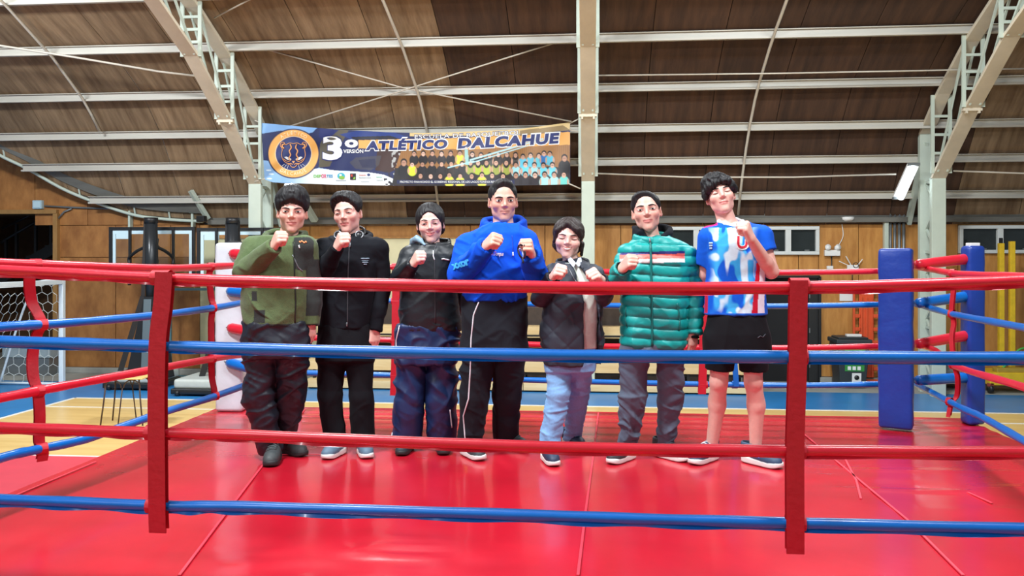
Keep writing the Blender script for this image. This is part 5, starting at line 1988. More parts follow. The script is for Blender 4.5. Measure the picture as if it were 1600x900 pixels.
def build_person(c):
    p = Person('person', c['label'], c['pxb'], c['d0'])
    J = p.J
    S = p.S
    R = rot3(*c['face'])
    hd = Head([0, 0, 0], R, c.get('hsc', 1.0), c.get('wide', 1.07), c.get('jaw', 1.0), c.get('nose', 1.0))
    e = J(*c['eyes'], c.get('edd', -0.06))
    hd.c = e + R @ np.array([0, 0.082, 0])
    p.head = hd
    nb = J(*c['neck'], c.get('neckdd', 0.03))
    arms = []
    for a in c['arms']:
        arms.append([J(*q) for q in a['j']])
    legs = []
    # shoes fix the depth of the ankles
    feet = []
    for sh in c['shoes']:
        g = p.ground(*sh['toe'])
        a = math.radians(sh['ang'])
        dirv = np.array([math.sin(a), -math.cos(a), 0])
        hl = g - dirv * 0.232 * sh.get('sc', 1.0)
        feet.append((hl, dirv))
    for lg, (heel, dirv) in zip(c['legs'], feet):
        ank = lg['j'][-1]
        dd = heel[1] - 0.03 * 0
        pts = []
        n = len(lg['j'])
        for i, q in enumerate(lg['j']):
            t = i / (n - 1)
            pts.append(J(q[0], q[1], (q[2] if len(q) > 2 else dd * (t ** 1.0) * 0.9 - 0.02 * (1 - abs(2 * t - 1)))))
        pts[-1][0] = 0.4 * pts[-1][0] + 0.6 * (heel[0] + dirv[0] * 0.03)
        legs.append(pts)
    # ---------------- body
    hz = hd.c[2]
    rng_ = [(hz - 0.20, hz + 0.18)]
    for a, pts in zip(c['arms'], arms):
        z = pts[-1][2]
        rng_.append((z - 0.14, z + 0.16) if a['hand'] == 'fist' else (z - 0.23, z + 0.03))
    allp = np.array([q for a in arms for q in a] + [q for l in legs for q in l] + [hd.c])
    lo = allp.min(0) - 0.16
    hi_ = allp.max(0) + 0.16
    for heel, dirv in feet:
        lo = np.minimum(lo, heel - 0.26)
        hi_ = np.maximum(hi_, heel + 0.12)
    lo[2], hi_[2] = -0.02, hz + 0.19
    if c.get('bare_legs'): rng_ += [(0.02, 0.62), (hz - 0.6, hz)]
    f = Field(axis_grid([(lo[0], hi_[0], 0.0044)]), axis_grid([(lo[1], hi_[1], 0.0044)]), zspans(rng_, lo[2], hi_[2], 0.0044, 0.014))
    top = p.rows(c['top'])
    f.loft([(z, x, y, rx * 0.78, ry * 0.74) for z, x, y, rx, ry in top], k=0.03)
    pel = p.rows(c['pelvis'])
    zc_ = pel[0][0] if pel[0][0] < pel[-1][0] else pel[-1][0]
    pw = pel[0]
    f.loft([(min(r[0] for r in pel) + 0.05, pw[1], pw[2], pw[3] * 0.75, pw[4] * 0.75), (max(r[0] for r in pel), pw[1], pw[2], pw[3] * 0.74, pw[4] * 0.75), (top[-1][0] + 0.12 if top[-1][0] < top[0][0] else top[0][0] + 0.12, pw[1], pw[2], pw[3] * 0.72, pw[4] * 0.72)], k=0.03)
    nr = c.get('neckr', 0.055)
    f.cone(nb + [0, 0.01, -0.06], hd.P(0, 0.030, -0.050), nr * 1.12, nr, k=0.03)
    f.cone(hd.P(0, 0.02, -0.075), hd.P(0, 0.05, 0.0), 0.045, 0.055, k=0.02)
    for a, pts in zip(c['arms'], arms):
        ar = a.get('body_r', (0.046, 0.040, 0.036, 0.027))
        mid = pts[1] * 0.72 + pts[2] * 0.28
        f.cone(nb + [0, 0.02, -0.05], pts[0], 0.05, ar[0], k=0.03)
        f.chain([pts[0], pts[1], mid, pts[2]], ar, k=0.018)
        if a['hand'] == 'fist': fist(f, pts[2], a['u'], a['n'], a['thumb'], a.get('sc', 1.0))
        else: relaxed(f, pts[2], a['u'], a['n'], a['thumb'], a.get('sc', 1.0))
    for lg, pts, (heel, dirv) in zip(c['legs'], legs, feet):
        br = lg.get('body_r', (0.060, 0.044, 0.032))
        if c.get('bare_legs'):
            f.chain(pts, br, k=0.02)
            kn = pts[1]
            f.ell(kn + [0, -0.030, 0.004], (0.034, 0.030, 0.040), k=0.03)
            cm = pts[1] * 0.55 + pts[3] * 0.45 if len(pts) > 3 else pts[1]
            f.ell(pts[2] + [0, 0.020, 0.02], (0.050, 0.045, 0.10), k=0.03)
            for sx in (-1, 1): f.ell(np.array([pts[-1][0] + sx * 0.028, pts[-1][1], 0.085]), (0.014, 0.016, 0.018), k=0.015)
        else:
            f.chain(pts, br, k=0.02)
        f.cone(pts[-1], heel + [0, 0, 0.07] + dirv * 0.02, br[-1], 0.028, k=0.02)
        f.cone(heel + [0, 0, 0.05] + dirv * 0.0, heel + dirv * 0.17 + [0, 0, 0.035], 0.024, 0.018, k=0.02)
    hd.sculpt(f, c.get('smile', 0.0))
    p.finish_body(f, lambda V: hd.color(V, c.get('skin', (216, 160, 140)), c.get('lips', (176, 96, 92)), c.get('blush', 0.25), c.get('smile', 0.0)))
    hd.brows(p.root, M_BROW, c.get('browlift', 0.0), c.get('browthick', 1.0), c.get('browinner', 0.0))
    hd.eyes(p.root, M_IRIS, c.get('open', 1.0))
    # ---------------- hair
    hf = Field(*[axis_grid([(hd.c[i] - 0.17, hd.c[i] + 0.17, 0.0042)]) for i in range(3)])

    def E(cc, r, op='add', k=0.012, yaw=0, pitch=0, roll=0): hf.ell(hd.P(*cc), np.array([r[0] * hd.wide, r[1], r[2]]) * hd.sc, R @ rot3(yaw, pitch, roll), k, op)

    def C(a, b, ra, rb, op='add', k=0.01): hf.cone(hd.P(*a), hd.P(*b), ra * hd.sc, rb * hd.sc, k, op)

    def half(nv, off, k=0.006):
        """cut away where nv . q < off (head frame)"""
        nw = R @ np.array(nv, float)
        nw /= np.linalg.norm(nw)
        cc = hd.c
        hf.put(lambda X, Y, Z: (X - cc[0]) * nw[0] + (Y - cc[1]) * nw[1] + (Z - cc[2]) * nw[2] - off, hd.c - 0.3, hd.c + 0.3, k, 'cut')
    c['hair'](E, C, half)

    def strands(V):
        q_ = hd.loc(V)
        az = np.arctan2(q_[:, 0], -(q_[:, 1] - 0.02))
        P_ = np.stack([az * 9, q_[:, 2] * 16, q_[:, 1] * 14], 1)
        P3 = np.stack([az * 24, q_[:, 2] * 26, q_[:, 1] * 26], 1)
        a_ = c.get('hairamp', 0.006)
        return a_ * (ridge(P_ + vnoise(q_ * 22, 4)[:, None] * 1.2, 31) - 0.5) + a_ * 0.5 * (ridge(P3, 33) - 0.5)
    p.garment('hair', hf, c.get('hairmat', M_HAIRK), (20, 20, 22), strands, keep_all=False)
    # ---------------- trousers
    tf = Field(axis_grid([(lo[0], hi_[0], 0.0068)]), axis_grid([(lo[1], hi_[1], 0.0068)]), axis_grid([(0.03, pel[0][0] + 0.12 if pel[0][0] > pel[-1][0] else pel[-1][0] + 0.12, 0.0068)]))
    tf.loft(pel, k=0.02, n=2.4)
    for lg, pts, (heel, dirv) in zip(c['legs'], legs, feet):
        rp = [r * S for r in lg['r']]
        q_ = pts[:len(rp)] if 'hem' not in lg else [pts[0], J(*lg['hem'], (pts[0][1] + pts[1][1]) / 2)]
        for i in range(len(q_) - 1):
            tf.cone(q_[i], q_[i + 1], rp[i], rp[i + 1], k=0.035 if i == 0 else 0.018, capb=(i == len(q_) - 2), flat=((0, 1, 0), 0.92))
        # hem opening
        v = (q_[-1] - q_[-2]) / np.linalg.norm(q_[-1] - q_[-2])
        tf.cone(q_[-1] - v * 0.025, q_[-1] + v * 0.05, rp[-1] - 0.010, rp[-1] - 0.008, k=0.004, op='cut', flat=((0, 1, 0), 0.92))
    tro, tb = p.garment(c.get('trouser_name', 'trousers'), tf, c['tmat'], c['tcol'], c.get('tfold'))
    p.tro, p.tb = tro, tb
    # ---------------- upper garment
    zt = hz - 0.02
    jh = c.get('jh', 0.0062)
    jf = Field(axis_grid([(lo[0] - 0.02, hi_[0] + 0.02, jh)]), axis_grid([(lo[1] - 0.02, hi_[1] + 0.02, jh)]), axis_grid([(min(top[0][0], top[-1][0]) - 0.09, zt, jh)]))
    jf.loft(top, k=0.03, n=2.5)
    sr = c['sleeve']
    for a, pts in zip(c['arms'], arms):
        jf.cone(nb + [0, 0.01, c.get('trapz', -0.045)], pts[0] + [0, 0, 0.006], c.get('trap', 0.055), sr[0] * 0.92, k=0.035)
        if c.get('short_sleeve'):
            en = pts[0] + (pts[1] - pts[0]) * a.get('cut', 0.62)
            jf.cone(pts[0], en, sr[0], sr[1], k=0.03, capb=True)
            v = (pts[1] - pts[0]) / np.linalg.norm(pts[1] - pts[0])
            jf.cone(en - v * 0.03, en + v * 0.1, sr[1] - 0.010, sr[1] - 0.008, k=0.003, op='cut')
        else:
            mid = pts[1] * 0.5 + pts[2] * 0.5
            um = pts[0] * 0.62 + pts[1] * 0.38
            rm = sr[0] * 0.62 + sr[1] * 0.38
            jf.cone(pts[0], um, sr[0], rm, k=0.022)
            jf.cone(um, pts[1], rm, sr[1], k=0.006)
            v = (pts[2] - pts[1]) / np.linalg.norm(pts[2] - pts[1])
            en = pts[2] + v * 0.012
            jf.cone(pts[1], mid, sr[1], (sr[1] + sr[2]) / 2 + 0.004, k=0.006)
            jf.cone(mid, en, (sr[1] + sr[2]) / 2 + 0.004, sr[2], k=0.006, capb=True)
            jf.cone(en - v * 0.02, en + v * 0.08, sr[2] - 0.010, sr[2] - 0.006, k=0.003, op='cut')
    if 'topcut' in c: c['topcut'](jf, p, nb)
    jk, jb = p.garment(c['top_name'], jf, c['jmat'], c['jcol'](p) if c.get('jcolp') else c['jcol'], c.get('jfold'), label=c.get('jlabel'))
    p.jk, p.jb = jk, jb
    p.nb, p.arms_, p.legs_, p.feet = nb, arms, legs, feet
    for sh, (heel, dirv) in zip(c['shoes'], feet):
        p.shoe(heel, sh['ang'], c['shoe_mat'], c['sole_mat'], sh.get('sc', 1.0), c.get('stripes'), sh.get('side'), c.get('laces', True))
    return p


def ring_part(p, name, pts, rs, m, colr, parent, k=0.012, h=0.006, folds=None, cutneck=None, label=None, bowl=None):
    """a soft rolled piece (hood, collar, cuff) from a chain of round cones"""
    P_ = np.array(pts, float)
    mr = max(rs)
    f = Field(*[axis_grid([(P_[:, i].min() - mr - 0.02, P_[:, i].max() + mr + 0.02, h)]) for i in range(3)])
    f.chain(pts, rs, k=k)
    if bowl is not None:
        c_, r_ = bowl
        f.ell(np.array(c_, float), r_, None, 0.008, 'cut')
    if cutneck is not None:
        a, b, r = cutneck
        f.cone(a, b, r, r, k=0.006, op='cut')
    return p.garment(name, f, m, colr, folds, parent, label, keep_all=False)


def funnel(p, name, c, lo, hi_, wall, vee, tilt, m, colr, parent, folds=None, label=None, h=0.006, squash=2.2):
    """draped hood or stand collar: a thin-walled funnel round the neck, open at the top, with a V at the front.
    lo/hi_: (z, cy, rx, ry); vee: (half width at the top, z of its point); tilt: how much higher the back stands"""
    c = np.array(c, float)
    R_ = max(lo[2], hi_[2]) + 0.05
    top_ = hi_[0] + abs(tilt) * 0.2 + 0.06
    f = Field(*[axis_grid([(c[0] - R_, c[0] + R_, h)]), axis_grid([(c[1] - R_, c[1] + R_ + 0.05, h)]), axis_grid([(c[2] + lo[0] - 0.03, c[2] + top_, h)])])
    rows = [(c[2] + lo[0], c[0], c[1] + lo[1], lo[2], lo[3]), (c[2] + (lo[0] + hi_[0]) / 2, c[0], c[1] + (lo[1] + hi_[1]) / 2, (lo[2] + hi_[2]) / 2 + 0.006, (lo[3] + hi_[3]) / 2 + 0.004), (c[2] + top_ - 0.02, c[0], c[1] + hi_[1], hi_[2], hi_[3])]
    f.loft(rows, k=0.0, n=squash)
    f.put(lambda X, Y, Z: (c[2] + hi_[0] + (Y - c[1]) * tilt) - Z + 0 * X, f_lo(f), f_hi(f), 0.016, 'cut')
    f.loft([(r[0] - (0.02 if i == 0 else -0.03 * (i == 2)), r[1], r[2], r[3] - wall, r[4] - wall) for i, r in enumerate(rows)], k=0.012, op='cut', n=squash)
    if vee is not None:
        zt, zb = c[2] + hi_[0], c[2] + vee[1]

        def V_(X, Y, Z):
            hw = vee[0] * np.clip((Z - zb) / (zt - zb), -0.2, 2.0)
            return np.maximum((np.abs(X - c[0]) - hw) * 0.8, Y - c[1]) + 0 * Z
        f.put(V_, f_lo(f), f_hi(f), 0.012, 'cut')
    return p.garment(name, f, m, colr, folds, parent, label)


def f_lo(f): return np.array([f.xs[0], f.ys[0], f.zs[0]])


def f_hi(f): return np.array([f.xs[-1], f.ys[-1], f.zs[-1]])


def around(c0, rx, ry, angs, dz):
    return [np.array([c0[0] + rx * math.sin(math.radians(a)), c0[1] - ry * math.cos(math.radians(a)), c0[2] + z]) for a, z in zip(angs, dz)]


def cuff(p, i, r, m, col_, length=0.035, name='cuff'):
    pts = p.arms_[i]
    v = (pts[2] - pts[1]) / np.linalg.norm(pts[2] - pts[1])
    a, b = pts[2] - v * (length - 0.014), pts[2] + v * 0.018
    f = Field(*[axis_grid([(min(a[j], b[j]) - r - 0.02, max(a[j], b[j]) + r + 0.02, 0.005)]) for j in range(3)])
    f.cone(a, b, r, r * 0.95, k=0, capa=True, capb=True)
    f.cone(b - v * 0.02, b + v * 0.05, r - 0.008, r - 0.008, k=0.002, op='cut')
    return p.garment(name, f, m, col_, None, p.jk)


GU = (0.55, -0.45, 0.70)
GN = (-0.5, -0.75, 0.35)

# ---- 1 green fleece -----------------------------------------------------------------


def hair1(E, C, half):
    E((0, 0.006, 0.062), (0.090, 0.110, 0.098))
    E((0.01, -0.03, 0.10), (0.065, 0.07, 0.062), k=0.02)
    half((0, 0.22, 1), 0.007)
    E((0, 0.022, 0.030), (0.0775, 0.092, 0.075))
    half((0, 1, 0.9), -0.028)


def col1(p):
    def fn(V):
        c_ = np.tile(np.array(lin((82, 100, 62))), (len(V), 1))
        px = (V[:, 0] + p.X0) / (p.d0 + V[:, 1]) * F + 800
        py = 400 - (V[:, 2] - (CH - CZ)) / (p.d0 + V[:, 1]) * F
        k_ = np.array(lin((34, 38, 36)))
        front = V[:, 1] < -0.03
        m = front & (px > 459) & (px < 490) & (py > 372) & (py < 424 - (490 - px) * 0.1)
        m |= (px > 478) & (py > 405) & (py < 494)
        m |= front & (px > 394) & (px < 402) & (py > 455) & (py < 470) | front & (px > 396) & (px < 414) & (py > 484) & (py < 504)
        m |= (py > 505.5)
        c_[m] = k_
        return c_
    return fn


P1 = dict(label='person in green fleece jacket and black rain trousers with fist up, furthest left', pxb=432, d0=5.3, eyes=(456, 331), face=(13, 3, 1), neck=(445, 372), hsc=1.07, wide=1.09,
          top=[(371, 404, 474, .085), (385, 394, 484, .115), (410, 386, 484, .135), (440, 382, 483, .145), (475, 381, 483, .145), (500, 383, 481, .135), (507, 386, 479, .13)],
          arms=[dict(j=[(397, 390, 0.0), (384, 425, -0.07), (427, 386, -0.23)], hand='fist', u=GU, n=GN, thumb=-1, sc=1.06),
                dict(j=[(478, 389, 0.0), (486, 442, 0.03), (486, 505, -0.01)], hand='open', u=(0, -0.12, -1), n=(0.75, -0.65, 0), thumb=1)],
          sleeve=(0.074, 0.070, 0.047), pelvis=[(503, 382, 482, .125), (530, 381, 484, .13), (556, 383, 482, .125)],
          legs=[dict(j=[(407, 548), (404, 622), (413, 704)], r=(25, 23, 18)), dict(j=[(458, 548), (454, 615), (441, 698)], r=(25, 22, 15))],
          shoes=[dict(toe=(419, 731), ang=6, sc=1.08), dict(toe=(477, 714), ang=50, sc=1.05)], shoe_mat=mat('charcoal_shoe', (62, 68, 70), 0.6, var=0.12), sole_mat=M_SOLEK, laces=mat('dark_laces', (70, 76, 78), 0.7),
          hair=hair1, hairamp=0.009, open=0.75, browinner=-0.004, browthick=1.15, skin=(224, 172, 156), tmat=M_RAIN, tcol=(26, 31, 42), tfold=folds_fn(0.013, 4.5, 11, 2, 0.006, 32),
          jmat=M_FLEECE, jcol=col1, jcolp=True, jfold=folds_fn(0.009, 4, 8, 5, 0.003, 35), top_name='fleece_jacket')
p1 = build_person(P1)
nb = p1.nb
funnel(p1, 'hood', nb + [-0.012, 0.02, 0], (-0.065, 0.005, 0.145, 0.115), (0.025, 0.03, 0.128, 0.118), 0.030, (0.075, -0.075), 0.30, M_FLEECE, (76, 94, 56), p1.jk, folds_fn(0.010, 6, 12, 3, 0.003, 40))
p1.piping('zipper', p1.jb, [(458, 378), (460, 420), (462, 470), (461, 504)], 0.0045, mat('dark_zip', (36, 42, 34), 0.5), p1.jk)
p1.piping('pocket_zip', p1.jb, [(457, 398), (466, 418), (473, 424)], 0.004, M_ZIP, p1.jk)
lb = MB()
for dx, dy in ((0, 0), (3, -1), (6, 1), (9, 0)): lb.tube(p1.path(p1.jb, [(468 + dx, 377 + dy), (470 + dx, 379 + dy)], 0.002, 3), 0.005, 6)
lb.build('chest_emblem', mat('emblem_orange', (226, 150, 96), 0.6), p1.jk)
MB().tube(p1.path(p1.jb, [(467, 383), (468, 388)], 0.002, 4), 0.004, 6).build('zip_pull', M_PRINTW, p1.jk)
cuff(p1, 0, 0.044, M_JERSEY, (30, 34, 34))
cuff(p1, 1, 0.044, M_FLEECE, (64, 80, 48))

# ---- 2 black zip jacket ---------------------------------------------------------------


def hair2(E, C, half):
    E((0, 0.008, 0.050), (0.087, 0.107, 0.086))
    E((-0.01, -0.03, 0.075), (0.07, 0.075, 0.062))
    E((0.004, -0.120, -0.040), (0.064, 0.066, 0.064), 'cut', 0.008)
    E((0.03, -0.118, -0.010), (0.03, 0.05, 0.045), 'cut', 0.01)
    half((0, 1.0, 0.55), -0.030)
    half((0, 0.5, 1), -0.028)


P2 = dict(label='youth in black zip jacket and black trousers with headphones round the neck', pxb=541, d0=5.5, eyes=(536.5, 333), face=(-8, 4, -6), neck=(549, 366), hsc=1.06, wide=1.08,
          top=[(371, 520, 576, .08), (384, 503, 593, .105), (410, 500, 593, .125), (450, 502, 586, .13), (490, 501, 581, .125), (511, 503, 578, .115)],
          arms=[dict(j=[(507, 391, 0.0), (503, 431, -0.09), (526, 388, -0.23)], hand='fist', u=(0.5, -0.5, 0.7), n=GN, thumb=-1, sc=1.08),
                dict(j=[(589, 391, 0.0), (597, 448, 0.03), (586, 513, -0.02)], hand='open', u=(-0.05, -0.12, -1), n=(0.55, -0.85, 0), thumb=1, sc=1.05)],
          sleeve=(0.070, 0.060, 0.042), pelvis=[(506, 499, 580, .115), (545, 497, 582, .12), (562, 498, 582, .115)],
          legs=[dict(j=[(519, 550), (515, 618), (515, 694)], r=(21.5, 18.5, 17)), dict(j=[(561, 550), (565, 618), (565, 694)], r=(21.5, 18.5, 18.5))],
          shoes=[dict(toe=(505, 719), ang=-18, sc=1.0), dict(toe=(574, 718), ang=18, sc=1.0)], shoe_mat=mat('grey_blue_shoe', (88, 116, 136), 0.6, var=0.08), sole_mat=M_SOLEW, laces=mat('grey_laces', (120, 146, 160), 0.7),
          hair=hair2, hairamp=0.008, open=0.35, skin=(228, 178, 164), lips=(176, 84, 84), blush=0.35, tmat=M_JERSEY, tcol=(15, 18, 23), tfold=folds_fn(0.006, 3, 7, 12, 0.002, 55),
          jmat=M_JERSEY, jcol=(14, 17, 24), jfold=folds_fn(0.008, 4, 9, 15, 0.003, 35), top_name='zip_jacket')
p2 = build_person(P2)
nb = p2.nb
funnel(p2, 'hood', nb + [0.004, 0.02, 0], (-0.060, 0.01, 0.135, 0.105), (-0.002, 0.03, 0.112, 0.110), 0.026, (0.075, -0.055), 0.28, M_JERSEY, (18, 22, 30), p2.jk, folds_fn(0.006, 6, 12, 13, 0.002, 40))
funnel(p2, 'collar', nb + [0, 0.005, 0], (-0.055, 0.0, 0.078, 0.080), (0.020, 0.006, 0.072, 0.074), 0.012, (0.030, -0.03), 0.12, M_JERSEY, (15, 18, 25), p2.jk, h=0.005)
p2.piping('zipper', p2.jb, [(546, 382), (544, 420), (543, 460), (543, 508)], 0.004, mat('zip_dark', (60, 62, 66), 0.4), p2.jk)
MB().tube(p2.path(p2.jb, [(547, 379), (547, 386)], 0.003, 4), 0.005, 6).build('zip_pull', M_ZIP, p2.jk)
MB().tube(p2.path(p2.jb, [(542, 504), (542, 510)], 0.003, 4), 0.005, 6).build('zip_pull', M_ZIP, p2.jk)
em = MB()
for k_, (x0, x1) in enumerate(((564, 577), (565, 576), (566, 575), (568, 573))):
    P_ = p2.path(p2.jb, [(x0, 404 + k_ * 3), (x1, 404 + k_ * 3)], 0.002, 4)
    if len(P_) > 2: em.tube(P_, 0.0042 if k_ != 1 else 0.002, 6)
em.build('chest_badge', mat('badge_grey', (122, 142, 158), 0.6), p2.jk)
cuff(p2, 0, 0.038, M_JERSEY, (20, 24, 31))
cuff(p2, 1, 0.040, M_JERSEY, (20, 24, 31))
hp = thing('headphones', 'black and silver headphones worn round the neck of person in black zip jacket', 'headphones', p2.base + Matrix.Rotation(YAW, 3, 'Z') @ Vector(nb), YAW)
band = around(np.array([0, 0.01, 0.0]), 0.088, 0.085, [-75, -110, -150, 180, 150, 110, 75], [-0.005, 0.03, 0.05, 0.052, 0.05, 0.03, -0.005])
MB().tube(interp_pts([tuple(q) for q in band], 4), 0.009, 8).build('band', mat('headphone_black', (26, 28, 32), 0.4), hp)
for sx in (-1, 1):
    cpt = Vector((sx * 0.066, -0.078, -0.012))
    nrm = Vector((sx * 0.25, -1, 0.35)).normalized()
    MB().tube([cpt + nrm * 0.02, cpt - nrm * 0.012], 0.03, 16, rs=[0.026, 0.031], smooth=True).build('ear_cushion', MATS['headphone_black'], hp)
    u_, v_ = nrm.orthogonal().normalized(), None
    v_ = nrm.cross(u_)
    MB().tube([cpt + nrm * 0.021 + (u_ * math.cos(a) + v_ * math.sin(a)) * 0.024 for a in np.linspace(0, 2 * PI, 18)[:-1]], 0.005, 6, closed=True).build('silver_rim', M_ZIP, hp)

# ---- 3 girl in black windbreaker --------------------------------------------------------


def hair3(E, C, half):
    E((0, 0.016, 0.036), (0.085, 0.105, 0.096))
    E((0, 0.05, -0.04), (0.080, 0.065, 0.06), k=0.03)
    for sx in (-1, 1): E((sx * 0.066, 0.030, -0.018), (0.0155, 0.042, 0.052), k=0.015)
    E((-0.002, -0.106, -0.028), (0.070, 0.079, 0.113), 'cut', 0.006)
    half((0, 0.35, 1), -0.082)
    E((0.0, 0.125, -0.03), (0.042, 0.034, 0.042), k=0.01)


P3 = dict(label='girl in black hooded windbreaker and navy track trousers, smiling with one fist raised', pxb=663, d0=5.6, eyes=(671.5, 349.5), face=(3, 5, -4), neck=(677, 382), hsc=1.05, wide=1.08, neckr=0.047, jaw=0.92,
          top=[(384, 648, 700, .08), (397, 637, 710, .105), (430, 628, 712, .125), (470, 626, 715, .135), (500, 625, 719, .135), (515, 628, 720, .13)],
          arms=[dict(j=[(642, 402, 0.0), (624, 438, -0.07), (645, 413, -0.22)], hand='fist', u=(0.5, -0.5, 0.6), n=GN, thumb=-1, sc=1.0),
                dict(j=[(704, 403, 0.0), (716, 452, 0.07), (706, 505, 0.11)], hand='open', u=(-0.1, 0.1, -1), n=(0.75, -0.65, 0), thumb=1, sc=0.95)],
          sleeve=(0.070, 0.064, 0.043), pelvis=[(508, 622, 719, .125), (540, 618, 718, .13), (566, 618, 716, .125)],
          legs=[dict(j=[(642, 552), (639, 623), (633, 696)], r=(24, 22, 21)), dict(j=[(692, 552), (688, 623), (688, 696)], r=(24, 21.5, 19.5))],
          shoes=[dict(toe=(623, 713), ang=-10, sc=0.96), dict(toe=(693, 712), ang=8, sc=0.96)], shoe_mat=mat('dark_slate_shoe', (44, 56, 64), 0.6, var=0.1), sole_mat=M_SOLEK, laces=mat('slate_laces', (66, 78, 84), 0.7),
          hair=hair3, hairamp=0.006, open=0.45, smile=0.8, skin=(230, 182, 168), lips=(190, 96, 96), blush=0.45, browthick=0.85, browlift=0.001,
          tmat=M_NYLON, tcol=(22, 42, 84), tfold=folds_fn(0.015, 3.2, 8.5, 22, 0.004, 42), jmat=M_NYLON, jcol=(22, 29, 35), jfold=folds_fn(0.011, 4, 9, 25, 0.004, 30), top_name='windbreaker')
p3 = build_person(P3)
nb = p3.nb
funnel(p3, 'hood', nb + [0.0, 0.015, 0], (-0.055, 0.005, 0.125, 0.100), (0.025, 0.02, 0.108, 0.100), 0.024, (0.030, -0.05), 0.22, M_NYLON, (25, 31, 36), p3.jk, folds_fn(0.008, 6, 12, 28, 0.003, 40))
ring_part(p3, 'hood_lining', [p3.J(643, 384, 0.03), p3.J(645, 377, 0.0), p3.J(651, 373, -0.03), p3.J(658, 376, -0.06), p3.J(663, 382, -0.08)], [0.016, 0.020, 0.018, 0.014, 0.008], M_NYLON, (126, 156, 174), p3.jk, folds=folds_fn(0.006, 12, 22, 29), label='pale grey hood lining')
p3.piping('zipper', p3.jb, [(681, 384), (678, 396), (679, 408), (680, 440), (680, 505)], 0.004, mat('zip_dark', (60, 62, 66), 0.4), p3.jk)
MB().tube(p3.path(p3.jb, [(677, 392), (677, 400), (679, 406)], 0.003, 4), 0.004, 6).build('zip_tape', M_PRINTW, p3.jk)
MB().tube(p3.path(p3.jb, [(690, 405), (693, 404.5), (702, 406.5)], 0.002, 5), 0.005, 6).build('chest_print', M_PRINTW, p3.jk)
for pl in ([(627, 497), (619, 532), (619, 560)], [(613, 676), (611, 692)], [(703, 640), (706, 668)]):
    p3.piping('piping', p3.tb, pl, 0.0045, M_PIPE, p3.tro)
cuff(p3, 0, 0.038, M_NYLON, (22, 28, 34))

# ---- 4 man in blue hoodie ----------------------------------------------------------------


def hair4(E, C, half):
    E((0, 0.018, 0.041), (0.0795, 0.099, 0.086))
    E((0, -0.02, 0.095), (0.052, 0.062, 0.040), k=0.02)
    E((0, -0.122, -0.012), (0.068, 0.078, 0.088), 'cut', 0.008)
    half((0, 0.5, 1), -0.024)
    half((0, 1, 0.15), -0.055)


P4 = dict(label='tall man in bright blue hoodie with both fists raised, centre of the row', pxb=772, d0=5.4, eyes=(788.5, 313.7), face=(8, 4, -1), neck=(787, 349), hsc=1.07, wide=1.10, neckr=0.062, jaw=1.08, nose=1.2,
          top=[(352, 758, 812, .09), (366, 738, 824, .125), (395, 724, 828, .155), (430, 722, 828, .165), (455, 721, 824, .16), (468, 724, 820, .15)],
          arms=[dict(j=[(732, 386, 0.0), (719, 428, -0.10), (757, 386, -0.27)], hand='fist', u=(0.62, -0.55, 0.5), n=(-0.4, -0.7, 0.6), thumb=-1, sc=1.14),
                dict(j=[(820, 381, 0.0), (836, 427, -0.08), (831, 399, -0.27)], hand='fist', u=(-0.18, -0.72, 0.66), n=(0.9, -0.25, 0.3), thumb=1, sc=1.14)],
          sleeve=(0.083, 0.076, 0.050), pelvis=[(462, 722, 822, .145), (500, 720, 824, .15), (552, 722, 822, .145)],
          legs=[dict(j=[(747, 542), (742, 618), (737, 696)], r=(27, 22, 18.5)), dict(j=[(798, 542), (792, 616), (791, 688)], r=(26, 21.5, 19))],
          shoes=[dict(toe=(753, 721), ang=28, sc=1.05, side=-1), dict(toe=(824, 706), ang=44, sc=1.05, side=1)], shoe_mat=mat('dark_green_grey_shoe', (56, 70, 74), 0.6, var=0.1), sole_mat=M_SOLEW, stripes=mat('yellow_stripe', (226, 214, 40), 0.5), laces=mat('slate_laces', (66, 78, 84), 0.7),
          hair=hair4, hairamp=0.004, open=1.0, skin=(220, 168, 148), lips=(176, 112, 104), browthick=1.35, browlift=-0.002, blush=0.2,
          tmat=M_JERSEY, tcol=(27, 31, 38), tfold=folds_fn(0.009, 3, 8, 32, 0.003, 30), jmat=M_JERSEY, jcol=(8, 84, 220), jfold=folds_fn(0.012, 3.5, 8, 35, 0.004, 40), top_name='hoodie')
p4 = build_person(P4)
nb = p4.nb
funnel(p4, 'hood', nb + [0.0, 0.02, 0], (-0.085, 0.0, 0.155, 0.125), (0.020, 0.03, 0.134, 0.125), 0.034, (0.085, -0.095), 0.30, M_JERSEY, (8, 78, 208), p4.jk, folds_fn(0.010, 6, 12, 38, 0.003, 40))
p4.decal('ATorque', p4.jb, 777, 396.5, 6.5, M_PRINTW, p4.jk, 'chest_lettering', -3, 0.02, 0.3, 0.9, sx=0.62)
p4.decal('xxor', p4.jb, 719.5, 412, 12, M_PRINTC, p4.jk, 'sleeve_lettering', 18, 0.05, 0.0, 0.92, sx=0.85, off=0.006)
MB().tube(p4.path(p4.jb, [(801.5, 394), (801.8, 400)], 0.003, 4), 0.0045, 6).build('drawstring_tip', M_PRINTW, p4.jk)
p4.piping('drawstring', p4.jb, [(800, 368), (801, 382), (801.5, 394)], 0.0035, mat('blue_cord', (14, 76, 190), 0.8), p4.jk)
cuff(p4, 0, 0.050, M_JERSEY, (8, 74, 198))
cuff(p4, 1, 0.050, M_JERSEY, (8, 74, 198))
rib = Field(*[axis_grid([(a, b, 0.0065)]) for a, b in zip(p4.J(715, 472) + [0, -0.2, -0.02], p4.J(830, 458) + [0, 0.2, 0.02])])
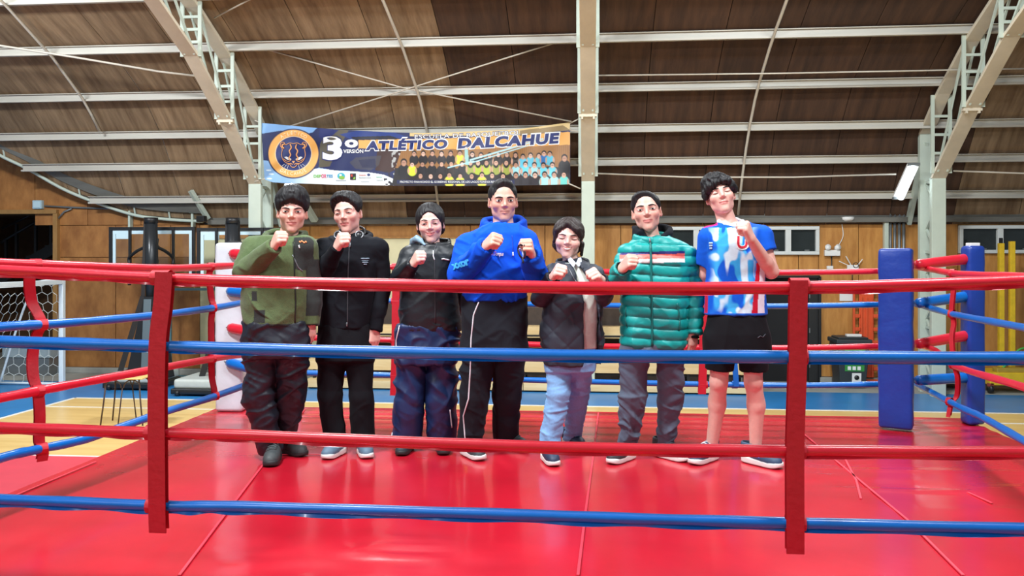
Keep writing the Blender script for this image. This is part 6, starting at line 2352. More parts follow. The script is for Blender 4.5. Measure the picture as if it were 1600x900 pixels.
rib.loft([(z, x, y, rx + 0.004, ry + 0.004) for z, x, y, rx, ry in p4.rows([(458, 722, 823, .158), (469, 725, 819, .148)])], k=0)
p4.garment('waistband', rib, M_JERSEY, (8, 76, 202), None, p4.jk)
p4.piping('piping', p4.tb, [(748, 472), (740, 492), (736, 530), (735, 575), (732, 623), (724, 650), (727, 690)], 0.0045, M_PIPE, p4.tro)
lan = p4.J(815, 393, -0.36)
Rz3 = Matrix.Rotation(YAW, 3, 'Z')
t = thing('whistle_strap', 'black and blue looped strap held in the raised fist of man in blue hoodie', 'strap', p4.base + Rz3 @ Vector(lan), YAW)


def lp_pts(cx, cz, rx, rz, tilt, n=20):
    o_ = []
    for k_ in range(n):
        a = 2 * PI * k_ / n
        x, z = rx * math.cos(a), rz * math.sin(a)
        o_.append((cx + x * math.cos(tilt) - z * math.sin(tilt), 0.006 * math.sin(3 * a), cz + x * math.sin(tilt) + z * math.cos(tilt)))
    return o_


MB().tube(lp_pts(0, 0, 0.019, 0.042, 0.25), 0.009, 8, closed=True, flat=0.6).build('outer_loop', mat('strap_black', (22, 26, 40), 0.35), t)
MB().tube(lp_pts(-0.004, -0.012, 0.010, 0.03, 0.3), 0.0055, 8, closed=True, flat=0.6).build('inner_loop', mat('strap_pale', (170, 186, 214), 0.4), t)
MB().tube([(0.004, 0, -0.04), (0.010, 0.003, -0.062), (0.006, 0.0, -0.07)], 0.006, 8).build('clip', M_BLACKMETAL, t)
MB().tube([(0.012, 0.0, 0.035), (0.03, 0.015, 0.04), (0.045, 0.05, 0.03)], 0.007, 8).build('band_end', MATS['strap_black'], t)

# ---- 5 woman in dark quilted coat ---------------------------------------------------------


def hair5(E, C, half):
    E((0, 0.018, 0.033), (0.086, 0.107, 0.096))
    E((0, 0.05, -0.05), (0.085, 0.07, 0.06), k=0.03)
    E((-0.008, -0.112, -0.040), (0.074, 0.083, 0.118), 'cut', 0.008)
    half((0, 0.35, 1), -0.088)
    C((-0.005, -0.070, 0.092), (0.045, -0.082, 0.060), 0.020, 0.017)
    C((0.045, -0.082, 0.060), (0.070, -0.062, 0.018), 0.016, 0.013)
    C((0.02, -0.085, 0.075), (0.034, -0.090, 0.045), 0.009, 0.004)
    C((-0.01, -0.070, 0.090), (-0.062, -0.068, 0.045), 0.014, 0.012)
    C((-0.062, -0.068, 0.045), (-0.074, -0.045, -0.03), 0.012, 0.009)
    C((0.078, -0.02, -0.03), (0.080, 0.0, -0.10), 0.014, 0.007)


def open_front(jf, p, nb):
    # the coat hangs open over the sweater
    def wedge(X, Y, Z):
        z0 = 1.31
        py = 400 - (Z - (CH - CZ)) / p.d0 * F
        xl = np.interp(py.ravel(), [400, 416, 470, 545, 580], [890, 892, 909, 908, 906]).reshape(py.shape)
        xr = np.interp(py.ravel(), [400, 416, 440, 470, 545, 580], [900, 906, 921, 933, 935, 936]).reshape(py.shape)
        x0, x1 = (xl - 800) * p.S - p.X0, (xr - 800) * p.S - p.X0
        return np.maximum(np.maximum(x0 - X, X - x1), Y + 0.03)
    jf.put(wedge, (-0.5, -0.5, 0.3), (0.5, 0.0, 1.5), 0.004, 'cut')


_f5 = folds_fn(0.009, 4, 8, 44, 0.003, 40)


def quilt5(V):
    a = (V[:, 0] * 1.0 + V[:, 2]) * 17
    b = (V[:, 0] * 1.0 - V[:, 2]) * 17
    q_ = np.minimum(np.abs(np.sin(a)), np.abs(np.sin(b)))
    return 0.007 * (q_ ** 0.5 - 0.6) + _f5(V)


P5 = dict(label='short woman in dark quilted coat over cream sweater, smiling with both fists raised', pxb=885, d0=5.4, eyes=(887.5, 372.5), face=(-5, 4, 5), neck=(895, 407), hsc=1.04, wide=1.14, neckr=0.048, jaw=1.0,
          top=[(412, 874, 918, .08), (423, 860, 935, .105), (445, 853, 940, .135), (480, 850, 941, .145), (524, 843, 942, .15), (568, 851, 939, .15)],
          arms=[dict(j=[(861, 431, 0.0), (846, 464, -0.06), (863, 434, -0.24)], hand='fist', u=(0.35, -0.7, 0.55), n=(-0.5, -0.5, 0.6), thumb=-1, sc=1.06),
                dict(j=[(929, 432, 0.0), (943, 463, -0.06), (940, 438, -0.24)], hand='fist', u=(-0.5, -0.65, 0.5), n=(0.35, -0.5, 0.75), thumb=1, sc=1.06)],
          sleeve=(0.064, 0.058, 0.042), pelvis=[(530, 857, 932, .115), (555, 854, 931, .115), (578, 854, 930, .11)],
          legs=[dict(j=[(873, 572), (873, 614), (861, 698)], r=(19.5, 17.5, 15)), dict(j=[(908, 572), (904, 616), (899, 688)], r=(18.5, 16.5, 13.5))],
          shoes=[dict(toe=(867, 730), ang=12, sc=0.95), dict(toe=(911, 703), ang=25, sc=0.95)], shoe_mat=mat('navy_shoe', (44, 58, 84), 0.55, var=0.1), sole_mat=M_SOLEW, laces=mat('slate_laces', (66, 78, 84), 0.7),
          hair=hair5, hairamp=0.006, hairmat=M_HAIRB, open=0.0, smile=1.0, skin=(232, 186, 172), lips=(190, 104, 100), blush=0.45, browlift=-0.002, browthick=0.9,
          tmat=M_DENIM, tcol=(128, 178, 226), tfold=folds_fn(0.008, 5, 18, 42, 0.003, 14), jmat=M_QUILT, jcol=(40, 46, 58), jfold=quilt5, topcut=open_front, top_name='quilted_coat', trouser_name='jeans')
p5 = build_person(P5)
nb = p5.nb
sw = Field(*[axis_grid([(a, b, 0.006)]) for a, b in zip(p5.J(840, 552) + [0, -0.2, 0], p5.J(950, 402) + [0, 0.2, 0.02])])
sw.loft([(z, x, y, rx * 0.86, ry * 0.88) for z, x, y, rx, ry in p5.rows([(411, 878, 914, .075), (423, 866, 930, .10), (445, 857, 938, .125), (480, 856, 940, .135), (520, 858, 938, .138), (543, 862, 937, .138)])], k=0.02)
swo, swb = p5.garment('sweater', sw, M_KNIT, (212, 224, 212), folds_fn(0.005, 3, 8, 46, 0, 70))
for pl in ([(887, 401, -0.02), (888, 408, -0.075), (896, 418, -0.112), (900, 411, -0.092), (892, 402, -0.05)], [(908, 402, -0.02), (909, 409, -0.07), (905, 417, -0.11), (900, 411, -0.092), (904, 403, -0.05)]):
    MB().plate([p5.J(*q) for q in pl], 0.006, (0, 1, 0)).build('shirt_collar', mat('shirt_cotton', (206, 216, 236), 0.8, var=0.03), swo, bevel=0.002, seg=1)
funnel(p5, 'coat_collar', nb + [0.0, 0.015, 0], (-0.075, 0.0, 0.115, 0.100), (0.005, 0.012, 0.096, 0.095), 0.016, (0.110, -0.14), 0.20, M_QUILT, (40, 46, 58), p5.jk, folds_fn(0.005, 6, 12, 48))
p5.piping('lapel_edge', p5.jb, [(889, 420), (897, 436), (905, 446)], 0.003, M_ZIP, p5.jk, 0.002)
cuff(p5, 0, 0.040, M_JERSEY, (26, 28, 34))
cuff(p5, 1, 0.040, M_JERSEY, (26, 28, 34))
hd = p5.head
tp = []
for t_ in np.linspace(-1, 1, 9):
    h = hd.hit(t_ * 0.021, -0.0668 + 0.010 * t_ * t_, 0.0015)
    if h is not None: tp.append(h)
if len(tp) > 3: MB().tube(tp, 0.003, 6, rs=[0.0012 + 0.0026 * (1 - (2 * i / (len(tp) - 1) - 1) ** 2) for i in range(len(tp))]).build('teeth', mat('teeth', (232, 226, 218), 0.3), p5.root)

# ---- 6 teal puffer -----------------------------------------------------------------------


def hair6(E, C, half):
    E((0, 0.015, 0.036), (0.0805, 0.101, 0.078))
    E((-0.01, -0.035, 0.074), (0.06, 0.062, 0.042), k=0.02)
    E((0.006, -0.125, -0.024), (0.069, 0.080, 0.082), 'cut', 0.008)
    half((0, 0.6, 1), -0.006)
    half((0, 1, 0.25), -0.050)


def col6(p):
    def fn(V):
        c_ = np.tile(np.array(lin((0, 150, 146))), (len(V), 1))
        px = (V[:, 0] + p.X0) / (p.d0 + V[:, 1]) * F + 800
        py = 400 - (V[:, 2] - (CH - CZ)) / (p.d0 + V[:, 1]) * F
        body = (px > 969) & (px < 1070) & (V[:, 1] < 0.0)
        sk_ = (px - 1017) * -0.02
        y_ = py - sk_
        for a, b, cc in ((393.5, 397.5, (40, 44, 110)), (397.5, 405, (232, 108, 96)), (405, 411, (238, 240, 240))):
            c_[body & (y_ > a) & (y_ <= b)] = np.array(lin(cc))
        return c_
    return fn


_f6 = folds_fn(0.006, 4, 8, 53, 0.002, 35)


def baffle6(V):
    z = V[:, 2] + 0.01 * np.sin(V[:, 0] * 9)
    ph = z / 0.066
    s_ = np.abs(np.sin(ph * PI))
    puck = ridge(np.stack([V[:, 0] * 16, V[:, 1] * 8, z * 3], 1), 51)
    return 0.012 * (s_ ** 0.45 - 0.75) + 0.007 * (puck - 0.5) * s_ + _f6(V)


P6 = dict(label='person in teal puffer jacket with red and white chest stripe, one fist raised', pxb=1018, d0=5.3, eyes=(1010, 327.5), face=(-9, -3, -7), neck=(1018, 366), hsc=1.08, wide=1.08,
          top=[(373, 994, 1046, .09), (384, 980, 1066, .12), (410, 971, 1077, .145), (450, 972, 1074, .15), (500, 971, 1072, .15), (535, 970, 1071, .145), (542, 973, 1068, .14)],
          arms=[dict(j=[(984, 401, 0.0), (967, 442, -0.07), (972, 420, -0.25)], hand='fist', u=(0.45, -0.6, 0.55), n=(-0.55, -0.65, 0.4), thumb=-1, sc=1.05),
                dict(j=[(1070, 402, 0.0), (1085, 452, 0.03), (1083, 518, -0.03)], hand='open', u=(-0.05, -0.15, -1), n=(0.6, -0.8, 0), thumb=1, sc=1.05)],
          sleeve=(0.078, 0.070, 0.050), pelvis=[(534, 973, 1066, .13), (560, 972, 1068, .13)],
          legs=[dict(j=[(992, 557), (989, 620), (983, 694)], r=(22.5, 20, 14)), dict(j=[(1046, 557), (1048, 620), (1047, 694)], r=(21.5, 18.5, 12.5))],
          shoes=[dict(toe=(950, 726), ang=-42, sc=1.05), dict(toe=(1075, 723), ang=38, sc=1.05)], shoe_mat=mat('black_shoe', (50, 56, 60), 0.55, var=0.1), sole_mat=M_SOLEW, laces=mat('slate_laces', (66, 78, 84), 0.7),
          hair=hair6, hairamp=0.004, open=0.7, skin=(224, 174, 158), lips=(182, 92, 90), browthick=1.4, blush=0.3,
          tmat=M_JERSEY, tcol=(88, 99, 116), tfold=folds_fn(0.010, 4.5, 13, 52, 0.005, 30), jmat=M_NYLON, jh=0.0046, jcol=col6, jcolp=True, jfold=baffle6, top_name='puffer_jacket')
p6 = build_person(P6)
nb = p6.nb
funnel(p6, 'inner_hood', nb + [0.012, 0.02, 0], (-0.060, 0.005, 0.122, 0.110), (0.042, 0.03, 0.120, 0.112), 0.028, (0.085, -0.065), 0.30, M_JERSEY, (20, 24, 32), p6.jk, folds_fn(0.008, 6, 12, 58, 0.003, 40), label='black inner hood')
funnel(p6, 'collar', nb + [0, -0.008, 0.0], (-0.075, -0.005, 0.122, 0.124), (0.002, -0.008, 0.108, 0.116), 0.022, (0.022, -0.045), 0.20, M_NYLON, (0, 146, 142), p6.jk, folds_fn(0.005, 6, 12, 59))
p6.piping('zipper', p6.jb, [(1016, 372), (1017, 400), (1018, 450), (1019, 500), (1019, 541)], 0.008, mat('teal_zip', (0, 104, 100), 0.5), p6.jk)
MB().tube(p6.path(p6.jb, [(1015, 371), (1015.5, 378)], 0.010, 4), 0.005, 6).build('zip_pull', M_ZIP, p6.jk)
for pl in ([(978, 478), (977, 500), (980, 512)], [(1058, 474), (1062, 500), (1061, 516)]): p6.piping('pocket_zip', p6.jb, pl, 0.006, MATS['teal_zip'], p6.jk, 0.001)
cuff(p6, 0, 0.046, M_NYLON, (10, 40, 52))
cuff(p6, 1, 0.046, M_NYLON, (0, 130, 128))
wb = p6.arms_[1][2]
f_ = Field(*[axis_grid([(wb[j] - 0.07, wb[j] + 0.07, 0.005)]) for j in range(3)])
f_.cone(wb + [0, -0.003, -0.028], wb + [0, -0.006, -0.045], 0.036, 0.037, k=0, capa=True, capb=True)
p6.garment('wrist_band', f_, M_JERSEY, (22, 24, 28), None)
for i in (0, 1):
    pts, r = p6.legs_[i], (14, 12.5)[i] * p6.S
    f_ = Field(*[axis_grid([(pts[-1][j] - 0.10, pts[-1][j] + 0.10, 0.006)]) for j in range(3)])
    v_ = (pts[-1] - pts[-2]) / np.linalg.norm(pts[-1] - pts[-2])
    f_.cone(pts[-1] - v_ * 0.045, pts[-1] + v_ * 0.01, r + 0.001, r * 0.94, k=0, capa=True, capb=True)
    p6.garment('trouser_cuff', f_, M_JERSEY, (84, 92, 106), lambda V: 0.0012 * np.sin(np.arctan2(V[:, 1], V[:, 0]) * 40), p6.tro)

# ---- 7 tall youth in football shirt and shorts ------------------------------------------------


def hair7(E, C, half):
    E((0, 0.008, 0.050), (0.089, 0.109, 0.082))
    E((-0.02, -0.03, 0.08), (0.07, 0.078, 0.058))
    E((0.012, -0.122, -0.030), (0.058, 0.070, 0.090), 'cut', 0.008)
    half((0, 1, 0.6), -0.045)
    half((0, 0.5, 1), -0.024)
    for q_, r_ in (((-0.046, -0.086, 0.050), (0.030, 0.020, 0.022)), ((-0.064, -0.066, 0.036), (0.022, 0.024, 0.026)), ((-0.020, -0.092, 0.066), (0.024, 0.016, 0.018)), ((0.042, -0.088, 0.062), (0.026, 0.016, 0.020)), ((0.066, -0.060, 0.034), (0.018, 0.022, 0.024)),
                   ((0.024, -0.094, 0.072), (0.014, 0.012, 0.014)), ((-0.084, -0.03, 0.012), (0.014, 0.022, 0.030)), ((0.085, -0.02, 0.02), (0.012, 0.022, 0.026))):
        E(q_, r_, k=0.016)


def col7(p):
    def fn(V):
        c_ = np.tile(np.array(lin((12, 88, 206))), (len(V), 1))
        px = (V[:, 0] + p.X0) / (p.d0 + V[:, 1]) * F + 800
        py = 400 - (V[:, 2] - (CH - CZ)) / (p.d0 + V[:, 1]) * F
        front = V[:, 1] < 0.02
        # flame-like abstract print of pale and sky blue
        u = (px - 1145) / 38
        t = (py - 352) / 138
        P_ = np.stack([px * 0.085 + 1.6 * vnoise(np.stack([px * .04, py * .04, px * 0], 1), 60), py * 0.026, px * 0], 1)
        n1, n2 = vnoise(P_, 61), vnoise(np.stack([px * 0.11, py * 0.07, px * 0], 1), 62)
        w_ = smooth01(1.05, 0.7, np.abs(u) + 0.30 * (n1 - 0.5) + 0.25 * np.maximum(0, 0.25 - t))
        fl = front & (px > 1104) & (px < 1186) & (py > 356)
        inten = w_ * fl
        sky, ice = np.array(lin((58, 168, 232))), np.array(lin((206, 232, 244)))
        a = (inten * smooth01(0.22, 0.36, n1))[:, None]
        b = (inten * smooth01(0.46, 0.56, n2 * 0.55 + n1 * 0.45))[:, None]
        c_ = c_ * (1 - a) + sky * a
        c_ = c_ * (1 - b) + ice * b
        # side bands at the hem, pink shoulder flashes
        band = (py > 410)
        e1 = 1184 + (py - 440) * 0.0
        c_[front & band & (px > 1176 + (470 - py) * 0.10) & (px <= 1184 + (470 - py) * 0.05)] = np.array(lin((190, 20, 48)))
        c_[front & band & (px > 1184 + (470 - py) * 0.05) & (px <= 1194) & (V[:, 1] < 0.06)] = np.array(lin((228, 222, 236)))
        c_[front & (py > 455) & (px < 1106.5)] = np.array(lin((190, 30, 70)))
        c_[(py > 339) & (py < 346.5 + (px - 1160) * 0.10) & (px > 1166) & (px < 1190)] = np.array(lin((214, 40, 120)))
        c_[(py < 356 - (px - 1104) * 0.25) & (px > 1100) & (px < 1121)] = np.array(lin((214, 40, 120)))
        c_[(py > 489.2)] = np.array(lin((30, 100, 214)))
        return c_
    return fn


def neck7(jf, p, nb):
    jf.ell(nb + np.array([0, -0.050, 0.006]), (0.072, 0.092, 0.048), None, 0.006, 'cut')


P7 = dict(label='tall youth in blue football shirt and black shorts with one fist up, furthest right', pxb=1150, d0=5.2, eyes=(1127, 300), face=(-8, -10, -12), neck=(1141, 346), hsc=1.03, wide=1.07, neckr=0.054, neckdd=0.02, edd=-0.05,
          top=[(349, 1122, 1170, .075), (360, 1106, 1190, .105), (385, 1101, 1195, .125), (420, 1104, 1193, .13), (455, 1103, 1193, .13), (491, 1102, 1197, .125)],
          arms=[dict(j=[(1110, 372, 0.0), (1102, 428, 0.08), (1120, 480, 0.17)], hand='open', u=(0.4, 0.2, -1), n=(-0.7, -0.6, 0), thumb=-1, cut=0.70, body_r=(0.05, 0.043, 0.041, 0.029)),
                dict(j=[(1189, 371, 0.0), (1205, 424, -0.05), (1173, 373, -0.22)], hand='fist', u=(-0.45, -0.25, 0.85), n=(0.65, -0.65, 0.35), thumb=1, sc=1.08, cut=0.42, body_r=(0.052, 0.044, 0.043, 0.030))],
          sleeve=(0.068, 0.070), short_sleeve=True, trap=0.05, pelvis=[(485, 1108, 1191, .112), (495, 1105, 1195, .12), (520, 1102, 1201, .13), (550, 1102, 1202, .125)], bare_legs=True,
          legs=[dict(j=[(1127, 532), (1123, 597), (1121, 632), (1113, 708)], r=(25, 22), hem=(1124, 577), body_r=(0.076, 0.054, 0.050, 0.034)), dict(j=[(1176, 532), (1177, 597), (1182, 634), (1190, 710)], r=(25, 22), hem=(1178, 579), body_r=(0.076, 0.054, 0.050, 0.034))],
          shoes=[dict(toe=(1078, 727), ang=-46, sc=1.1, side=1), dict(toe=(1222, 734), ang=36, sc=1.1, side=-1)], shoe_mat=mat('slate_blue_shoe', (52, 80, 108), 0.55, var=0.1), sole_mat=M_SOLEW, stripes=mat('blue_stripe', (70, 110, 216), 0.5),
          hair=hair7, hairamp=0.012, open=0.0, skin=(228, 178, 164), lips=(180, 92, 90), browthick=1.15, blush=0.3,
          tmat=M_JERSEY, tcol=(15, 16, 21), tfold=folds_fn(0.006, 3, 7, 62, 0.002, 60), trouser_name='shorts', jmat=M_JERSEY, jh=0.005, topcut=neck7, jcol=col7, jcolp=True, jfold=folds_fn(0.006, 3, 7, 65, 0.002, 50), top_name='football_shirt')
p7 = build_person(P7)
nb = p7.nb
ring_part(p7, 'neckband', around(nb + [0.0, -0.012, -0.006], 0.074, 0.092, [-5, -45, -90, -135, 180, 135, 90, 45, 5], [-0.03, -0.018, 0.005, 0.022, 0.026, 0.022, 0.005, -0.018, -0.03]), [0.0115] * 9, M_JERSEY, (226, 232, 238), p7.jk, h=0.0048, label='white neckband')
p7.decal('U', p7.jb, 1160, 379.5, 21, M_PRINTW, p7.jk, 'letter_outline', -2, 0.075, 0, 1, off=0.004, sx=1.0)
p7.decal('U', p7.jb, 1160, 379.5, 19, M_PRINTR, p7.jk, 'letter', -2, 0.02, 0, 1, off=0.006, sx=1.0)
em = MB()
for k_ in range(3):
    P_ = p7.path(p7.jb, [(1108 + k_ * 0.5, 380 + k_ * 4), (1113.5 - k_ * 0.5, 380 + k_ * 4)], 0.002, 3)
    if len(P_) > 2: em.tube(P_, 0.006, 6)
em.build('small_crest', mat('crest_grey', (160, 190, 214), 0.6), p7.jk)
P_ = p7.path(p7.tb, [(1184, 528), (1188, 525), (1192, 527), (1196, 522)], 0.001, 3)
if len(P_) > 2: MB().tube(P_, 0.003, 5).build('hem_print', mat('shorts_print', (60, 62, 70), 0.6), p7.tro)
# ================================================================== THE BANNER between the left and the centre truss
BY = 15.62
btop = ([408, 489, 541, 603, 660, 699, 760, 809, 851, 891], [192, 199.5, 203, 206.5, 208, 207, 204.5, 202, 196.5, 191])
bbot = ([408, 421, 514, 610, 700, 800, 891], [280, 285, 288.5, 290, 290.5, 290, 288])


def bill(X, Y): return 0.03 * np.sin(X * 0.045) * np.cos(Y * 0.03) + 0.012 * np.sin(X * 0.13 + Y * 0.06)


def bpos(X, Y, off=0.0):
    X, Y = np.asarray(X, float), np.asarray(Y, float)
    y = BY + bill(X, Y) - off
    d = y / ((X - 800) / F * SN + CS)
    xc = (X - 800) / F * d
    return np.stack([xc * CS - d * SN, y, CH + (400 - Y) / F * d], -1)


nu, nv = 640, 132
U = np.linspace(408, 891, nu)
gxx, gvv = np.meshgrid(U, np.linspace(0, 1, nv), indexing='ij')
T_, B_ = np.interp(gxx, *btop), np.interp(gxx, *bbot)
gyy = T_ + (B_ - T_) * gvv
gxx = gxx + (1 - (gxx - 408) / 483) * (gyy - 192) * 0.06
X, Y = gxx.ravel(), gyy.ravel()
C_ = np.tile(np.array(lin((26, 38, 88))), (X.size, 1))


def paint(mask, rgb, a=1.0):
    global C_
    m = (np.clip(mask.astype(float), 0, 1) * a)[:, None]
    C_ = C_ * (1 - m) + np.array(lin(rgb)) * m


def inpoly(poly):
    c = np.zeros(X.size, bool)
    n = len(poly)
    for i in range(n):
        (x0, y0), (x1, y1) = poly[i], poly[(i + 1) % n]
        if y0 == y1: continue
        k = ((y0 > Y) != (y1 > Y)) & (X < (x1 - x0) * (Y - y0) / (y1 - y0) + x0)
        c ^= k
    return c


def elli(cx, cy, rx, ry): return smooth01(1.12, 0.92, np.sqrt(((X - cx) / rx) ** 2 + ((Y - cy) / ry) ** 2))


NZ = vnoise(np.stack([X * 0.05, Y * 0.08, X * 0], 1), 70)
NZ2 = vnoise(np.stack([X * 0.25, Y * 0.25, X * 0], 1), 71)
# olive and dark panels left of the team picture
paint(inpoly([(512, 202), (545, 203), (515, 260), (498, 262), (500, 225)]), (84, 80, 66))
paint(inpoly([(512, 202), (530, 203), (512, 218), (498, 214), (500, 199)]), (24, 38, 104))
paint(inpoly([(530, 210), (560, 204), (612, 206), (640, 215), (600, 222), (560, 222)]), (28, 56, 130))
paint(inpoly([(548, 214), (610, 212), (640, 222), (560, 226)]), (22, 26, 44))
paint(inpoly([(590, 230), (632, 230), (625, 262), (608, 270), (586, 266)]), (56, 30, 26))
paint(inpoly([(556, 246), (596, 243), (592, 258), (580, 266), (556, 264), (546, 254)]), (66, 66, 74), 0.7)
paint(inpoly([(560, 250), (586, 248), (588, 262), (566, 262)]), (34, 38, 70))
# light blue and white at the lower left
paint(inpoly([(406, 188), (498, 198), (488, 207), (470, 212), (440, 204), (408, 209)]), (122, 170, 224))
paint(inpoly([(406, 250), (430, 252), (445, 264), (480, 268), (498, 262), (520, 266), (560, 268), (602, 274), (616, 282), (614, 295), (406, 295)]), (134, 178, 226))
paint(smooth01(440, 500, X) * inpoly([(430, 250), (445, 264), (480, 266), (498, 263), (530, 267), (575, 269), (600, 273), (616, 280), (612, 295), (406, 295)]), (220, 228, 232))
for cx, cy in ((420, 266), (424, 272), (421, 279)): paint(elli(cx, cy, 4, 1.2), (214, 232, 244))
paint((NZ2 > 0.62) & (X > 600) & (X < 622) & (Y > 268), (30, 26, 40))
paint((NZ2 > 0.60) & (X > 612) & (X < 632) & (Y > 236) & (Y < 274), (186, 190, 190), 0.8)
# team picture: hall wall behind, dark bodies below
pic = inpoly([(628, 232), (891, 226), (891, 290), (612, 290), (618, 262)])
paint(pic, (150, 106, 58))
paint(pic * (np.abs(((X * 0.33) % 1) - 0.5) < 0.08), (132, 92, 50))
paint(pic & (Y > 262 + 5 * (NZ - 0.5)), (36, 32, 36))
# amber bands
paint(inpoly([(560, 219), (700, 216), (891, 206), (891, 226), (735, 233), (560, 232)]), (226, 166, 84))
paint(inpoly([(560, 219), (600, 219), (600, 231), (560, 231)]) * 1.0, (226, 170, 90))
paint(inpoly([(640, 208), (700, 204), (760, 202), (891, 188), (891, 203), (812, 212), (700, 212), (640, 213)]), (214, 190, 134))
paint(inpoly([(812, 204), (880, 196), (891, 203), (812, 213)]), (96, 76, 50), 0.7)
rr = random.Random(12)


def mini(cx, cy, body, s_=1.0, hairlong=False):
    paint(elli(cx, cy + 10 * s_, 7.2 * s_, 8.0 * s_), body)
    for k_ in (-1, 1): paint(elli(cx + k_ * 5.6 * s_, cy + 10 * s_, 1.3, 4.5 * s_), tuple(int(v * 0.75) for v in body) if sum(body) < 200 else (196, 152, 130))
    paint(elli(cx, cy - 0.8, 3.7 * s_, 4.2 * s_), (26, 22, 24))
    if hairlong: paint(elli(cx, cy + 3.0, 4.1 * s_, 5.2 * s_), (26, 22, 24))
    paint(elli(cx, cy + 1.0, 2.8 * s_, 3.4 * s_), rr.choice([(206, 164, 142), (190, 148, 126), (176, 134, 112), (214, 178, 160)]))
    paint(elli(cx, cy + 0.2, 2.0 * s_, 0.5 * s_), (84, 60, 54), 0.7)


DKS = [(32, 32, 40), (40, 36, 42), (28, 28, 34), (50, 40, 40)]
for i in range(6): mini(647 + i * 14.3, 240 + rr.uniform(-1, 1), (214, 216, 60) if i == 5 else rr.choice(DKS))
for i in range(6): mini(738 + i * 13.5, 242 + rr.uniform(-1, 1), rr.choice(DKS + [(70, 70, 66)]), 1, True)
for x in (817, 829, 842, 850, 859): mini(x, 243 + rr.uniform(-2, 2) - (3 if x > 845 else 0), rr.choice([(88, 186, 214), (40, 110, 180), (96, 196, 216)]))
mini(882, 247, (30, 30, 36), 1.3)
mini(631, 254, (30, 30, 36), 1.35)
for i, x in enumerate((644, 660, 675, 690, 705, 722)): mini(x, 256 + rr.uniform(-1, 1), (202, 220, 60) if i == 0 else rr.choice(DKS))
for i, x in enumerate((735, 747, 760, 775, 791)): mini(x, 254, (172, 190, 60) if i in (1, 2) else (150, 160, 70), 1.05, True)
for x in (806, 821, 835, 849, 863): mini(x, 259 + rr.uniform(-2, 1), rr.choice([(88, 186, 214), (100, 200, 220), (150, 206, 214)]), 1.05)
for i, x in enumerate((657, 673, 688, 702, 719, 737, 753, 769, 786)): mini(x, 274 + rr.uniform(-1, 1), (222, 222, 70) if i in (3, 4, 6) else rr.choice(DKS), 1.05)
for i, x in enumerate((806, 821, 836, 851, 866, 881)): mini(x, 273 + rr.uniform(-1, 1), (40, 36, 44) if i < 3 else rr.choice([(130, 210, 210), (160, 214, 214), (110, 204, 196)]), 1.15)
# light streaks across the picture
for (x0, y0, x1, y1, w_) in ((735, 250, 848, 217, 1.3), (738, 254, 850, 220, 0.8), (700, 262, 740, 252, 1.0)):
    t = np.clip(((X - x0) * (x1 - x0) + (Y - y0) * (y1 - y0)) / ((x1 - x0) ** 2 + (y1 - y0) ** 2), 0, 1)
    dd_ = np.hypot(X - x0 - t * (x1 - x0), Y - y0 - t * (y1 - y0))
    paint(smooth01(w_ * 1.4, w_ * 0.6, dd_), (176, 222, 230), 0.9)
paint(inpoly([(726, 233), (731, 233), (733, 258), (727, 258)]), (150, 206, 206), 0.85)
paint(inpoly([(620, 281.2), (804, 281.2), (804, 287.4), (620, 287.4)]), (26, 34, 76))
# the round club badge
CX, CY = 458.5, 240.0
q_ = np.sqrt(((X - CX) / 40.5) ** 2 + ((Y - CY) / 38.5) ** 2)
paint(smooth01(1.03, 1.0, q_), (24, 32, 74))
paint(smooth01(0.975, 0.95, q_), (232, 172, 92))
paint(smooth01(0.72, 0.70, q_), (236, 214, 180))
paint(smooth01(0.695, 0.675, q_), (24, 40, 104))

idx = np.arange(nu * nv).reshape(nu, nv)
Q_ = np.stack([idx[:-1, :-1], idx[:-1, 1:], idx[1:, 1:], idx[1:, :-1]], -1).reshape(-1, 4)
c0 = Vector(bpos(650, 240).tolist())
PV = bpos(X, Y) - np.array(c0)
M_BANNER = mat('banner_print', (200, 200, 200), 0.5, attr='Col', var=0.03, vscale=4, bump=0.06, bscale=6)
ban = link('banner', np_mesh('banner', PV, Q_, C_), M_BANNER)
ban.location = c0
tag(ban, 'printed club banner with round cougar badge and team photo, tied between two trusses', 'banner')
M_BW = mat('banner_white', (230, 234, 236), 0.5)
M_BN = mat('banner_navy', (26, 40, 104), 0.5)
M_BP = mat('banner_peach', (232, 168, 112), 0.5)


def btext(txt, x0, x1, ymid, hpx, m, off=0.012, bold=0.0, shear=0.0, spacing=1.0, name='lettering', dil=0.0):
    """letters laid on the banner: x0..x1 pixel span, ymid(x) centre line, hpx cap height"""
    me = text_mesh(txt, 1.0, 0, bold, spacing, shear)
    co = np.zeros(len(me.vertices) * 3)
    me.vertices.foreach_get('co', co)
    co = co.reshape(-1, 3)
    lo, hi_ = co[:, 0].min(), co[:, 0].max()
    xs = (x0 - dil) + (co[:, 0] - lo) / (hi_ - lo) * (x1 - x0 + 2 * dil)
    yc = (0.36 if min(co[:, 1]) > -0.6 else 0.36)
    yy = np.array([ymid(x) for x in xs]) - (co[:, 1]) * hpx / 0.72
    me.vertices.foreach_set('co', (bpos(xs, yy, off) - np.array(c0)).ravel())
    me.materials.clear()
    return link(name, me, m, ban)


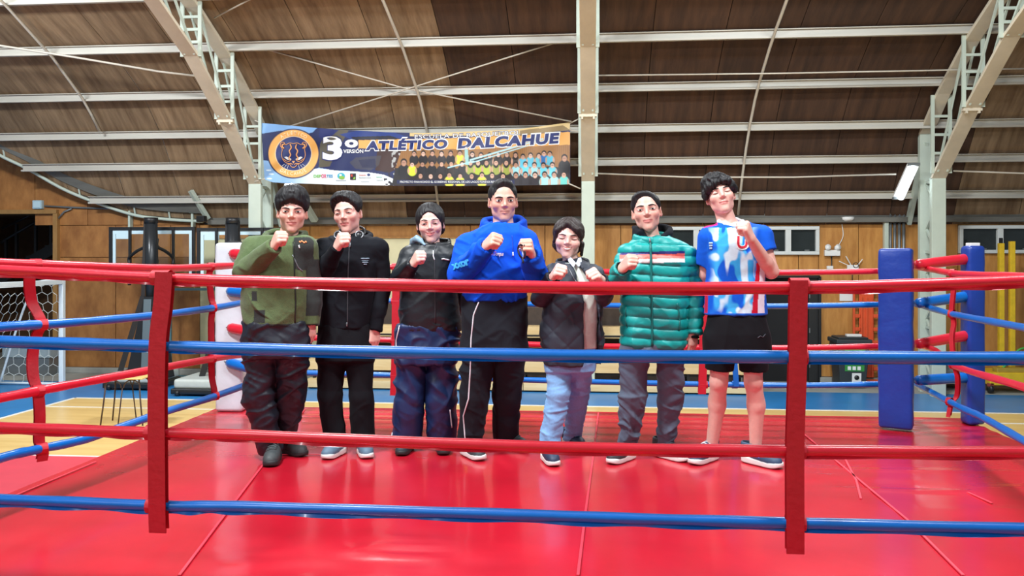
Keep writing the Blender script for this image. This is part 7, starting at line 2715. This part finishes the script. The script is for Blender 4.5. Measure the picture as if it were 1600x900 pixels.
ym = lambda x: float(np.interp(x, [571, 640, 735, 800, 873], [228.5, 227.5, 224.5, 221.0, 216.5]))
btext('ATLÉTICO', 570, 700, ym, 14.6, M_BW, 0.008, 0.095, 0.10, 1.12, 'lettering_outline', 0.8)
btext('ATLÉTICO', 571, 699, ym, 13.2, M_BN, 0.014, 0.055, 0.10, 1.12)
btext('DALCAHUE', 714, 875, ym, 16.6, M_BW, 0.008, 0.095, 0.10, 1.12, 'lettering_outline', 0.8)
btext('DALCAHUE', 715, 874, ym, 15.0, M_BN, 0.014, 0.055, 0.10, 1.12)
ye = lambda x: float(np.interp(x, [648, 730, 812], [214.2, 212.0, 207.3]))
btext('ESCUELA DE BASQUETBOL', 647.7, 813.3, ye, 6.8, M_BN, 0.008, 0.045, 0, 1.08, 'lettering_outline', 0.3)
btext('ESCUELA DE BASQUETBOL', 648, 813, ye, 6.2, M_BW, 0.016, 0.004, 0, 1.08)
btext('3', 503.5, 535.5, lambda x: 233.5, 36, M_BN, 0.006, 0.06, 0, 1, 'lettering_outline', 0.6)
btext('3', 504, 535, lambda x: 233.5, 34, M_BW, 0.012, 0.045)
btext('o', 538, 560, lambda x: 222.5, 18, M_BN, 0.006, 0.06, 0, 1, 'lettering_outline', 0.6)
btext('o', 538.5, 559.5, lambda x: 222.5, 16.5, M_BW, 0.012, 0.05)
btext('VERSIÓN', 536.5, 567.5, lambda x: 236.6, 5.6, M_BW, 0.010, 0.02)
btext('PROYECTO FINANCIADO EL GOBIERNO REGIONAL DE LOS LAGOS FONDOS REGIONALES 2024', 625, 800, lambda x: 284.3, 3.0, M_BW, 0.008, 0.01)
for txt, a, b, y, h, rgb in (('DEP', 490, 502, 275.5, 4.5, (120, 190, 90)), ('OR', 502, 510, 275.5, 6, (206, 70, 120)), ('TES', 510, 520, 275.5, 4.5, (70, 150, 200))):
    btext(txt, a, b, lambda x, y=y: y, h, mat('logo_%d_%d_%d' % rgb, rgb, 0.5), 0.010, 0.03)
for a, b, y, rgb in ((561, 572, 273.5, (206, 96, 84)), (561, 580, 277.5, (150, 156, 160)), (564, 577, 283.5, (170, 176, 180)), (588, 597, 276.5, (96, 176, 150)), (588, 599, 281.5, (160, 176, 176)), (525, 541, 282.0, (150, 160, 166))):
    btext('LLLLLLLL', a, b, lambda x, y=y: y, 1.6, mat('logo_%d_%d_%d' % rgb, rgb, 0.5), 0.010, 0.05, name='sponsor_line')


def bplate(poly, m, name, off=0.010):
    P_ = bpos([p[0] for p in poly], [p[1] for p in poly], off) - np.array(c0)
    mb_ = MB()
    mb_.add([Vector(p.tolist()) for p in P_], [tuple(range(len(poly)))])
    return mb_.build(name, m, ban)


def bell(cx, cy, rx, ry, m, name, off=0.010, n=18): return bplate([(cx + rx * math.cos(2 * PI * k / n), cy + ry * math.sin(2 * PI * k / n)) for k in range(n)], m, name, off)


def bline(pts, wpx, m, name, off=0.013):
    K = interp_pts([(p[0], p[1], 0) for p in pts], 5)
    P_ = bpos([p.x for p in K], [p.y for p in K], off) - np.array(c0)
    MB().tube([Vector(p.tolist()) for p in P_], wpx * 0.0123, 5).build(name, m, ban)


bell(533, 275, 6, 5, mat('logo_teal', (60, 170, 190), 0.5), 'sponsor_emblem')
bell(534, 277.5, 4.5, 2.6, mat('logo_green', (130, 180, 70), 0.5), 'sponsor_emblem', 0.012)
bell(532, 273.5, 2, 1.6, M_BW, 'sponsor_emblem', 0.013)
bplate([(547, 271), (556, 271), (556, 281), (547, 281)], mat('logo_dark', (40, 36, 40), 0.5), 'sponsor_emblem')
bplate([(548, 272.5), (551, 272.5), (551, 276), (548, 276)], mat('logo_red', (190, 60, 50), 0.5), 'sponsor_emblem', 0.012)
bplate([(552, 276.5), (555, 276.5), (555, 280), (552, 280)], MATS['logo_green'], 'sponsor_emblem', 0.012)
bell(576, 273, 2.4, 2.0, mat('logo_navy', (40, 54, 110), 0.5), 'sponsor_emblem')
# cougar head of the badge: navy face with peach outlines
for sx in (-1, 1):
    def mx(pts): return [(CX + sx * x, CY + y) for x, y in pts]
    bline(mx([(0, -15.5), (6, -16.5), (12, -14), (15, -17.5), (19, -17), (20.5, -12.5), (17.5, -7.5), (18.5, 2), (16, 10), (11, 14.5), (6.5, 16), (3, 20.5), (0, 21.5)]), 0.55, M_BP, 'badge_line')
    bline(mx([(14, -14.5), (17, -14), (17.5, -11), (14.5, -8)]), 1.2, M_BP, 'badge_line')
    bline(mx([(5, -14.5), (3.5, -9), (6.5, -4), (4.5, 2), (7, 7), (4.5, 11)]), 1.1, M_BP, 'badge_line')
    bplate(mx([(3, 8.5), (11, 4.5), (14.5, 5.5), (10, 9.5), (5, 10.5)]), M_BW, 'badge_eye', 0.015)
    bline(mx([(16, 8), (11, 11.5), (6, 12.5)]), 0.6, M_BP, 'badge_line')
    bline(mx([(1, 17), (5, 15.5), (9, 17.5)]), 0.6, M_BP, 'badge_line')
    for k in range(3): bline(mx([(8 + k * 3, 18.5 - k), (9.5 + k * 4.5, 23.5 - k * 1.8)]), 0.3, M_BW, 'badge_whisker')
bplate([(CX - 2.6, CY + 11.5), (CX + 2.6, CY + 11.5), (CX, CY + 15.5)], M_BP, 'badge_nose', 0.015)
for txt, sgn in (('ATLÉTICO', -1), ('DALCAHUE', 1)):
    n = len(txt)
    for i, ch in enumerate(txt):
        a = math.radians((i - (n - 1) / 2) * 9.5)
        px, py = CX + 33.2 * math.sin(a), CY + sgn * 31.6 * math.cos(a)
        me = text_mesh(ch, 1.0, 0, 0.02)
        co = np.zeros(len(me.vertices) * 3)
        me.vertices.foreach_get('co', co)
        co = co.reshape(-1, 3)
        rt = a if sgn < 0 else -a
        k = 5.2 / 0.72
        xs = px + (co[:, 0] * math.cos(rt) + co[:, 1] * math.sin(rt)) * k
        ys = py - (-co[:, 0] * math.sin(rt) + co[:, 1] * math.cos(rt)) * k
        me.vertices.foreach_set('co', (bpos(xs, ys, 0.010) - np.array(c0)).ravel())
        me.materials.clear()
        link('badge_letter', me, mat('badge_letter_pale', (250, 222, 178), 0.5), ban)
for pl in ([(890, 193), (904, 186)], [(890, 203), (906, 206)], [(887, 286), (907, 295)], [(409, 193), (398, 188)], [(414, 279), (398, 284)]):
    P_ = bpos([p[0] for p in pl], [p[1] for p in pl], 0.0) - np.array(c0)
    MB().tube([Vector(p.tolist()) for p in P_], 0.012, 6).build('tie_cord', M_ROD, ban)
